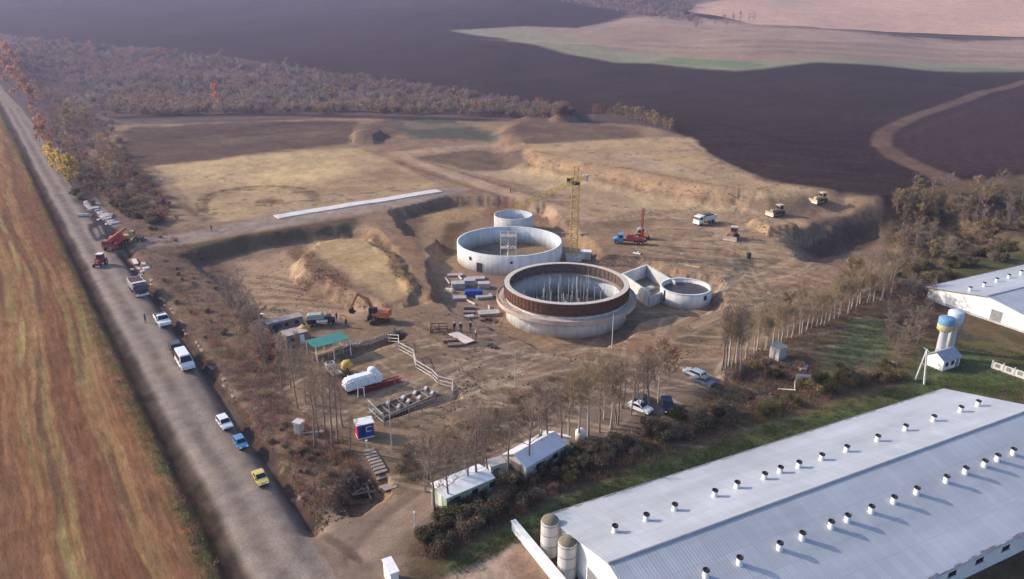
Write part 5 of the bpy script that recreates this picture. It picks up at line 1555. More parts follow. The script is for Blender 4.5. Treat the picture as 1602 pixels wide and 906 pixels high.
for k in range(9):
    a = PR.uniform(0, PI)
    MB().box((PR.uniform(-1.6, 1.6), PR.uniform(-.7, .7), .15 + .12 * (k % 4)), (PR.uniform(.8, 1.9), PR.uniform(.4, .8), .1), a, 1, PR.uniform(-.25, .25)).build('board', mat('dark scrap', (.10, .065, .06), .9, 0, .3, 1), t)
# timber frame crate and formwork panel on the ground
g = G(687, 518)
t = thing('timber_crate', 'dark open timber crate left of the pale formwork panel', 'crate', g, R(6))
for x in (-1.5, 0, 1.5):
    for y in (-.75, .75):
        MB().box((x, y, .6), (.14, .14, 1.2)).build('post', mat('dark timber', (.13, .085, .065), .9, 0, .3, 2), t)
for y in (-.75, .75):
    for z in (.15, 1.15):
        MB().box((0, y, z), (3.2, .10, .14)).build('rail', mat('dark timber', (.13, .085, .065)), t)
for x in (-1.5, 1.5):
    for z in (.15, 1.15):
        MB().box((x, 0, z), (.10, 1.4, .14)).build('rail', mat('dark timber', (.13, .085, .065)), t)
ax_ = heading((709, 523), (740, 540))
g = G(722, 530)
t = thing('plywood_sheet', 'long pale formwork panel lying on the ground among workers', 'panel', g, ax_)
MB().box((0, 0, .25), (5.2, 1.9, .12)).build('sheet', mat('pale plywood', (.60, .51, .46), .85, 0, .15, .8), t)
for x in (-2, -.7, .7, 2):
    MB().box((x, 0, .12), (.14, 2.2, .14)).build('bearer', WOOD, t)
for px, py, a, lb in ((703, 534, 10, 'brown timber pile, left of two in front of the pale formwork panel'), (712, 541, 8, 'brown timber pile nearest the camera in front of the pale formwork panel')):
    g = G(px, py)
    t = thing('timber_pile', lb, 'timber', g, R(a))
    for k in range(6):
        MB().box((PR.uniform(-.1, .1), -.35 + (k % 3) * .34, .15 + (k // 3) * .2), (2.5, .28, .16), PR.uniform(-.04, .04)).build('plank', mat('brown timber', (.24, .155, .12), .9, 0, .3, 2), t)
for px, py, lb in ((767, 541, 'small pile of dark blocks left of two in front of the big tank'), (773, 544, 'small pile of dark blocks right of two in front of the big tank')):
    g = G(px, py)
    t = thing('block_pile', lb, 'block pile', g)
    for k in range(4):
        MB().box((PR.uniform(-.5, .5), PR.uniform(-.3, .3), .15), (.6, .35, .3), PR.uniform(0, 3)).build('block', mat('dark block', (.10, .08, .075), .9, 0, .3, 2), t)
# small dark drum standing by itself inside the wheel tracks
g = G(1171, 404)
t = thing('oil_drum', 'dark drum standing alone inside the circular wheel tracks', 'drum', g)
MB().lathe([(.01, 0), (.5, 0), (.5, 1.3), (.46, 1.32), (.01, 1.3)], 14).build('shell', BLACK, t)
MB().lathe([(.5, .4), (.53, .45), (.5, .5)], 14).build('hoop', BLACK, t); MB().lathe([(.5, .85), (.53, .9), (.5, .95)], 14).build('hoop', BLACK, t)
g = G(1066, 406)
t = thing('survey_post', 'short post with pale marker above the rectangular basin', 'post', g)
MB().tube((0, 0, -.1), (0, 0, 1.3), .08, n=6).build('stake', WOOD, t); MB().box((0, 0, 1.35), (.6, .2, .3)).build('marker', WHITE, t)
g = G(996, 398)
t = thing('pipe_branch', 'small white pipe junction lying in front of the drilling truck', 'pipe', g, R(-30))
MB().tube((-.9, 0, .2), (.9, 0, .2), .2, n=8).build('pipe', WHITE, t); MB().tube((0, 0, .2), (.2, .7, .5), .16, n=8).build('branch', WHITE, t)

# ------------------------------------------------------------------ compound
# teal roofed shelter
q = [U(478.5, 532, 2.4), U(534, 518, 2.4), U(546, 527, 2.9), U(491, 543.7, 2.9)]
cx = sum(q) / 4; g = np.array([cx[0], cx[1], tz(cx[0], cx[1])])
a = math.atan2(q[1][1] - q[0][1], q[1][0] - q[0][0])
L_ = float(np.linalg.norm(q[1][:2] - q[0][:2])); D_ = abs(-(q[3][0] - q[0][0]) * math.sin(a) + (q[3][1] - q[0][1]) * math.cos(a))
t = thing('site_shelter', 'open shelter with teal corrugated roof in the site compound', 'shelter', g, a)
TEAL = mat('teal roof sheet', (.03, .17, .155), .5, 0, .15, .6)
MB().slab([(-L_ / 2, D_ / 2, 2.45), (-L_ / 2, -D_ / 2, 2.9), (L_ / 2, -D_ / 2, 2.9), (L_ / 2, D_ / 2, 2.45)], .06).build('roof', TEAL, t)
rb = MB()
for k in range(14):
    x = -L_ / 2 + L_ * (k + .5) / 14
    rb.slab([(x - .05, D_ / 2, 2.49), (x - .05, -D_ / 2, 2.94), (x + .05, -D_ / 2, 2.94), (x + .05, D_ / 2, 2.49)], .03)
rb.build('roof_ribs', TEAL, t)
for x in (-L_ / 2 + .2, 0, L_ / 2 - .2):
    MB().tube((x, -D_ / 2 + .15, -.2), (x, -D_ / 2 + .15, 2.84), .07, n=6).build('post', WHITE, t)
    MB().tube((x, D_ / 2 - .15, -.2), (x, D_ / 2 - .15, 2.42), .07, n=6).build('post', WHITE, t)
MB().box((-.6, .2, .5), (3.2, .8, .1)).build('workbench', WOOD, t)
# cabin with beige roof
g = G(462, 536)
t = thing('site_cabin', 'beige flat roofed site cabin left of the teal shelter', 'cabin', g, a)
MB().box((0, 0, 1.2), (4.3, 3.0, 2.4)).build('wall', mat('cabin cladding', (.20, .185, .18), .7, 0, .15, .8), t)
MB().box((0, 0, 2.47), (4.6, 3.3, .14)).build('roof', mat('beige roofing', (.46, .37, .33), .8, 0, .15, .5), t)
MB().box((-.8, -1.52, 1.4), (.9, .06, .8)).build('window', GLASS, t); MB().box((1.0, -1.52, 1.05), (.9, .06, 2.0)).build('door', WHITE, t)
g = G(445, 514)
t = thing('site_cabin', 'long grey flat roofed cabin behind the beige one', 'cabin', g, a)
MB().box((0, 0, 1.15), (7.6, 2.4, 2.3)).build('wall', mat('cabin cladding', (.20, .185, .18)), t)
MB().box((0, 0, 2.36), (7.9, 2.7, .13)).build('roof', mat('greyish roofing', (.34, .28, .26), .8, 0, .2, .5), t)
for x in (-2.4, 0.2, 2.4):
    MB().box((x, -1.22, 1.35), (.8, .06, .75)).build('window', GLASS, t)
MB().box((3.3, -1.22, 1.0), (.8, .06, 1.9)).build('door', STEEL, t)
g = G(478, 529)
t = thing('water_tank', 'ochre yellow water tank between the beige cabin and teal roof', 'tank', g)
MB().lathe([(.01, 0), (.95, 0), (.95, 2.2), (.6, 2.5), (.01, 2.55)], 16).build('shell', mat('ochre plastic', (.48, .29, .07), .6, 0, .2, 1), t, True)
MB().lathe([(.25, 2.5), (.25, 2.68), (.01, 2.7)], 10).build('lid', BLACK, t)
g = G(437, 520)
t = thing('water_barrel', 'dark blue barrel left of the beige cabin', 'barrel', g)
MB().lathe([(.01, 0), (.6, 0), (.66, .7), (.6, 1.5), (.01, 1.52)], 14).build('shell', mat('navy plastic', (.025, .03, .09), .5, 0, .1, 1), t, True)
MB().lathe([(.25, 1.5), (.25, 1.6), (.01, 1.62)], 10).build('lid', BLACK, t)
for k, (px, py, lb) in enumerate(((401, 515, 'white bulk bag, leftmost of three under the lamp post'), (411, 513, 'white bulk bag, middle of three under the lamp post'), (420, 516, 'white bulk bag, rightmost of three under the lamp post'))):
    g = G(px, py)
    t = thing('bulk_bag', lb, 'bag', g, k * .7)
    MB().box((0, 0, .75), (1.5, 1.4, 1.5), taper=.9).build('sack', mat('white woven sack', (.62, .56, .53), .9, 0, .15, 2), t, bevel=.25)
    MB().tube((-.4, 0, 1.45), (.4, 0, 1.75), .05, n=5).build('loop', WHITE, t)


def mast(label, px, py, h, lamp=True, arm=.6, r=.07, c=None):
    g = G(px, py)
    t = thing('lamp_post' if lamp else 'pole', label, 'lamp post' if lamp else 'pole', g, PR.uniform(-.4, .4))
    MB().tube((0, 0, -.3), (0, 0, h), r, r * .6, 6).build('shaft', c or GALV, t)
    if lamp:
        MB().tube((0, 0, h - .05), (arm, 0, h + .15), .04, n=5).build('arm', c or GALV, t)
        MB().box((arm + .25, 0, h + .15), (.7, .3, .14)).build('lamp_head', WHITE, t, bevel=.03)
    return t


mast('grey lamp post with white head above the white bulk bags', 412, 548, 6.6, True, .5, .12, STEEL)
mast('thin pale pole below the fenced foundation', 613, 702, 7.2, False, c=mat('pale pole', (.58, .53, .46), .8, 0, .1, 1), r=.10)
mast('thin pale pole in front of the big tank', 957, 546, 6.4, False, c=mat('pale pole', (.58, .53, .46)), r=.08)
mast('thin pale pole on the bare yard left of the tree belt', 806, 606, 6.0, False, c=mat('pale pole', (.58, .53, .46)), r=.07)
mast('wooden roadside pole on the field edge of the dirt road', 45, 256, 7.0, False, c=mat('dark pole', (.09, .075, .065), .9, 0, .2, 1), r=.16)

# white wrapped plant
ax_ = heading((543, 612), (597, 597)); g = G(568, 606)
t = thing('wrapped_container', 'long rounded container wrapped in white film with a turret on top', 'container', g, ax_)
WRAP = mat('white film', (.82, .82, .86), .35, 0, .06, 1.2, .25, .5)
MB().extrude([(-3.4, .5), (-3.55, 1.5), (-3.2, 2.35), (-2.6, 2.6), (2.7, 2.6), (3.3, 2.3), (3.5, 1.5), (3.4, .5)][::-1], 2.5, zt=1.6, k=.28).build('film', WRAP, t, bevel=.28)
MB().lathe([(.8, 2.5), (.78, 3.0), (.6, 3.2), (.01, 3.25)], 16, (2.0, .25, 0)).build('turret', WRAP, t, True)
MB().box((0, 0, .3), (6.6, 2.0, .4)).build('skid', BLACK, t)
for x in (-2.2, -.8, .6, 2.0):
    MB().box((x, 0, 1.55), (.06, 2.56, 1.9)).build('strap', mat('film fold', (.68, .68, .74), .5, 0, .1, 1), t)
g = G(590, 609)
t = thing('steel_truss', 'red steel truss lying on the ground behind the white wrapped container', 'truss', g, ax_ + .05)
lattice(MB(), (-3.4, .3, .45), (4.6, .3, .45), .45, .35, 10, .09).build('frame', mat('maroon paint', (.26, .03, .03), .6, 0, .2, 2), t)
for x in (-2.5, 3.5):
    MB().box((x, .3, .05), (.2, 1.4, .1)).build('bearer', WOOD, t)
g = G(565, 617)
t = thing('trestle', 'pale steel trestle at the near end of the white wrapped container', 'trestle', g, ax_ + 1.2)
for s in (1, -1):
    MB().tube((-.9, s * .5, 0), (0, s * .4, 1.1), .07, n=5).build('leg', WHITE, t); MB().tube((.9, s * .5, 0), (0, s * .4, 1.1), .07, n=5).build('leg', WHITE, t)
MB().tube((0, -.6, 1.1), (0, .6, 1.1), .08, n=5).build('top_bar', WHITE, t)
g = G(522, 585)
t = thing('flat_trailer', 'small white flatbed with dark seat box left of the white container', 'trailer', g, heading((515, 578), (530, 592)))
MB().box((0, 0, .7), (3.6, 1.6, .16)).build('deck', mat('dusty white deck', (.55, .50, .48), .8, 0, .2, 1), t)
MB().box((-1.2, 0, 1.15), (.9, 1.4, .8)).build('box', WHITE, t, bevel=.05); MB().box((-1.2, -.1, 1.6), (.7, 1.0, .12)).build('box_lid', GLASS, t)
for s in (1, -1):
    wheel(t, .4, s * .85, .36, .22); wheel(t, -.6, s * .85, .36, .22)
g = G(543, 584)
t = thing('concrete_mixer', 'ochre drum concrete mixer behind the white wrapped container', 'mixer', g, R(20))
mb = MB().lathe([(.3, -.9), (.85, -.4), (.95, .2), (.5, .95), (.45, 1.0), (.4, .8)], 16)
Rm = Matrix.Rotation(R(55), 3, 'Y'); mb.v = [tuple(Rm @ Vector(v) + Vector((0, 0, 1.35))) for v in mb.v]
mb.build('drum', mat('ochre paint', (.50, .32, .08), .6, 0, .2, 2), t, True)
for s in (1, -1):
    MB().tube((-.5, s * .95, 0), (0, s * .9, 1.4), .07, n=5).build('leg', BLACK, t); MB().tube((.5, s * .95, 0), (0, s * .9, 1.4), .07, n=5).build('leg', BLACK, t)
    wheel(t, -.6, s * 1.0, .3, .15)
# blue and red kiosk
g = G(571, 681)
t = thing('site_kiosk', 'blue site kiosk with red end wall and white roof', 'kiosk', g, heading((558, 684), (589, 677)))
MB().box((.05, 0, 1.35), (2.5, 1.9, 2.3)).build('wall', BLUE, t)
MB().box((-1.24, 0, 1.35), (.10, 1.92, 2.3)).build('end_wall', mat('crimson paint', (.42, .03, .05), .5, 0, .15, 2), t)
MB().box((0, 0, 2.58), (2.9, 2.3, .14)).build('roof', WHITE, t, bevel=.03)
fw = MB().box((.55, -.97, 1.6), (.9, .05, .8)).build('window', mat('blue shutter', (.03, .05, .22), .4, 0, .1, 2), t)
MB().box((.55, -1.0, 1.98), (1.0, .04, .10)).box((.12, -1.0, 1.6), (.10, .04, .85)).box((.55, -1.0, 1.2), (.7, .04, .10)).build('window_frame', WHITE, fw)
MB().box((-.5, -.97, 1.2), (.75, .05, 1.9)).build('door', mat('dark blue door', (.015, .03, .18), .5, 0, .1, 2), t)
MB().box((0, 0, .1), (2.6, 2.0, .2)).build('plinth', WHITE, t)
# outhouse
g = G(469, 678)
t = thing('outhouse', 'narrow pale outhouse alone on the weedy slope', 'outhouse', g, R(-20))
MB().box((0, 0, 1.05), (1.15, 1.1, 2.1)).build('wall', mat('pale boards', (.55, .49, .44), .85, 0, .15, 1), t)
MB().box((0, 0, 2.2), (1.5, 1.4, .12), ry=.06).build('roof', mat('pale roofing', (.60, .56, .53), .8, 0, .15, 1), t)
MB().box((.1, -.57, 1.0), (.75, .05, 1.8)).build('door', mat('grey boards', (.40, .35, .32), .85, 0, .15, 1), t)
MB().tube((.7, -.2, .3), (3.4, 1.4, .25), .16, n=8).build('drain_pipe', PALE, t)
# foundation with white blocks, fence, slabs
fq = GG([(584, 639), (669, 608), (682, 619), (601, 657)])
c_ = fq.mean(0); fa = math.atan2(fq[1][1] - fq[0][1], fq[1][0] - fq[0][0])
t = thing('foundation_pit', 'dark sunken foundation strip with two rows of pale concrete blocks', 'foundation', c_, fa)
Lf = float(np.linalg.norm(fq[1][:2] - fq[0][:2])); Df = float(np.linalg.norm(fq[3][:2] - fq[0][:2]))
o2 = [(p[0] - c_[0], p[1] - c_[1]) for p in fq]
ro = lambda p: (p[0] * math.cos(-fa) - p[1] * math.sin(-fa), p[0] * math.sin(-fa) + p[1] * math.cos(-fa))
o2 = [ro(p) for p in o2]
MB().prism(o2[::-1], -.5, .05).build('soil_bed', mat('wet dark soil', (.07, .047, .034), .9, 0, .3, .8), t)
for k in range(4):
    p, q2 = Vector(o2[k]), Vector(o2[(k + 1) % 4]); dd = (q2 - p); L2 = dd.length; m_ = (p + q2) / 2
    MB().box((m_.x, m_.y, .1), (L2, .22, .5), math.atan2(dd.y, dd.x)).build('edge_beam', mat('dirty concrete', (.26, .22, .19), .9, 0, .25, 1), t)
for px, py in ((607, 633), (630, 625), (648.5, 618), (665.7, 611), (624, 647), (638.5, 632), (655.6, 626), (675.7, 618)):
    w0 = G(px, py); v = ro((w0[0] - c_[0], w0[1] - c_[1]))
    MB().box((v[0], v[1], .32), (1.0, .4, .5), .75).build('block', mat('limed block', (.62, .58, .53), .8, 0, .15, 2), t)
for k in range(1, 7):
    x = -Lf / 2 + Lf * k / 7
    MB().box((x, 0, .16), (.16, Df * .9, .22)).build('cross_beam', mat('dirty concrete', (.26, .22, .19)), t)


def fence(label, px, ph, h, c, nm='fence', mesh=False, jag=0.0, rails=(.3, .95)):
    P = GG(px); pts = []
    for a_, b_ in zip(P[:-1], P[1:]):
        n = max(1, int(np.linalg.norm(b_ - a_) / ph))
        pts += [a_ + (b_ - a_) * k / n for k in range(n)]
    pts.append(P[-1])
    t = thing(nm, label, 'fence', P[0])
    for k, p in enumerate(pts):
        z = tz(p[0], p[1]) - P[0][2]
        j = jag * (1 if k % 2 else -1)
        pts[k] = (p[0] - P[0][0] + j, p[1] - P[0][1] + j * .4, z)
        q_ = pts[k]
        MB().box((q_[0], q_[1], q_[2] + h / 2 - .1), (.14, .14, h + .2)).build('post', c, t)
    for p, q_ in zip(pts[:-1], pts[1:]):
        mb = MB()
        for r_ in rails:
            mb.tube((p[0], p[1], p[2] + h * r_), (q_[0], q_[1], q_[2] + h * r_), .06 if not mesh else .035, n=4)
        if mesh:
            for s in range(1, 8):
                u = s / 8; mb.tube((p[0] + (q_[0] - p[0]) * u, p[1] + (q_[1] - p[1]) * u, p[2] + (q_[2] - p[2]) * u + .05), (p[0] + (q_[0] - p[0]) * u, p[1] + (q_[1] - p[1]) * u, p[2] + (q_[2] - p[2]) * u + h * .95), .018, n=3)
        mb.build('rail', c, t)
    return t


WF = mat('white railing paint', (.66, .60, .55), .7, 0, .15, 2)
fence('zigzag white railing along the right side of the compound', [(612, 534), (628, 546), (642, 560), (656, 575), (672, 592), (690, 600), (704, 608), (712, 622)], 2.3, 1.45, WF, 'white_railing', jag=.45, rails=(.1, .5, .95))
fence('grey mesh fence along the near side of the foundation strip', [(602, 667), (640, 653), (680, 637), (716, 620)], 2.0, 1.5, mat('grey fence steel', (.33, .29, .27), .7, .1, .2, 2), 'mesh_fence', True)
fence('low pale mesh fence along the trench behind the compound', [(514, 560), (560, 543), (600, 532), (630, 522)], 2.4, 1.2, mat('pale fence steel', (.42, .42, .44), .7, .1, .2, 2), 'mesh_fence', True)
fence('short pale post fence left of the foundation strip', [(577, 642), (588, 653), (600, 664)], 1.6, 1.8, WF, 'post_fence', rails=(.2, .9))
g = G(624, 524)
t = thing('scrap_heap', 'heap of dark frames at the corner of the trench and white railing', 'heap', g)
for k in range(7):
    MB().box((PR.uniform(-1, 1), PR.uniform(-.7, .7), .3 + .12 * (k % 3)), (PR.uniform(1, 2), PR.uniform(.2, .5), .5), PR.uniform(0, 3), 1, PR.uniform(-.4, .4)).build('board', mat('dark scrap', (.10, .065, .06)), t)
for px, py, lb in ((527, 546, 'pile of bricks and sacks left of two under the teal roof edge'), (553, 542, 'pale sack pile right of the teal roof')):
    g = G(px, py)
    t = thing('sack_pile', lb, 'sacks', g, .3)
    for k in range(6):
        MB().box((PR.uniform(-1.0, 1.0), PR.uniform(-.4, .4), .2 + .25 * (k % 2)), (.9, .5, .28), PR.uniform(-.5, .5)).build('sack', mat('pinkish sack', (.42, .33, .30), .9, 0, .2, 2), t, bevel=.1)
for o in list(col.objects):
    lb = o.get('label', '')
    for key, k in (('blue site kiosk', .84), ('narrow pale outhouse', .84), ('long rounded container', .86), ('red steel truss', .9), ('beige flat roofed', .86), ('long grey flat roofed', .84)):
        if o.parent is None and lb.startswith(key):
            o.scale = (k, k, k)
# stairs cut into the bank
s0, s1 = G(576, 704), G(613, 766)
ns = 13
t = thing('outdoor_stairs', 'long flight of timber edged steps down the bank from the kiosk', 'stairs', s0)
aa_ = math.atan2(s1[1] - s0[1], s1[0] - s0[0])
for k in range(ns):
    u = (k + .5) / ns; p = s0 + (s1 - s0) * u
    z = tz(p[0], p[1]) - s0[2]
    MB().box((p[0] - s0[0], p[1] - s0[1], z + .10), (.5, 1.5, .22), aa_).build('step', mat('grey step', (.30, .24, .21), .9, 0, .2, 1), t)
    if k < ns:
        MB().box((p[0] - s0[0] + .32 * math.cos(aa_), p[1] - s0[1] + .32 * math.sin(aa_), z + .05), (.10, 1.6, .25), aa_).build('riser', mat('dark riser', (.07, .05, .045), .9, 0, .2, 1), t)
g = G(574, 703)
t = thing('stair_post', 'pale post at the top of the timber edged steps', 'post', g)
MB().tube((0, 0, 0), (0, 0, 1.3), .08, n=6).build('shaft', WF, t); MB().box((0, 0, 1.3), (.3, .3, .12)).build('cap', WF, t)
# dead branches in the hollow
for k, (px, py, a_, L_, lb) in enumerate(((572, 762, -70, 3.4, 'bare pale dead branch in the dark hollow, steepest'), (566, 777, 5, 3.6, 'bare pale dead branch lying flat in the dark hollow'), (556, 777, 40, 2.4, 'short bare dead branch left in the dark hollow'), (578, 774, 110, 2.6, 'short bare dead branch right in the dark hollow'))):
    g = G(px, py)
    t = thing('dead_branch', lb, 'branch', g, R(a_))
    MB().tube((-L_ / 2, 0, .2), (L_ / 2, .2, .7), .16, .07, 6).build('limb', mat('bleached wood', (.42, .33, .27), .9, 0, .2, 2), t)
    MB().tube((0, .1, .45), (.6, .9, .9), .07, .03, 5).tube((L_ * .25, .1, .55), (L_ * .5, -.7, 1.0), .06, .02, 5).build('twig', mat('bleached wood', (.42, .33, .27)), t)

# ------------------------------------------------------------------ white roofed buildings along the access road
def shed(name, label, cat, c0, c1, Wd, eh, rh, wall, roof, side=-1, z=None):
    """c0-c1 is the far eave line on the ground"""
    L_ = float(np.linalg.norm(c1[:2] - c0[:2])); a_ = math.atan2(c1[1] - c0[1], c1[0] - c0[0])
    t = thing(name, label, cat, (c0[0], c0[1], min(tz(c0[0], c0[1]), tz(c1[0], c1[1]))), a_)
    mb = MB(); sec = [(0, -.5), (0, eh), (-Wd / 2, rh), (-Wd, eh), (-Wd, -.5)]; n = 5
    mb.add([(0, y, z_) for y, z_ in sec] + [(L_, y, z_) for y, z_ in sec], [(0, 1, 2, 3, 4), (9, 8, 7, 6, 5)] + [(i, n + i, n + i + 1, i + 1) for i in (0, 3)])
    mb.build('wall', wall, t)
    sl = (rh - eh) / (Wd / 2)
    for s in (0, 1):
        y0 = .25 if s == 0 else -Wd - .25
        pts = [(-.25, y0, eh - sl * .25 + .08), (L_ + .25, y0, eh - sl * .25 + .08), (L_ + .25, -Wd / 2, rh + .08), (-.25, -Wd / 2, rh + .08)]
        MB().slab(pts if s == 0 else pts[::-1], .07).build('roof', roof, t)
    return t, L_, Wd


p0, p1 = U(677, 757, 2.3), U(748, 728, 2.3)
t, L_, Wd = shed('shed', 'white roofed green walled shed beside the access road', 'shed', p0, p1, 3.0, 2.3, 2.55, mat('faded green wall', (.30, .36, .25), .8, 0, .25, .8), mat('bright sheet roof', (.80, .80, .82), .5, 0, .08, .6))
for k in range(3):
    MB().box((1.4 + k * 2.4, -Wd - .02, 1.4), (.8, .05, .7)).build('window', GLASS, t)
MB().box((-.02, -Wd / 2, 1.0), (.05, 1.0, 1.9)).build('door', mat('white door', (.6, .62, .56), .7, 0, .1, 1), t)
p0, p1 = U(790, 708, 2.5), U(850, 675, 2.5)
t, L_, Wd = shed('shed', 'pale silver roofed shed with open gable between bare trunks', 'shed', p0, p1, 3.6, 2.3, 3.2, mat('grey shed wall', (.42, .42, .44), .8, 0, .2, .8), mat('silver sheet roof', (.66, .66, .72), .4, .1, .12, .6))
MB().box((-.02, -Wd / 2, 1.0), (.06, 1.8, 2.0)).build('gate', mat('dark doorway', (.16, .12, .11), .9, 0, .3, 1), t)
for k in range(2):
    MB().box((2.2 + k * 3, -Wd - .02, 1.3), (.9, .05, .7)).build('window', GLASS, t)
g = G(868, 690)
t = thing('low_wall', 'pale low concrete wall at the far end of the silver shed', 'wall', g, heading((850, 684), (886, 692)))
MB().box((0, 0, .5), (4.2, .3, 1.2)).build('wall', PALE, t); MB().box((0, 0, 1.15), (4.4, .45, .1)).build('coping', CONW, t)
g = G(776, 739)
t = thing('storage_box', 'small white storage box with dark lid edge between the green and silver sheds', 'box', g, R(28))
MB().box((0, 0, .75), (2.1, 1.6, 1.5)).build('body', WHITE, t, bevel=.06)
MB().box((0, 0, 1.55), (2.2, 1.7, .12)).build('lid', mat('greyish lid', (.45, .43, .42), .7, 0, .2, 2), t)
MB().box((-.3, -.82, .7), (.8, .05, 1.0)).build('door', STEEL, t)
g = G(908, 687)
t = thing('site_tank', 'small white plastic tank between forked trunks in the bushes', 'tank', g)
MB().lathe([(.01, 0), (.7, 0), (.7, 1.2), (.45, 1.5), (.01, 1.55)], 16).build('shell', mat('white plastic', (.75, .70, .68), .5, 0, .1, 1), t, True)
MB().lathe([(.2, 1.5), (.2, 1.65), (.01, 1.66)], 10).build('lid', WHITE, t)
g = G(752, 752)
t = thing('concrete_ring', 'pale concrete well ring at the right end of the green shed', 'well ring', g)
MB().lathe([(.45, 0), (.6, 0), (.6, .8), (.45, .8)], 16, close=True).build('ring', CONW, t); MB().lathe([(.62, .8), (.62, .88), (.01, .9)], 16).build('lid', CONW, t)
for k, (px, py, lb) in enumerate(((676, 790, 'thin white marker post at the corner below the green shed'), (649, 824, 'thin white marker post among rubble at the road edge'))):
    g = G(px, py)
    t = thing('marker_post', lb, 'post', g)
    MB().tube((0, 0, -.1), (0, 0, 1.9), .06, n=6).build('shaft', WHITE, t); MB().box((0, 0, 1.9), (.2, .2, .1)).build('cap', WHITE, t)
# shed and board at the belt
g = G(1216, 560)
t = thing('garden_shed', 'small grey box shed among weeds below the poplar row', 'shed', g, R(35))
MB().box((0, 0, 1.05), (2.0, 1.8, 2.1)).build('wall', mat('grey shed board', (.42, .41, .42), .85, 0, .15, 1), t)
MB().slab([(-1.15, -1.05, 2.15), (1.15, -1.05, 2.15), (1.15, 1.05, 2.45), (-1.15, 1.05, 2.45)], .08).build('roof', mat('dull green roofing', (.26, .29, .27), .8, 0, .15, 1), t)
MB().box((-1.01, .2, .95), (.05, .8, 1.7)).build('door', mat('grey boards', (.40, .35, .32)), t)
g = G(1255, 601)
t = thing('notice_board', 'pale blank board standing in the grass right of the dark trough', 'board', g, R(-8))
MB().box((0, 0, .95), (2.1, .14, 1.3)).build('panel', mat('pale panel', (.62, .57, .54), .8, 0, .1, 1), t)
for s in (-.8, .8):
    MB().box((s, .12, .5), (.12, .12, 1.2)).build('leg', WOOD, t)
g = G(1188, 622)
t = thing('trough', 'long low dark trough lying on the bare ground by the bushes', 'trough', g, heading((1168, 623), (1208, 616)))
MB().box((0, 0, .25), (4.4, .7, .5)).build('shell', mat('dark brown board', (.055, .035, .03), .9, 0, .2, 1), t)
MB().box((0, 0, .51), (4.2, .5, .04)).build('liner', BLACK, t)
g = G(1252, 577)
t = thing('rubbish_heap', 'small heap of pale rubbish on the grass right of the grey shed', 'heap', g)
for k in range(7):
    MB().box((PR.uniform(-1.4, 1.4), PR.uniform(-.6, .6), .2), (PR.uniform(.4, 1.2), PR.uniform(.3, .8), .3), PR.uniform(0, 3), .8, PR.uniform(-.3, .3)).build('scrap', mat('pale scrap', (.50, .45, .46), .8, 0, .2, 1), t)
for px, py, L_, a_, lb in ((1243, 606, 2.0, 70, 'short pale post leaning in the grass left of the blank board'), (1230, 613, 2.6, -35, 'pale pole lying in weeds below the trough')):
    g = G(px, py)
    tag(MB().tube((-L_ / 2, 0, .1), (L_ / 2, 0, .7), .09, n=6).build('pole', WF, None, loc=g, rz=R(a_)), lb, 'pole')

# ------------------------------------------------------------------ pale slab paving of the causeway and slabs along the ditch
P = GG([(432, 340.5), (500, 329), (560, 319), (620, 310), (687, 299)])
mb = MB()
for k in range(len(P) - 1):
    a_, b_ = P[k], P[k + 1]; n = int(np.linalg.norm(b_ - a_) / 3.0)
    for j in range(n):
        u0, u1 = a_ + (b_ - a_) * j / n, a_ + (b_ - a_) * (j + .985) / n
        d_ = (b_ - a_)[:2]; d_ = d_ / np.linalg.norm(d_); nn = np.array([-d_[1], d_[0]]) * 2.1
        z0, z1 = tz(*u0[:2]) + .28, tz(*u1[:2]) + .28
        mb.slab([(u0[0] - nn[0], u0[1] - nn[1], z0), (u1[0] - nn[0], u1[1] - nn[1], z1), (u1[0] + nn[0], u1[1] + nn[1], z1), (u0[0] + nn[0], u0[1] + nn[1], z0)], .5)
o = mb.build('concrete_path', mat_concrete('fresh concrete', (.66, .61, .59)), None); o['kind'] = 'structure'
L0 = [(228, 437), (262, 486), (300, 538), (340, 596), (368, 634)]
n = 0
Pq = GG(L0)
for a_, b_ in zip(Pq[:-1], Pq[1:]):
    m_ = int(np.linalg.norm(b_ - a_) / 1.9)
    for j in range(m_):
        if PR.random() < .4: continue
        p = a_ + (b_ - a_) * (j + .5) / m_ + np.array([PR.uniform(.1, 1.0), PR.uniform(-.2, .2), 0])
        o = MB().box((0, 0, .1), (PR.uniform(.9, 2.2), PR.uniform(.3, .6), .18), 0, .92, PR.uniform(-.08, .08)).build('concrete_slab', mat('muddy slab', (.34, .28, .25), .9, 0, .3, 1.5), None, loc=(p[0], p[1], tz(p[0], p[1])), rz=math.atan2(b_[1] - a_[1], b_[0] - a_[0]) + PR.uniform(-.3, .3))
        tag(o, 'broken pale concrete slab in the row edging the roadside ditch', 'slab', 'broken slabs edging the ditch')
for k in range(26):
    u = PR.random(); px, py = 134 + 48 * u + PR.uniform(-4, 4), 316 + 37 * u + PR.uniform(-5, 5)
    g = G(px, py)
    o = MB().box((0, 0, .2), (PR.uniform(1.2, 3.2), PR.uniform(.8, 1.8), .4), 0, .85, PR.uniform(-.2, .2)).build('concrete_slab', mat('dusty slab', (.42, .37, .36), .9, 0, .25, 1.5), None, loc=g, rz=PR.uniform(0, PI))
    tag(o, 'pale broken slab in the rubble strip behind the red truck crane', 'slab', 'slabs in the rubble strip')
for k in range(12):
    px, py = PR.uniform(204, 236), PR.uniform(412, 432)
    g = G(px, py)
    o = MB().box((0, 0, .15), (PR.uniform(.6, 1.6), PR.uniform(.4, .9), .3), 0, .85, PR.uniform(-.2, .2)).build('concrete_slab', PALE, None, loc=g, rz=PR.uniform(0, PI))
    tag(o, 'pale broken slab in the scatter below the red framed trailer', 'slab', 'slabs scattered by the trailer')
g = G(110, 338)
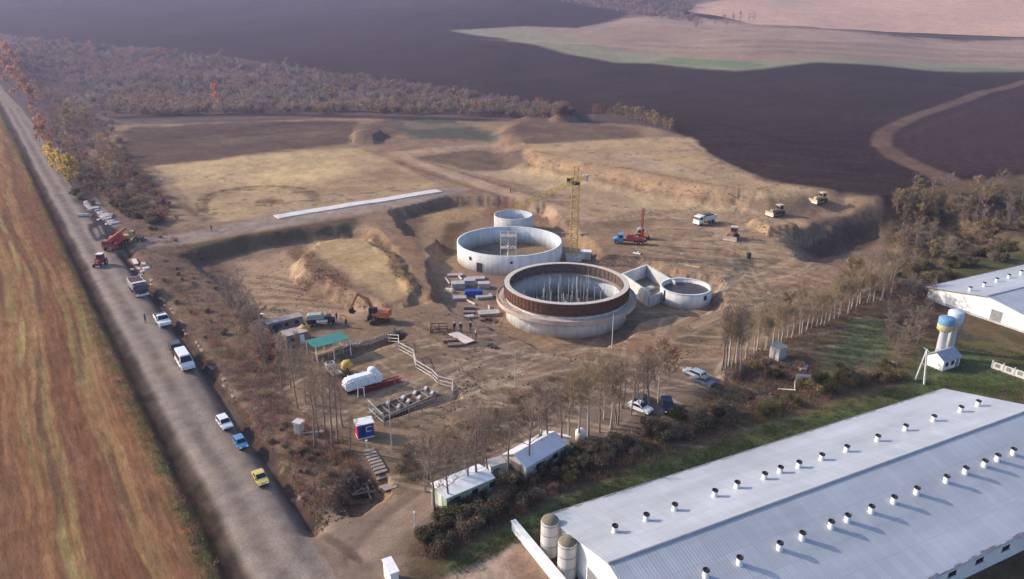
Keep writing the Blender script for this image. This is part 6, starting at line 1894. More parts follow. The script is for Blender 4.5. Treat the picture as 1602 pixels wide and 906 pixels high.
t = thing('culvert_pipe', 'short grey pipe lying at the left of the rubble strip', 'pipe', G(131, 339), R(8))
MB().lathe([(.35, -1.6), (.5, -1.6), (.5, 1.6), (.35, 1.6)], 14, close=True).build('pipe', CON, t).rotation_euler = (0, R(90), 0)
t.children[0].location = (0, 0, .5)
MB().box((1.9, 0, .25), (.3, 1.4, .5)).build('headwall', CON, t)
# ------------------------------------------------------------------ trees and bushes
FOL = mat_attr('foliage', (), bump=0, rnd=.28, trans=.38)
BARK = mat('bark', (.22, .17, .14), .95, 0, .3, 3)
BARKP = mat('pale bark', (.40, .34, .29), .95, 0, .25, 3)
VR = random.Random(23)


def jit(c, a=.25):
    k = 1 + VR.uniform(-a, a)
    return tuple(max(.01, x * k * (1 + VR.uniform(-.08, .08))) for x in c)


def twig(mb, p, d, L, w, c):
    d = d.normalized(); s = d.cross(Vector((VR.uniform(-1, 1), VR.uniform(-1, 1), VR.uniform(-1, 1)))).normalized() * w
    q = p + d * L * .55 + s.cross(d) * VR.uniform(-2, 2)
    mb.col = jit(c)
    mb.add([p - s, p + s, q + s * .7, p + d * L, q - s * .7], [(0, 1, 2, 3, 4)])


def leaf(mb, p, r, c):
    a = Vector((VR.gauss(0, 1), VR.gauss(0, 1), VR.gauss(0, 1))).normalized(); b = a.orthogonal().normalized(); e = a.cross(b)
    mb.col = jit(c, .3)
    mb.add([p + b * r, p + e * r * .7, p - b * r, p - e * r * .7], [(0, 1, 2, 3)])


def rv(s=1.0):
    return Vector((VR.gauss(0, s), VR.gauss(0, s), VR.gauss(0, s)))


def tree_data(H, r0, base, spread, nl, ntw, twc, lfc=None, nlf=0, up_=.8, lean=.03, fork=1, tw=.016, lr=.13):
    """trunk mesh and crown mesh of one tree, H metres tall"""
    tb, cr = MB(), MB()
    for fk in range(fork):
        a0 = VR.uniform(0, 2 * PI) + fk * 2 * PI / fork
        off = Vector((math.cos(a0), math.sin(a0), 0)) * (0 if fork == 1 else r0 * 1.4)
        dr = Vector((math.cos(a0), math.sin(a0), 0)) * (lean if fork == 1 else .10)
        Hh = H * (1 if fork == 1 else VR.uniform(.85, 1))
        pts = [off]
        n = 7
        for k in range(n):
            pts.append(pts[-1] + (Vector((0, 0, 1)) + dr + rv(.045) * Vector((1, 1, 0)).length).normalized() * Hh * .92 / n)
        pts[0] = off + Vector((0, 0, -.3))
        for k in range(n):
            tb.tube(pts[k], pts[k + 1], r0 * (1 - k / n * .86), r0 * (1 - (k + 1) / n * .86), 6, False)

        def at(u):
            x = u * n; i = min(int(x), n - 1)
            return pts[i].lerp(pts[i + 1], x - i)
        ends = []
        for k in range(nl):
            u = base + (.98 - base) * ((k + VR.random()) / nl)
            p = at(u); az = k * 2.4 + VR.uniform(-.4, .4)
            el = up_ + VR.uniform(-.25, .25)
            L = spread * (1.05 - .75 * abs((u - base) / (1 - base) - .3)) * VR.uniform(.7, 1.15)
            d = Vector((math.cos(az) * math.cos(el), math.sin(az) * math.cos(el), math.sin(el)))
            m_ = p + d * L * .5 + rv(.06) * L; e = m_ + (d + Vector((0, 0, .35))).normalized() * L * .55 + rv(.05) * L
            rb = r0 * .34 * (1.1 - u)+.012
            tb.tube(p, m_, rb, rb * .65, 4, False); tb.tube(m_, e, rb * .65, .012, 4, False)
            ends += [(m_, d), (e, d), (p.lerp(m_, .6), d), (m_.lerp(e, .5), d)]
            for q in range(3):
                s0 = p.lerp(m_, VR.uniform(.4, 1)) if q < 2 else m_.lerp(e, .4)
                d2 = (d + rv(.55) + Vector((0, 0, .2))).normalized(); s1 = s0 + d2 * L * VR.uniform(.3, .55)
                tb.tube(s0, s1, rb * .45, .01, 3, False); ends += [(s1, d2), (s0.lerp(s1, .6), d2)]
        ends.append((pts[-1], Vector((0, 0, 1))))
        for k in range(ntw // fork):
            p, d = VR.choice(ends)
            twig(cr, p + rv(.12), (d + rv(.55) + Vector((0, 0, .25))), VR.uniform(.5, 1.35) * H / 10, VR.uniform(.6, 1.3) * tw, VR.choice(twc))
        if nlf:
            # leaves gather in clumps of unequal size, the rest of the crown stays bare
            cl = [VR.choice(ends) for _ in range(max(4, nl))]
            for k in range(nlf // fork):
                p, d = VR.choice(cl)
                leaf(cr, p + rv(.36) * H / 10 + d * VR.uniform(0, .4), VR.uniform(.6, 1.4) * lr, VR.choice(lfc))
    return tb, cr


TREE_KIND = {}


def tree_kind(key, n, bark, **kw):
    TREE_KIND[key] = []
    for i in range(n):
        tb, cr = tree_data(**kw)
        TREE_KIND[key].append((tb.mesh('trunk', bark, True), cr.mesh('crown', FOL), kw['H']))


TWG = [(.30, .225, .185), (.36, .27, .22), (.24, .18, .15), (.32, .25, .17)]
TWO = [(.36, .27, .17), (.32, .24, .16), (.40, .31, .19)]
tree_kind('bare', 5, BARK, H=10, r0=.17, base=.34, spread=2.6, nl=15, ntw=560, twc=TWG, up_=.85)
tree_kind('slim', 4, BARK, H=12, r0=.15, base=.42, spread=1.6, nl=15, ntw=420, twc=TWG, up_=.95)
tree_kind('poplar', 5, BARKP, H=8, r0=.15, base=.36, spread=2.0, nl=14, ntw=560, twc=TWO, lfc=[(.34, .25, .12), (.29, .23, .12), (.38, .26, .13)], nlf=120, up_=1.0, lr=.10)
tree_kind('forked', 3, BARK, H=10, r0=.13, base=.4, spread=2.3, nl=9, ntw=560, twc=TWG, fork=2, up_=.9)
tree_kind('russet', 3, BARK, H=8, r0=.12, base=.25, spread=2.3, nl=14, ntw=900, twc=[(.27, .15, .11), (.24, .14, .10)], lfc=[(.34, .13, .08), (.38, .18, .12)], nlf=300, up_=.8, lr=.12)
tree_kind('orange', 3, BARK, H=8, r0=.14, base=.2, spread=2.6, nl=14, ntw=400, twc=TWG, lfc=[(.62, .27, .13), (.54, .24, .12), (.52, .31, .17)], nlf=1500, up_=.7, lr=.19)
tree_kind('yellow', 3, BARK, H=8, r0=.15, base=.15, spread=2.8, nl=15, ntw=400, twc=TWO, lfc=[(.80, .58, .16), (.72, .53, .15), (.62, .47, .15)], nlf=1700, up_=.7, lr=.19)
tree_kind('ochre', 3, BARK, H=7, r0=.12, base=.2, spread=2.5, nl=13, ntw=600, twc=TWO, lfc=[(.34, .25, .13), (.29, .23, .125), (.37, .25, .13)], nlf=620, up_=.75, lr=.18)
tree_kind('pale', 2, BARKP, H=8, r0=.14, base=.15, spread=2.6, nl=14, ntw=300, twc=TWO, lfc=[(.36, .35, .30), (.28, .29, .25), (.40, .37, .32)], nlf=1000, up_=.75, lr=.2)
tree_kind('dusky', 4, BARK, H=7, r0=.12, base=.15, spread=2.6, nl=13, ntw=520, twc=[(.30, .22, .19), (.35, .26, .22), (.26, .195, .17)], lfc=[(.27, .20, .155), (.24, .20, .14)], nlf=160, up_=.7, lr=.16)


def bush_data(R_, Hh, twc, lfc, ntw, nlf, lobes=6, lr=.14, tw=.016):
    tb, cr = MB(), MB()
    L_ = []
    for k in range(lobes):
        a = VR.uniform(0, 2 * PI); rr_ = R_ * math.sqrt(VR.random()) * .75
        L_.append((Vector((rr_ * math.cos(a), rr_ * math.sin(a), Hh * VR.uniform(.3, .75))), R_ * VR.uniform(.3, .55)))
    for k in range(9):
        c, r = VR.choice(L_); tb.tube((VR.uniform(-.2, .2), VR.uniform(-.2, .2), -.2), c + rv(.15), .045, .012, 4, False)
    for k in range(ntw):
        c, r = VR.choice(L_); d = rv(1).normalized(); d.z = abs(d.z) * .8 + .1
        p = Vector((c.x * .6, c.y * .6, c.z * VR.uniform(.1, .9))) + rv(.2) * r
        twig(cr, p, d, r * VR.uniform(.7, 1.9), VR.uniform(.7, 1.3) * tw, VR.choice(twc))
    for k in range(nlf):
        c, r = VR.choice(L_); d = rv(1).normalized()
        p = c + d * r * (VR.random() ** .4)
        if p.z < .05: p.z = VR.uniform(.05, .4)
        leaf(cr, p, VR.uniform(.6, 1.4) * lr, VR.choice(lfc))
    return tb, cr


BUSH_KIND = {}


def bush_kind(key, n, **kw):
    BUSH_KIND[key] = []
    for i in range(n):
        tb, cr = bush_data(**kw)
        BUSH_KIND[key].append((tb.mesh('stem', BARK, True), cr.mesh('foliage', FOL), 1.0))


DG = [(.085, .092, .055), (.105, .105, .065), (.07, .075, .048)]
BRN = [(.27, .20, .15), (.22, .17, .13), (.30, .225, .165)]
bush_kind('dark', 5, R_=1.7, Hh=2.2, twc=[(.22, .17, .14), (.27, .21, .165)], lfc=DG + BRN[:2], ntw=420, nlf=1500, lr=.095)
bush_kind('brown', 4, R_=1.5, Hh=1.8, twc=TWG, lfc=BRN, ntw=620, nlf=600, lr=.09)
bush_kind('green', 3, R_=1.6, Hh=1.9, twc=TWO, lfc=[(.09, .10, .04), (.13, .13, .05), (.07, .085, .035)], ntw=260, nlf=1500, lr=.09)
bush_kind('ochre', 4, R_=1.7, Hh=2.2, twc=TWO, lfc=[(.26, .20, .085), (.20, .165, .075), (.30, .21, .09), (.16, .14, .07)], ntw=320, nlf=1200, lr=.1)
bush_kind('russet', 3, R_=1.5, Hh=2.0, twc=[(.28, .15, .11)], lfc=[(.36, .15, .10), (.30, .13, .09), (.40, .20, .14)], ntw=300, nlf=520)


def plant(KIND, key, name, label, cat, p, s, group, sz=1.0, parts=('trunk', 'crown')):
    me = VR.choice(KIND[key])
    t = thing(name, label, cat, (p[0], p[1], p[2]), VR.uniform(0, 2 * PI), group)
    t.scale = (s, s, s * sz)
    for nm, m_ in zip(parts, me[:2]):
        o = bpy.data.objects.new(nm, m_); col.objects.link(o); o.parent = t
    return t


def hpx(p, npx):
    """metres of height that span npx photo pixels at ground point p"""
    zc = p[1] * CP + (CAM_H - p[2]) * SP
    return npx / FOC * zc / math.cos(math.atan2(CAM_H - p[2], p[1]) * .9)


def tree_at(key, px, py, npx, label, group, name='bare_tree', cat='tree', sz=1.0):
    p = G(px, py); H = hpx(p, npx)
    return plant(TREE_KIND, key, name, label, cat, p, H / TREE_KIND[key][0][2], group, sz)


def bush_at(key, px, py, s, label, group, sz=1.0, name='bush'):
    return plant(BUSH_KIND, key, name, label, 'bush', G(px, py), s, group, sz, ('stem', 'foliage'))


# slender trees by the outhouse and kiosk
for px, py, h in ((441, 612, 92), (455, 606, 84), (466, 640, 98), (478, 632, 92), (492, 700, 128), (500, 682, 112), (509, 678, 112), (520, 700, 132), (528, 692, 120), (536, 668, 96), (472, 588, 70), (448, 580, 66)):
    tree_at('slim', px, py, h, 'slender bare tree in the clump between the outhouse and the blue kiosk', 'slender trees by the outhouse', sz=1.0)
tree_at('forked', 546, 706, 60, 'short forked bare tree just left of the blue kiosk', None, name='bare_tree')
# trees along the access road
for px, py, h in ((682, 806, 118), (706, 800, 104), (733, 772, 96), (746, 768, 124), (768, 752, 118), (792, 748, 112), (824, 742, 116), (846, 716, 112), (858, 712, 108), (878, 700, 100), (700, 760, 90), (664, 770, 84)):
    tree_at(VR.choice(['bare', 'bare', 'forked']), px, py, h, 'tall bare tree among the white roofed sheds along the access road', 'bare trees by the sheds')
for px, py, h in ((906, 690, 108), (920, 682, 112), (938, 676, 100), (955, 670, 104), (966, 664, 100), (985, 650, 96), (1000, 642, 92), (1018, 640, 98), (1030, 632, 90), (890, 694, 100), (945, 655, 84), (975, 640, 82)):
    tree_at(VR.choice(['bare', 'forked', 'poplar']), px, py, h, 'tall bare tree in the row behind the white and dark blue cars', 'bare trees by the cars')
for px, py, h in ((1010, 606, 62), (1030, 598, 66), (1046, 604, 60)):
    tree_at('russet', px, py, h, 'russet twiggy tree above the white and dark blue cars', 'russet trees by the cars', 'russet_tree')
# clump on the sandy mound
for px, py, h in ((1128, 580, 96), (1136, 577, 102), (1144, 576, 108), (1151, 578, 98), (1158, 582, 92), (1132, 573, 88)):
    tree_at('slim', px, py, h, 'slender tree of the clump growing on the sandy mound', 'tree clump on the mound')
for px, py, h in ((1140, 572, 96), (1152, 570, 90)):
    tree_at('poplar', px, py, h, 'ochre crowned tree of the clump growing on the sandy mound', 'ochre trees on the mound', 'poplar_tree')
# poplar row on the right
for k in range(34):
    u = k / 33
    px = 1166 + u * 224 + VR.uniform(-4, 4); py = 560 - u * 98 + VR.uniform(-5, 5)
    tree_at('poplar', px, py, VR.uniform(52, 72) * (1 - .2 * u), 'pale trunked poplar in the row above the grey garden shed', 'poplar row', 'poplar_tree')
for k in range(18):
    u = VR.random()
    tree_at(VR.choice(['bare', 'poplar', 'ochre']), 1200 + u * 200 + VR.uniform(-8, 8), 520 - u * 88 + VR.uniform(-10, 6), VR.uniform(40, 62), 'thin autumn tree behind the pale trunked poplar row', 'thin trees behind the poplars', 'autumn_tree')
# wood at the right of the embankment
for k, (px, py) in enumerate(inpoly([(1396, 316), (1440, 300), (1500, 290), (1602, 300), (1640, 340), (1602, 380), (1520, 402), (1470, 440), (1430, 470), (1400, 500), (1380, 470), (1396, 420), (1402, 360)], 58, 3)):
    key = VR.choice(['ochre', 'dusky', 'ochre', 'dusky', 'bare'])
    tree_at(key, px, py, VR.uniform(24, 42), {'ochre': 'ochre leaved tree in the wood right of the dark embankment', 'dusky': 'dusky brown tree in the wood right of the dark embankment', 'bare': 'bare tree in the wood right of the dark embankment'}[key], key + ' trees right of the embankment', 'autumn_tree')
for k, (px, py) in enumerate(inpoly([(1390, 470), (1430, 450), (1462, 470), (1450, 520), (1420, 570), (1396, 580), (1384, 540)], 22, 5)):
    tree_at('dusky', px, py, VR.uniform(28, 42), 'dusky tree in the strip left of the water towers', 'dusky trees left of the water towers', 'dusky_tree')
# belt of bushes between the access road and the poultry house
belt = [(650, 850), (690, 812), (760, 790), (800, 756), (880, 716), (940, 696), (990, 668), (1050, 660), (1150, 640), (1240, 622), (1330, 596), (1400, 586), (1400, 592), (1300, 616), (1180, 654), (1080, 682), (960, 722), (860, 768), (780, 812), (700, 862), (660, 876)]
for k, (px, py) in enumerate(inpoly(belt, 110, 8)):
    u = (px - 650) / 750
    key = VR.choice(['dark', 'dark', 'brown', 'brown', 'green'] if px < 1150 else ['dark', 'brown', 'brown', 'green', 'ochre'])
    bush_at(key, px, py, VR.uniform(.5, 1.05), {'dark': 'dark bush in the belt beside the near poultry house', 'brown': 'brown twiggy bush in the belt beside the near poultry house', 'green': 'dull green bush in the belt beside the near poultry house', 'ochre': 'ochre bush in the belt beside the near poultry house'}[key], key + ' bushes in the poultry house belt')
for k, (px, py) in enumerate(inpoly([(1150, 560), (1200, 556), (1290, 585), (1390, 570), (1400, 590), (1380, 600), (1250, 606), (1200, 590)], 26, 12)):
    key = VR.choice(['brown', 'ochre', 'green'])
    bush_at(key, px, py, VR.uniform(.45, .9), key + ' bush in the weedy ground below the poplar row', key + ' bushes below the poplars')
for k, (px, py) in enumerate(inpoly([(1460, 415), (1602, 340), (1602, 395), (1480, 446)], 26, 14)):
    bush_at(VR.choice(['dark', 'brown', 'green']), px, py, VR.uniform(.7, 1.2), 'dull bush behind the distant poultry house', 'bushes behind the distant poultry house')
for k, (px, py) in enumerate(inpoly([(1394, 350), (1440, 330), (1500, 310), (1602, 320), (1602, 380), (1520, 402), (1470, 440), (1430, 470), (1396, 480), (1390, 420)], 60, 26)):
    key = VR.choice(['brown', 'ochre', 'brown', 'dark'])
    bush_at(key, px, py, VR.uniform(.7, 1.3), key + ' bush filling the wood right of the dark embankment', key + ' bushes right of the embankment')
for px, py in ((690, 812), (702, 806), (716, 804), (730, 798), (744, 790), (756, 782), (822, 748), (836, 742), (850, 735), (806, 756)):
    bush_at('dark', px, py, VR.uniform(.6, .9), 'dark bush hiding the lower wall of the white roofed sheds', 'dark bushes against the sheds')
# bushes on the weedy slope by the road
for k, (px, py) in enumerate(inpoly([(200, 330), (262, 340), (330, 420), (400, 500), (420, 560), (400, 600), (330, 560), (280, 480), (225, 400)], 26, 15)):
    key = VR.choice(['brown', 'brown', 'brown', 'dark'])
    bush_at(key, px, py, VR.uniform(.3, .6), {'brown': 'brown bush on the weedy slope between road and site', 'dark': 'dark bush on the weedy slope between road and site'}[key], key + ' bushes on the roadside slope')
for k, (px, py) in enumerate(inpoly([(340, 430), (372, 440), (420, 540), (430, 585), (400, 570), (360, 510)], 24, 16)):
    tree_at('dusky', px, py, VR.uniform(30, 50), 'dusky bare tree at the left edge of the lower pad', 'dusky trees beside the lower pad', 'dusky_tree')
for px, py, s in ((404, 548, 1.0), (414, 560, 1.1), (422, 548, .9), (412, 535, .8), (428, 562, .8)):
    bush_at('russet', px, py, s, 'russet bush below the white bulk bags and lamp post', 'russet bushes under the lamp post', 1.3)
for k, (px, py) in enumerate(inpoly([(380, 660), (450, 650), (540, 700), (540, 730), (500, 770), (470, 760), (420, 710)], 18, 18)):
    bush_at('brown', px, py, VR.uniform(.25, .55), 'low brown bush among dead weeds around the outhouse', 'low bushes around the outhouse')
for k, (px, py) in enumerate(inpoly([(640, 690), (760, 650), (860, 596), (980, 560), (900, 630), (770, 706), (660, 750), (620, 750)], 30, 19)):
    bush_at('brown', px, py, VR.uniform(.3, .6), 'low brown bush on the bank above the access road', 'low bushes above the access road')
# roadside trees at the far left
for px, py, h, key in ((84, 262, 34, 'yellow'), (92, 272, 38, 'yellow'), (104, 284, 42, 'yellow'), (113, 292, 44, 'yellow'), (98, 276, 40, 'yellow'), (80, 254, 30, 'yellow'), (116, 288, 40, 'yellow')):
    tree_at(key, px, py, h, 'yellow leaved tree at the edge of the far dirt road', 'yellow roadside trees', 'yellow_tree')
for px, py, h in ((30, 150, 44), (46, 160, 38), (18, 138, 44), (8, 124, 44), (0, 116, 42), (24, 120, 40), (36, 132, 36), (14, 106, 36), (52, 172, 34), (72, 226, 30), (66, 212, 28), (56, 190, 24), (80, 236, 26), (4, 112, 26), (-6, 104, 26), (12, 120, 24), (24, 132, 22), (40, 140, 22), (2, 98, 22), (54, 148, 22), (60, 156, 20), (66, 206, 26), (62, 222, 26)):
    tree_at('orange', px, py, h, 'orange leaved tree in the roadside belt at far left', 'orange roadside trees', 'orange_tree')
for k, (px, py) in enumerate(inpoly([(64, 150), (100, 160), (140, 190), (190, 260), (220, 320), (170, 300), (140, 296), (116, 262), (84, 200)], 46, 21)):
    key = VR.choice(['dusky', 'dusky', 'ochre', 'russet'])
    tree_at(key, px, py, VR.uniform(22, 36), {'dusky': 'dusky tree in the roadside belt left of the sandy field', 'ochre': 'ochre tree in the roadside belt left of the sandy field', 'russet': 'russet tree in the roadside belt left of the sandy field'}[key], key + ' trees in the roadside belt', 'autumn_tree')
for k, (px, py) in enumerate(inpoly([(112, 318), (118, 298), (152, 296), (158, 314), (240, 340), (262, 362), (240, 368), (200, 340), (150, 322)], 22, 22)):
    bush_at('dark', px, py, VR.uniform(.8, 1.3), 'dark bush by the rubble strip at the site entrance', 'dark bushes at the site entrance')
# marked trees of the scrub wood
tree_at('orange', 340, 168, 34, 'single bright orange tree in front of the scrub wood', None, 'orange_tree')
tree_at('orange', 332, 162, 15, 'small dull orange tree left of the bright orange one', None, 'orange_tree')
tree_at('pale', 296, 144, 24, 'small pale silver tree left of the bright orange tree', None, 'pale_tree')
for px, py, h in ((348, 106, 24), (293, 102, 20), (306, 104, 20), (376, 112, 18), (449, 112, 20), (466, 118, 16), (500, 142, 24), (512, 138, 22)):
    tree_at('pale', px, py, h, 'pale silver tree on the upper edge of the scrub wood', 'pale trees on the scrub edge', 'pale_tree')
for px, py, h in ((107, 78, 18), (143, 80, 16), (250, 90, 16), (256, 90, 14)):
    tree_at('orange', px, py, h, 'reddish tree on the far upper edge of the scrub wood', 'reddish trees on the scrub edge', 'orange_tree')
for px, py, h in ((940, 192, 30), (930, 188, 24), (952, 194, 24)):
    tree_at('russet', px, py, h, 'russet tree at the corner of the terrace and the ploughed field', 'russet trees at the terrace corner', 'russet_tree')
for k, (px, py) in enumerate([(965 + i * 7.5, 184 + abs(i - 3) * .6 + i * 1.6) for i in range(12)]):
    tree_at('ochre', px, py, VR.uniform(18, 26), 'rounded ochre tree in the row along the terrace top', 'ochre trees along the terrace top', 'ochre_tree')
for k, (px, py) in enumerate(inpoly([(1075, 40), (1180, 30), (1178, 44), (1090, 46)], 14, 25)):
    tree_at('dusky', px, py, VR.uniform(9, 14), 'tiny dark tree in the thicket between the far fields', 'dark trees between the far fields', 'dusky_tree')


# far woods and undergrowth that read as one mass
def flat(mb):
    tri = []; cc = []
    V = np.array(mb.v)
    for f, c in zip(mb.f, mb.c):
        for k in range(1, len(f) - 1):
            tri.append((f[0], f[k], f[k + 1])); cc.append(c)
    return V[np.array(tri)].reshape(-1, 9), np.array(cc)


def mass(name, P, S, tint, temps, zs=1.0):
    V, C = [], []
    for p, s, tn in zip(P, S, tint):
        v, c = temps[VR.randrange(len(temps))]
        a = VR.uniform(0, 2 * PI); ca, sa = math.cos(a) * s, math.sin(a) * s
        w = v.reshape(-1, 3); x = w[:, 0] * ca - w[:, 1] * sa + p[0]; y = w[:, 0] * sa + w[:, 1] * ca + p[1]; z = w[:, 2] * s * zs + p[2]
        V.append(np.stack([x, y, z], 1)); C.append(np.clip(c * np.array(tn), .008, .9))
    V = np.concatenate(V); C = np.concatenate(C); n = len(V) // 3
    me = bpy.data.meshes.new(name)
    me.vertices.add(len(V)); me.vertices.foreach_set('co', V.ravel())
    me.loops.add(len(V)); me.loops.foreach_set('vertex_index', np.arange(len(V), dtype=np.int32))
    me.polygons.add(n); me.polygons.foreach_set('loop_start', np.arange(0, 3 * n, 3, dtype=np.int32)); me.polygons.foreach_set('loop_total', np.full(n, 3, np.int32))
    me.update(calc_edges=True)
    a = me.attributes.new('Col', 'FLOAT_COLOR', 'FACE'); ca_ = np.ones((n, 4)); ca_[:, :3] = C; a.data.foreach_set('color', ca_.ravel())
    me.materials.append(FOL)
    o = bpy.data.objects.new(name, me); col.objects.link(o); o['kind'] = 'stuff'
    return o


def lowtree(c):
    _, cr = bush_data(2.6, 4.8, [jit(c) for _ in range(3)], [jit(c, .22) for _ in range(4)], 70, 210, 7, .24, .055)
    return flat(cr)


LT = [lowtree((.27, .20, .17)), lowtree((.31, .225, .185)), lowtree((.25, .185, .16)), lowtree((.26, .21, .16)), lowtree((.33, .235, .185))]
pts = inpoly([(-10, 58), (100, 70), (230, 78), (340, 92), (480, 112), (560, 124), (700, 144), (800, 160), (880, 172), (900, 182), (820, 186), (700, 180), (560, 178), (400, 178), (190, 182), (140, 160), (90, 120), (30, 110), (-10, 90)], 2600, 31)
P = GG(pts)
S = [VR.uniform(.7, 1.45) for _ in P]
TI = []
for (px, py), q_ in zip(pts, P):
    g = VR.random(); k_ = .7 + .6 * float(fbm(q_[0] / 38.0, q_[1] / 70.0, 301, 3)); k2 = float(fbm(q_[0] / 50.0, q_[1] / 60.0, 311, 3))
    k_ *= VR.uniform(.85, 1.12)
    b_ = (k_ * (1.0 + .3 * (k2 - .5)), k_, k_ * (1.0 - .3 * (k2 - .5)))
    TI.append((1.35, 1.4, 1.4) if g > .965 else (1.5, .95, .6) if g > .945 else (.7 * k_, .9 * k_, .75 * k_) if k2 < .4 and g > .5 else b_)
mass('scrub_woods', P, S, TI, LT)
pts = inpoly([(-10, 66), (30, 70), (110, 110), (170, 180), (205, 250), (280, 345), (240, 352), (190, 320), (120, 290), (90, 220), (50, 160), (20, 120)], 620, 33)
P = GG(pts); mass('roadside_woods', P, [VR.uniform(.4, .85) for _ in P], [(VR.uniform(.7, 1.2), VR.uniform(.65, 1.0), VR.uniform(.6, .95)) for _ in P], LT)
pts = inpoly([(870, 4), (1060, 0), (1090, 14), (1060, 24), (985, 22), (900, 6)], 260, 35) + inpoly([(1000, 20), (1090, 26), (1080, 34), (1010, 26)], 60, 36)
P = GG(pts); mass('far_woods', P, [VR.uniform(.9, 1.7) for _ in P], [(VR.uniform(.7, 1.3),) * 3 for _ in P], LT)


def tuft(c, R_, H_, n, w):
    mb = MB()
    for k in range(n):
        a = VR.uniform(0, 2 * PI); r = R_ * math.sqrt(VR.random())
        twig(mb, Vector((r * math.cos(a), r * math.sin(a), 0)), Vector((VR.gauss(0, .5), VR.gauss(0, .5), 1)), H_ * VR.uniform(.4, 1.1), w, c)
    return flat(mb)


WT = [tuft((.31, .235, .18), .7, .75, 22, .022), tuft((.26, .20, .155), .8, .6, 22, .024), tuft((.34, .24, .18), .6, .9, 20, .022)]
GT = [tuft((.20, .235, .10), .7, .22, 24, .03), tuft((.17, .21, .09), .8, .2, 24, .03), tuft((.24, .22, .115), .7, .28, 22, .026)]
pts = inpoly([(200, 330), (285, 380), (350, 430), (410, 500), (440, 570), (460, 640), (550, 690), (560, 726), (530, 760), (520, 800), (500, 815), (466, 765), (424, 704), (376, 643), (304, 536), (259, 470), (218, 398)], 1200, 41)
pts += inpoly([(640, 690), (760, 650), (860, 590), (980, 560), (900, 630), (770, 706), (660, 750), (620, 760)], 350, 42)
pts += inpoly([(1140, 570), (1210, 540), (1280, 560), (1290, 590), (1400, 585), (1440, 570), (1300, 620), (1150, 640), (1090, 640)], 420, 43) + inpoly([(1210, 535), (1390, 440), (1470, 440), (1440, 540), (1400, 500), (1340, 496), (1280, 550)], 300, 49)
pts += inpoly([(650, 850), (760, 795), (880, 715), (1060, 650), (1230, 610), (1400, 585), (1400, 596), (1190, 660), (900, 764), (740, 845), (660, 880)], 800, 44)
P = GG(pts); mass('weeds', P, [VR.uniform(.5, 1.3) for _ in P], [(VR.uniform(.6, 1.3), VR.uniform(.6, 1.2), VR.uniform(.6, 1.1)) for _ in P], WT)
pts = inpoly([(700, 890), (760, 850), (860, 800), (1000, 735), (1200, 668), (1400, 606), (1480, 590), (1602, 600), (1602, 640), (1480, 612), (862, 812), (800, 850), (720, 900)], 1500, 45) + inpoly([(1290, 570), (1340, 500), (1390, 500), (1395, 550), (1340, 590)], 160, 46) + inpoly([(1400, 590), (1450, 530), (1602, 550), (1602, 620), (1480, 610)], 450, 47)
P = GG(pts); mass('grass_tufts', P, [VR.uniform(.5, 1.3) for _ in P], [(VR.uniform(.6, 1.3), VR.uniform(.7, 1.2), VR.uniform(.6, 1.1)) for _ in P], GT)
# verge between stubble field and road
pts = inpoly([(-8, 178), (50, 300), (124, 446), (192, 594), (240, 694), (288, 796), (346, 920), (320, 906), (270, 790), (222, 690), (178, 600), (112, 450), (42, 300)], 500, 48)
P = GG(pts); mass('verge_grass', P, [VR.uniform(.4, 1.0) for _ in P], [(VR.uniform(.7, 1.2), VR.uniform(.65, 1.1), VR.uniform(.6, 1.0)) for _ in P], GT + GT + WT)


def clod(c, n):
    mb = MB()
    for k in range(n):
        r = VR.uniform(.10, .32); p = Vector((VR.gauss(0, .9), VR.gauss(0, .9), r * .3)); mb.col = jit(c, .2)
        q = [p + Vector((r * math.cos(a) * VR.uniform(.7, 1.2), r * math.sin(a) * VR.uniform(.7, 1.2), -r * .5)) for a in (0, 1.26, 2.5, 3.8, 5.0)]
        t_ = p + Vector((VR.uniform(-.1, .1), VR.uniform(-.1, .1), r * .6))
        mb.add(q + [t_], [(0, 1, 5), (1, 2, 5), (2, 3, 5), (3, 4, 5), (4, 0, 5)])
    return flat(mb)


CT = [clod((.30, .225, .17), 5), clod((.38, .29, .21), 4), clod((.25, .185, .14), 5)]
pts = inpoly([(640, 490), (700, 470), (780, 540), (900, 556), (1100, 500), (1150, 540), (1000, 600), (860, 650), (740, 720), (620, 700), (720, 620)], 700, 61)
pts += inpoly([(940, 360), (1180, 335), (1250, 370), (1270, 430), (1180, 520), (1130, 500), (1120, 440), (1000, 400)], 420, 62)
pts += inpoly([(370, 412), (450, 392), (545, 452), (600, 476), (560, 500), (420, 500)], 260, 63) + inpoly([(448, 395), (470, 384), (500, 402), (560, 450), (540, 452), (490, 430)], 200, 64)
pts += inpoly([(590, 376), (604, 385), (656, 448), (646, 456), (620, 430)], 120, 65) + inpoly([(540, 736), (600, 748), (600, 770), (560, 800), (500, 830), (470, 780)], 260, 66)
pts += inpoly([(545, 210), (600, 208), (604, 226), (548, 226)], 120, 67) + inpoly([(1165, 345), (1250, 345), (1280, 405), (1200, 370)], 220, 68) + inpoly([(819, 234), (850, 236), (1000, 268), (1180, 304), (1170, 324), (1000, 298), (825, 258)], 260, 69)
pts += inpoly([(745, 330), (790, 308), (850, 320), (860, 345), (830, 332), (770, 340)], 90, 71)
pts = pts[::2]
P = GG(pts); mass('rubble', P, [VR.uniform(.35, .9) for _ in P], [(VR.uniform(.8, 1.3),) * 3 for _ in P], CT)
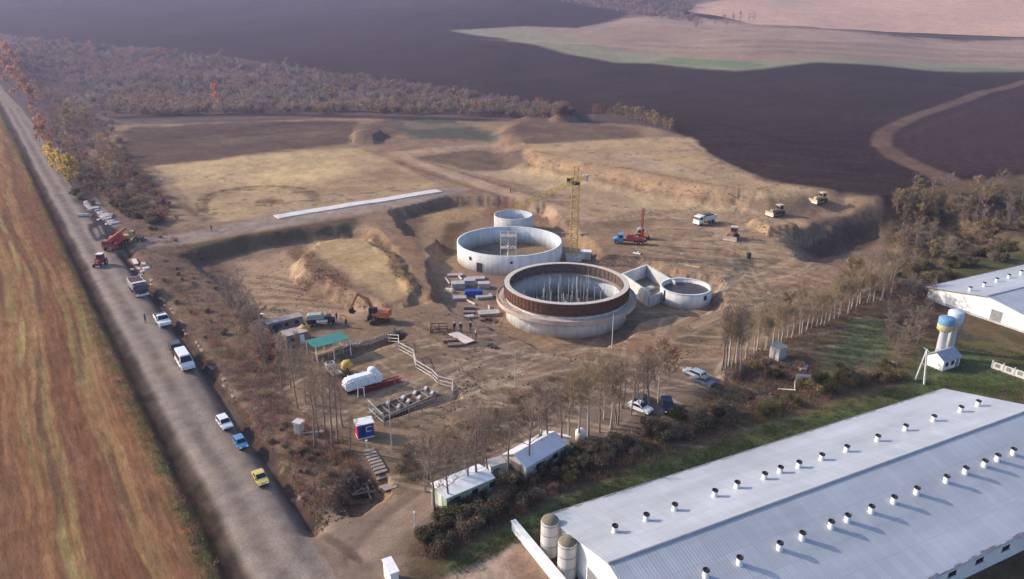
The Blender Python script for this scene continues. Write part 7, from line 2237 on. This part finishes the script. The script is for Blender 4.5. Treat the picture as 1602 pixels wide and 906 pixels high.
# ------------------------------------------------------------------ light, air, camera
w = bpy.data.worlds.new('World'); sc.world = w; w.use_nodes = True
nt = w.node_tree
sky = nt.nodes.new('ShaderNodeTexSky'); sky.sky_type = 'NISHITA'; sky.sun_disc = False
SUN_EL = R(24); sx, sy = -.962, .272
sky.sun_elevation = SUN_EL; sky.sun_rotation = math.atan2(sx, sy)
sky.air_density = 1.0; sky.dust_density = 2.0; sky.ozone_density = 2.5
nt.links.new(sky.outputs['Color'], nt.nodes['Background'].inputs['Color'])
nt.nodes['Background'].inputs['Strength'].default_value = 0.15
ld = bpy.data.lights.new('sun', 'SUN'); ld.energy = 3.3; ld.angle = R(0.6); ld.color = (1.0, .86, .70)
lo = bpy.data.objects.new('sun', ld); col.objects.link(lo)
dv = Vector((-sx * math.cos(SUN_EL), -sy * math.cos(SUN_EL), -math.sin(SUN_EL)))
lo.rotation_euler = dv.to_track_quat('-Z', 'Y').to_euler(); lo.location = (-100, 50, 130)

hz = MB().box((0, 400, 66), (5200, 5200, 150)).build('haze', None)
hz['kind'] = 'stuff'
hm = bpy.data.materials.new('haze'); hm.use_nodes = True
hn = hm.node_tree; hn.nodes.remove(hn.nodes['Principled BSDF'])
pv = hn.nodes.new('ShaderNodeVolumePrincipled'); pv.inputs['Color'].default_value = (.64, .62, .96, 1); pv.inputs['Density'].default_value = 0.00021
pv.inputs['Anisotropy'].default_value = 0.25
hn.links.new(pv.outputs['Volume'], hn.nodes['Material Output'].inputs['Volume'])
hz.data.materials.append(hm)

cd = bpy.data.cameras.new('camera'); cd.sensor_width = 36.0; cd.lens = FOC / 1602 * 36.0
cd.clip_start = 0.5; cd.clip_end = 9000
co = bpy.data.objects.new('camera', cd); col.objects.link(co)
co.location = (0, 0, CAM_H); co.rotation_euler = (PI / 2 - PITCH, 0, 0)
sc.camera = co
sc.view_settings.view_transform = 'Standard'; sc.view_settings.look = 'None'
sc.view_settings.exposure = 0.66; sc.view_settings.gamma = 1.0
sc.cycles.max_bounces = 5; sc.cycles.diffuse_bounces = 2; sc.cycles.glossy_bounces = 2
sc.cycles.volume_bounces = 0; sc.cycles.transparent_max_bounces = 4
sc.cycles.use_denoising = True
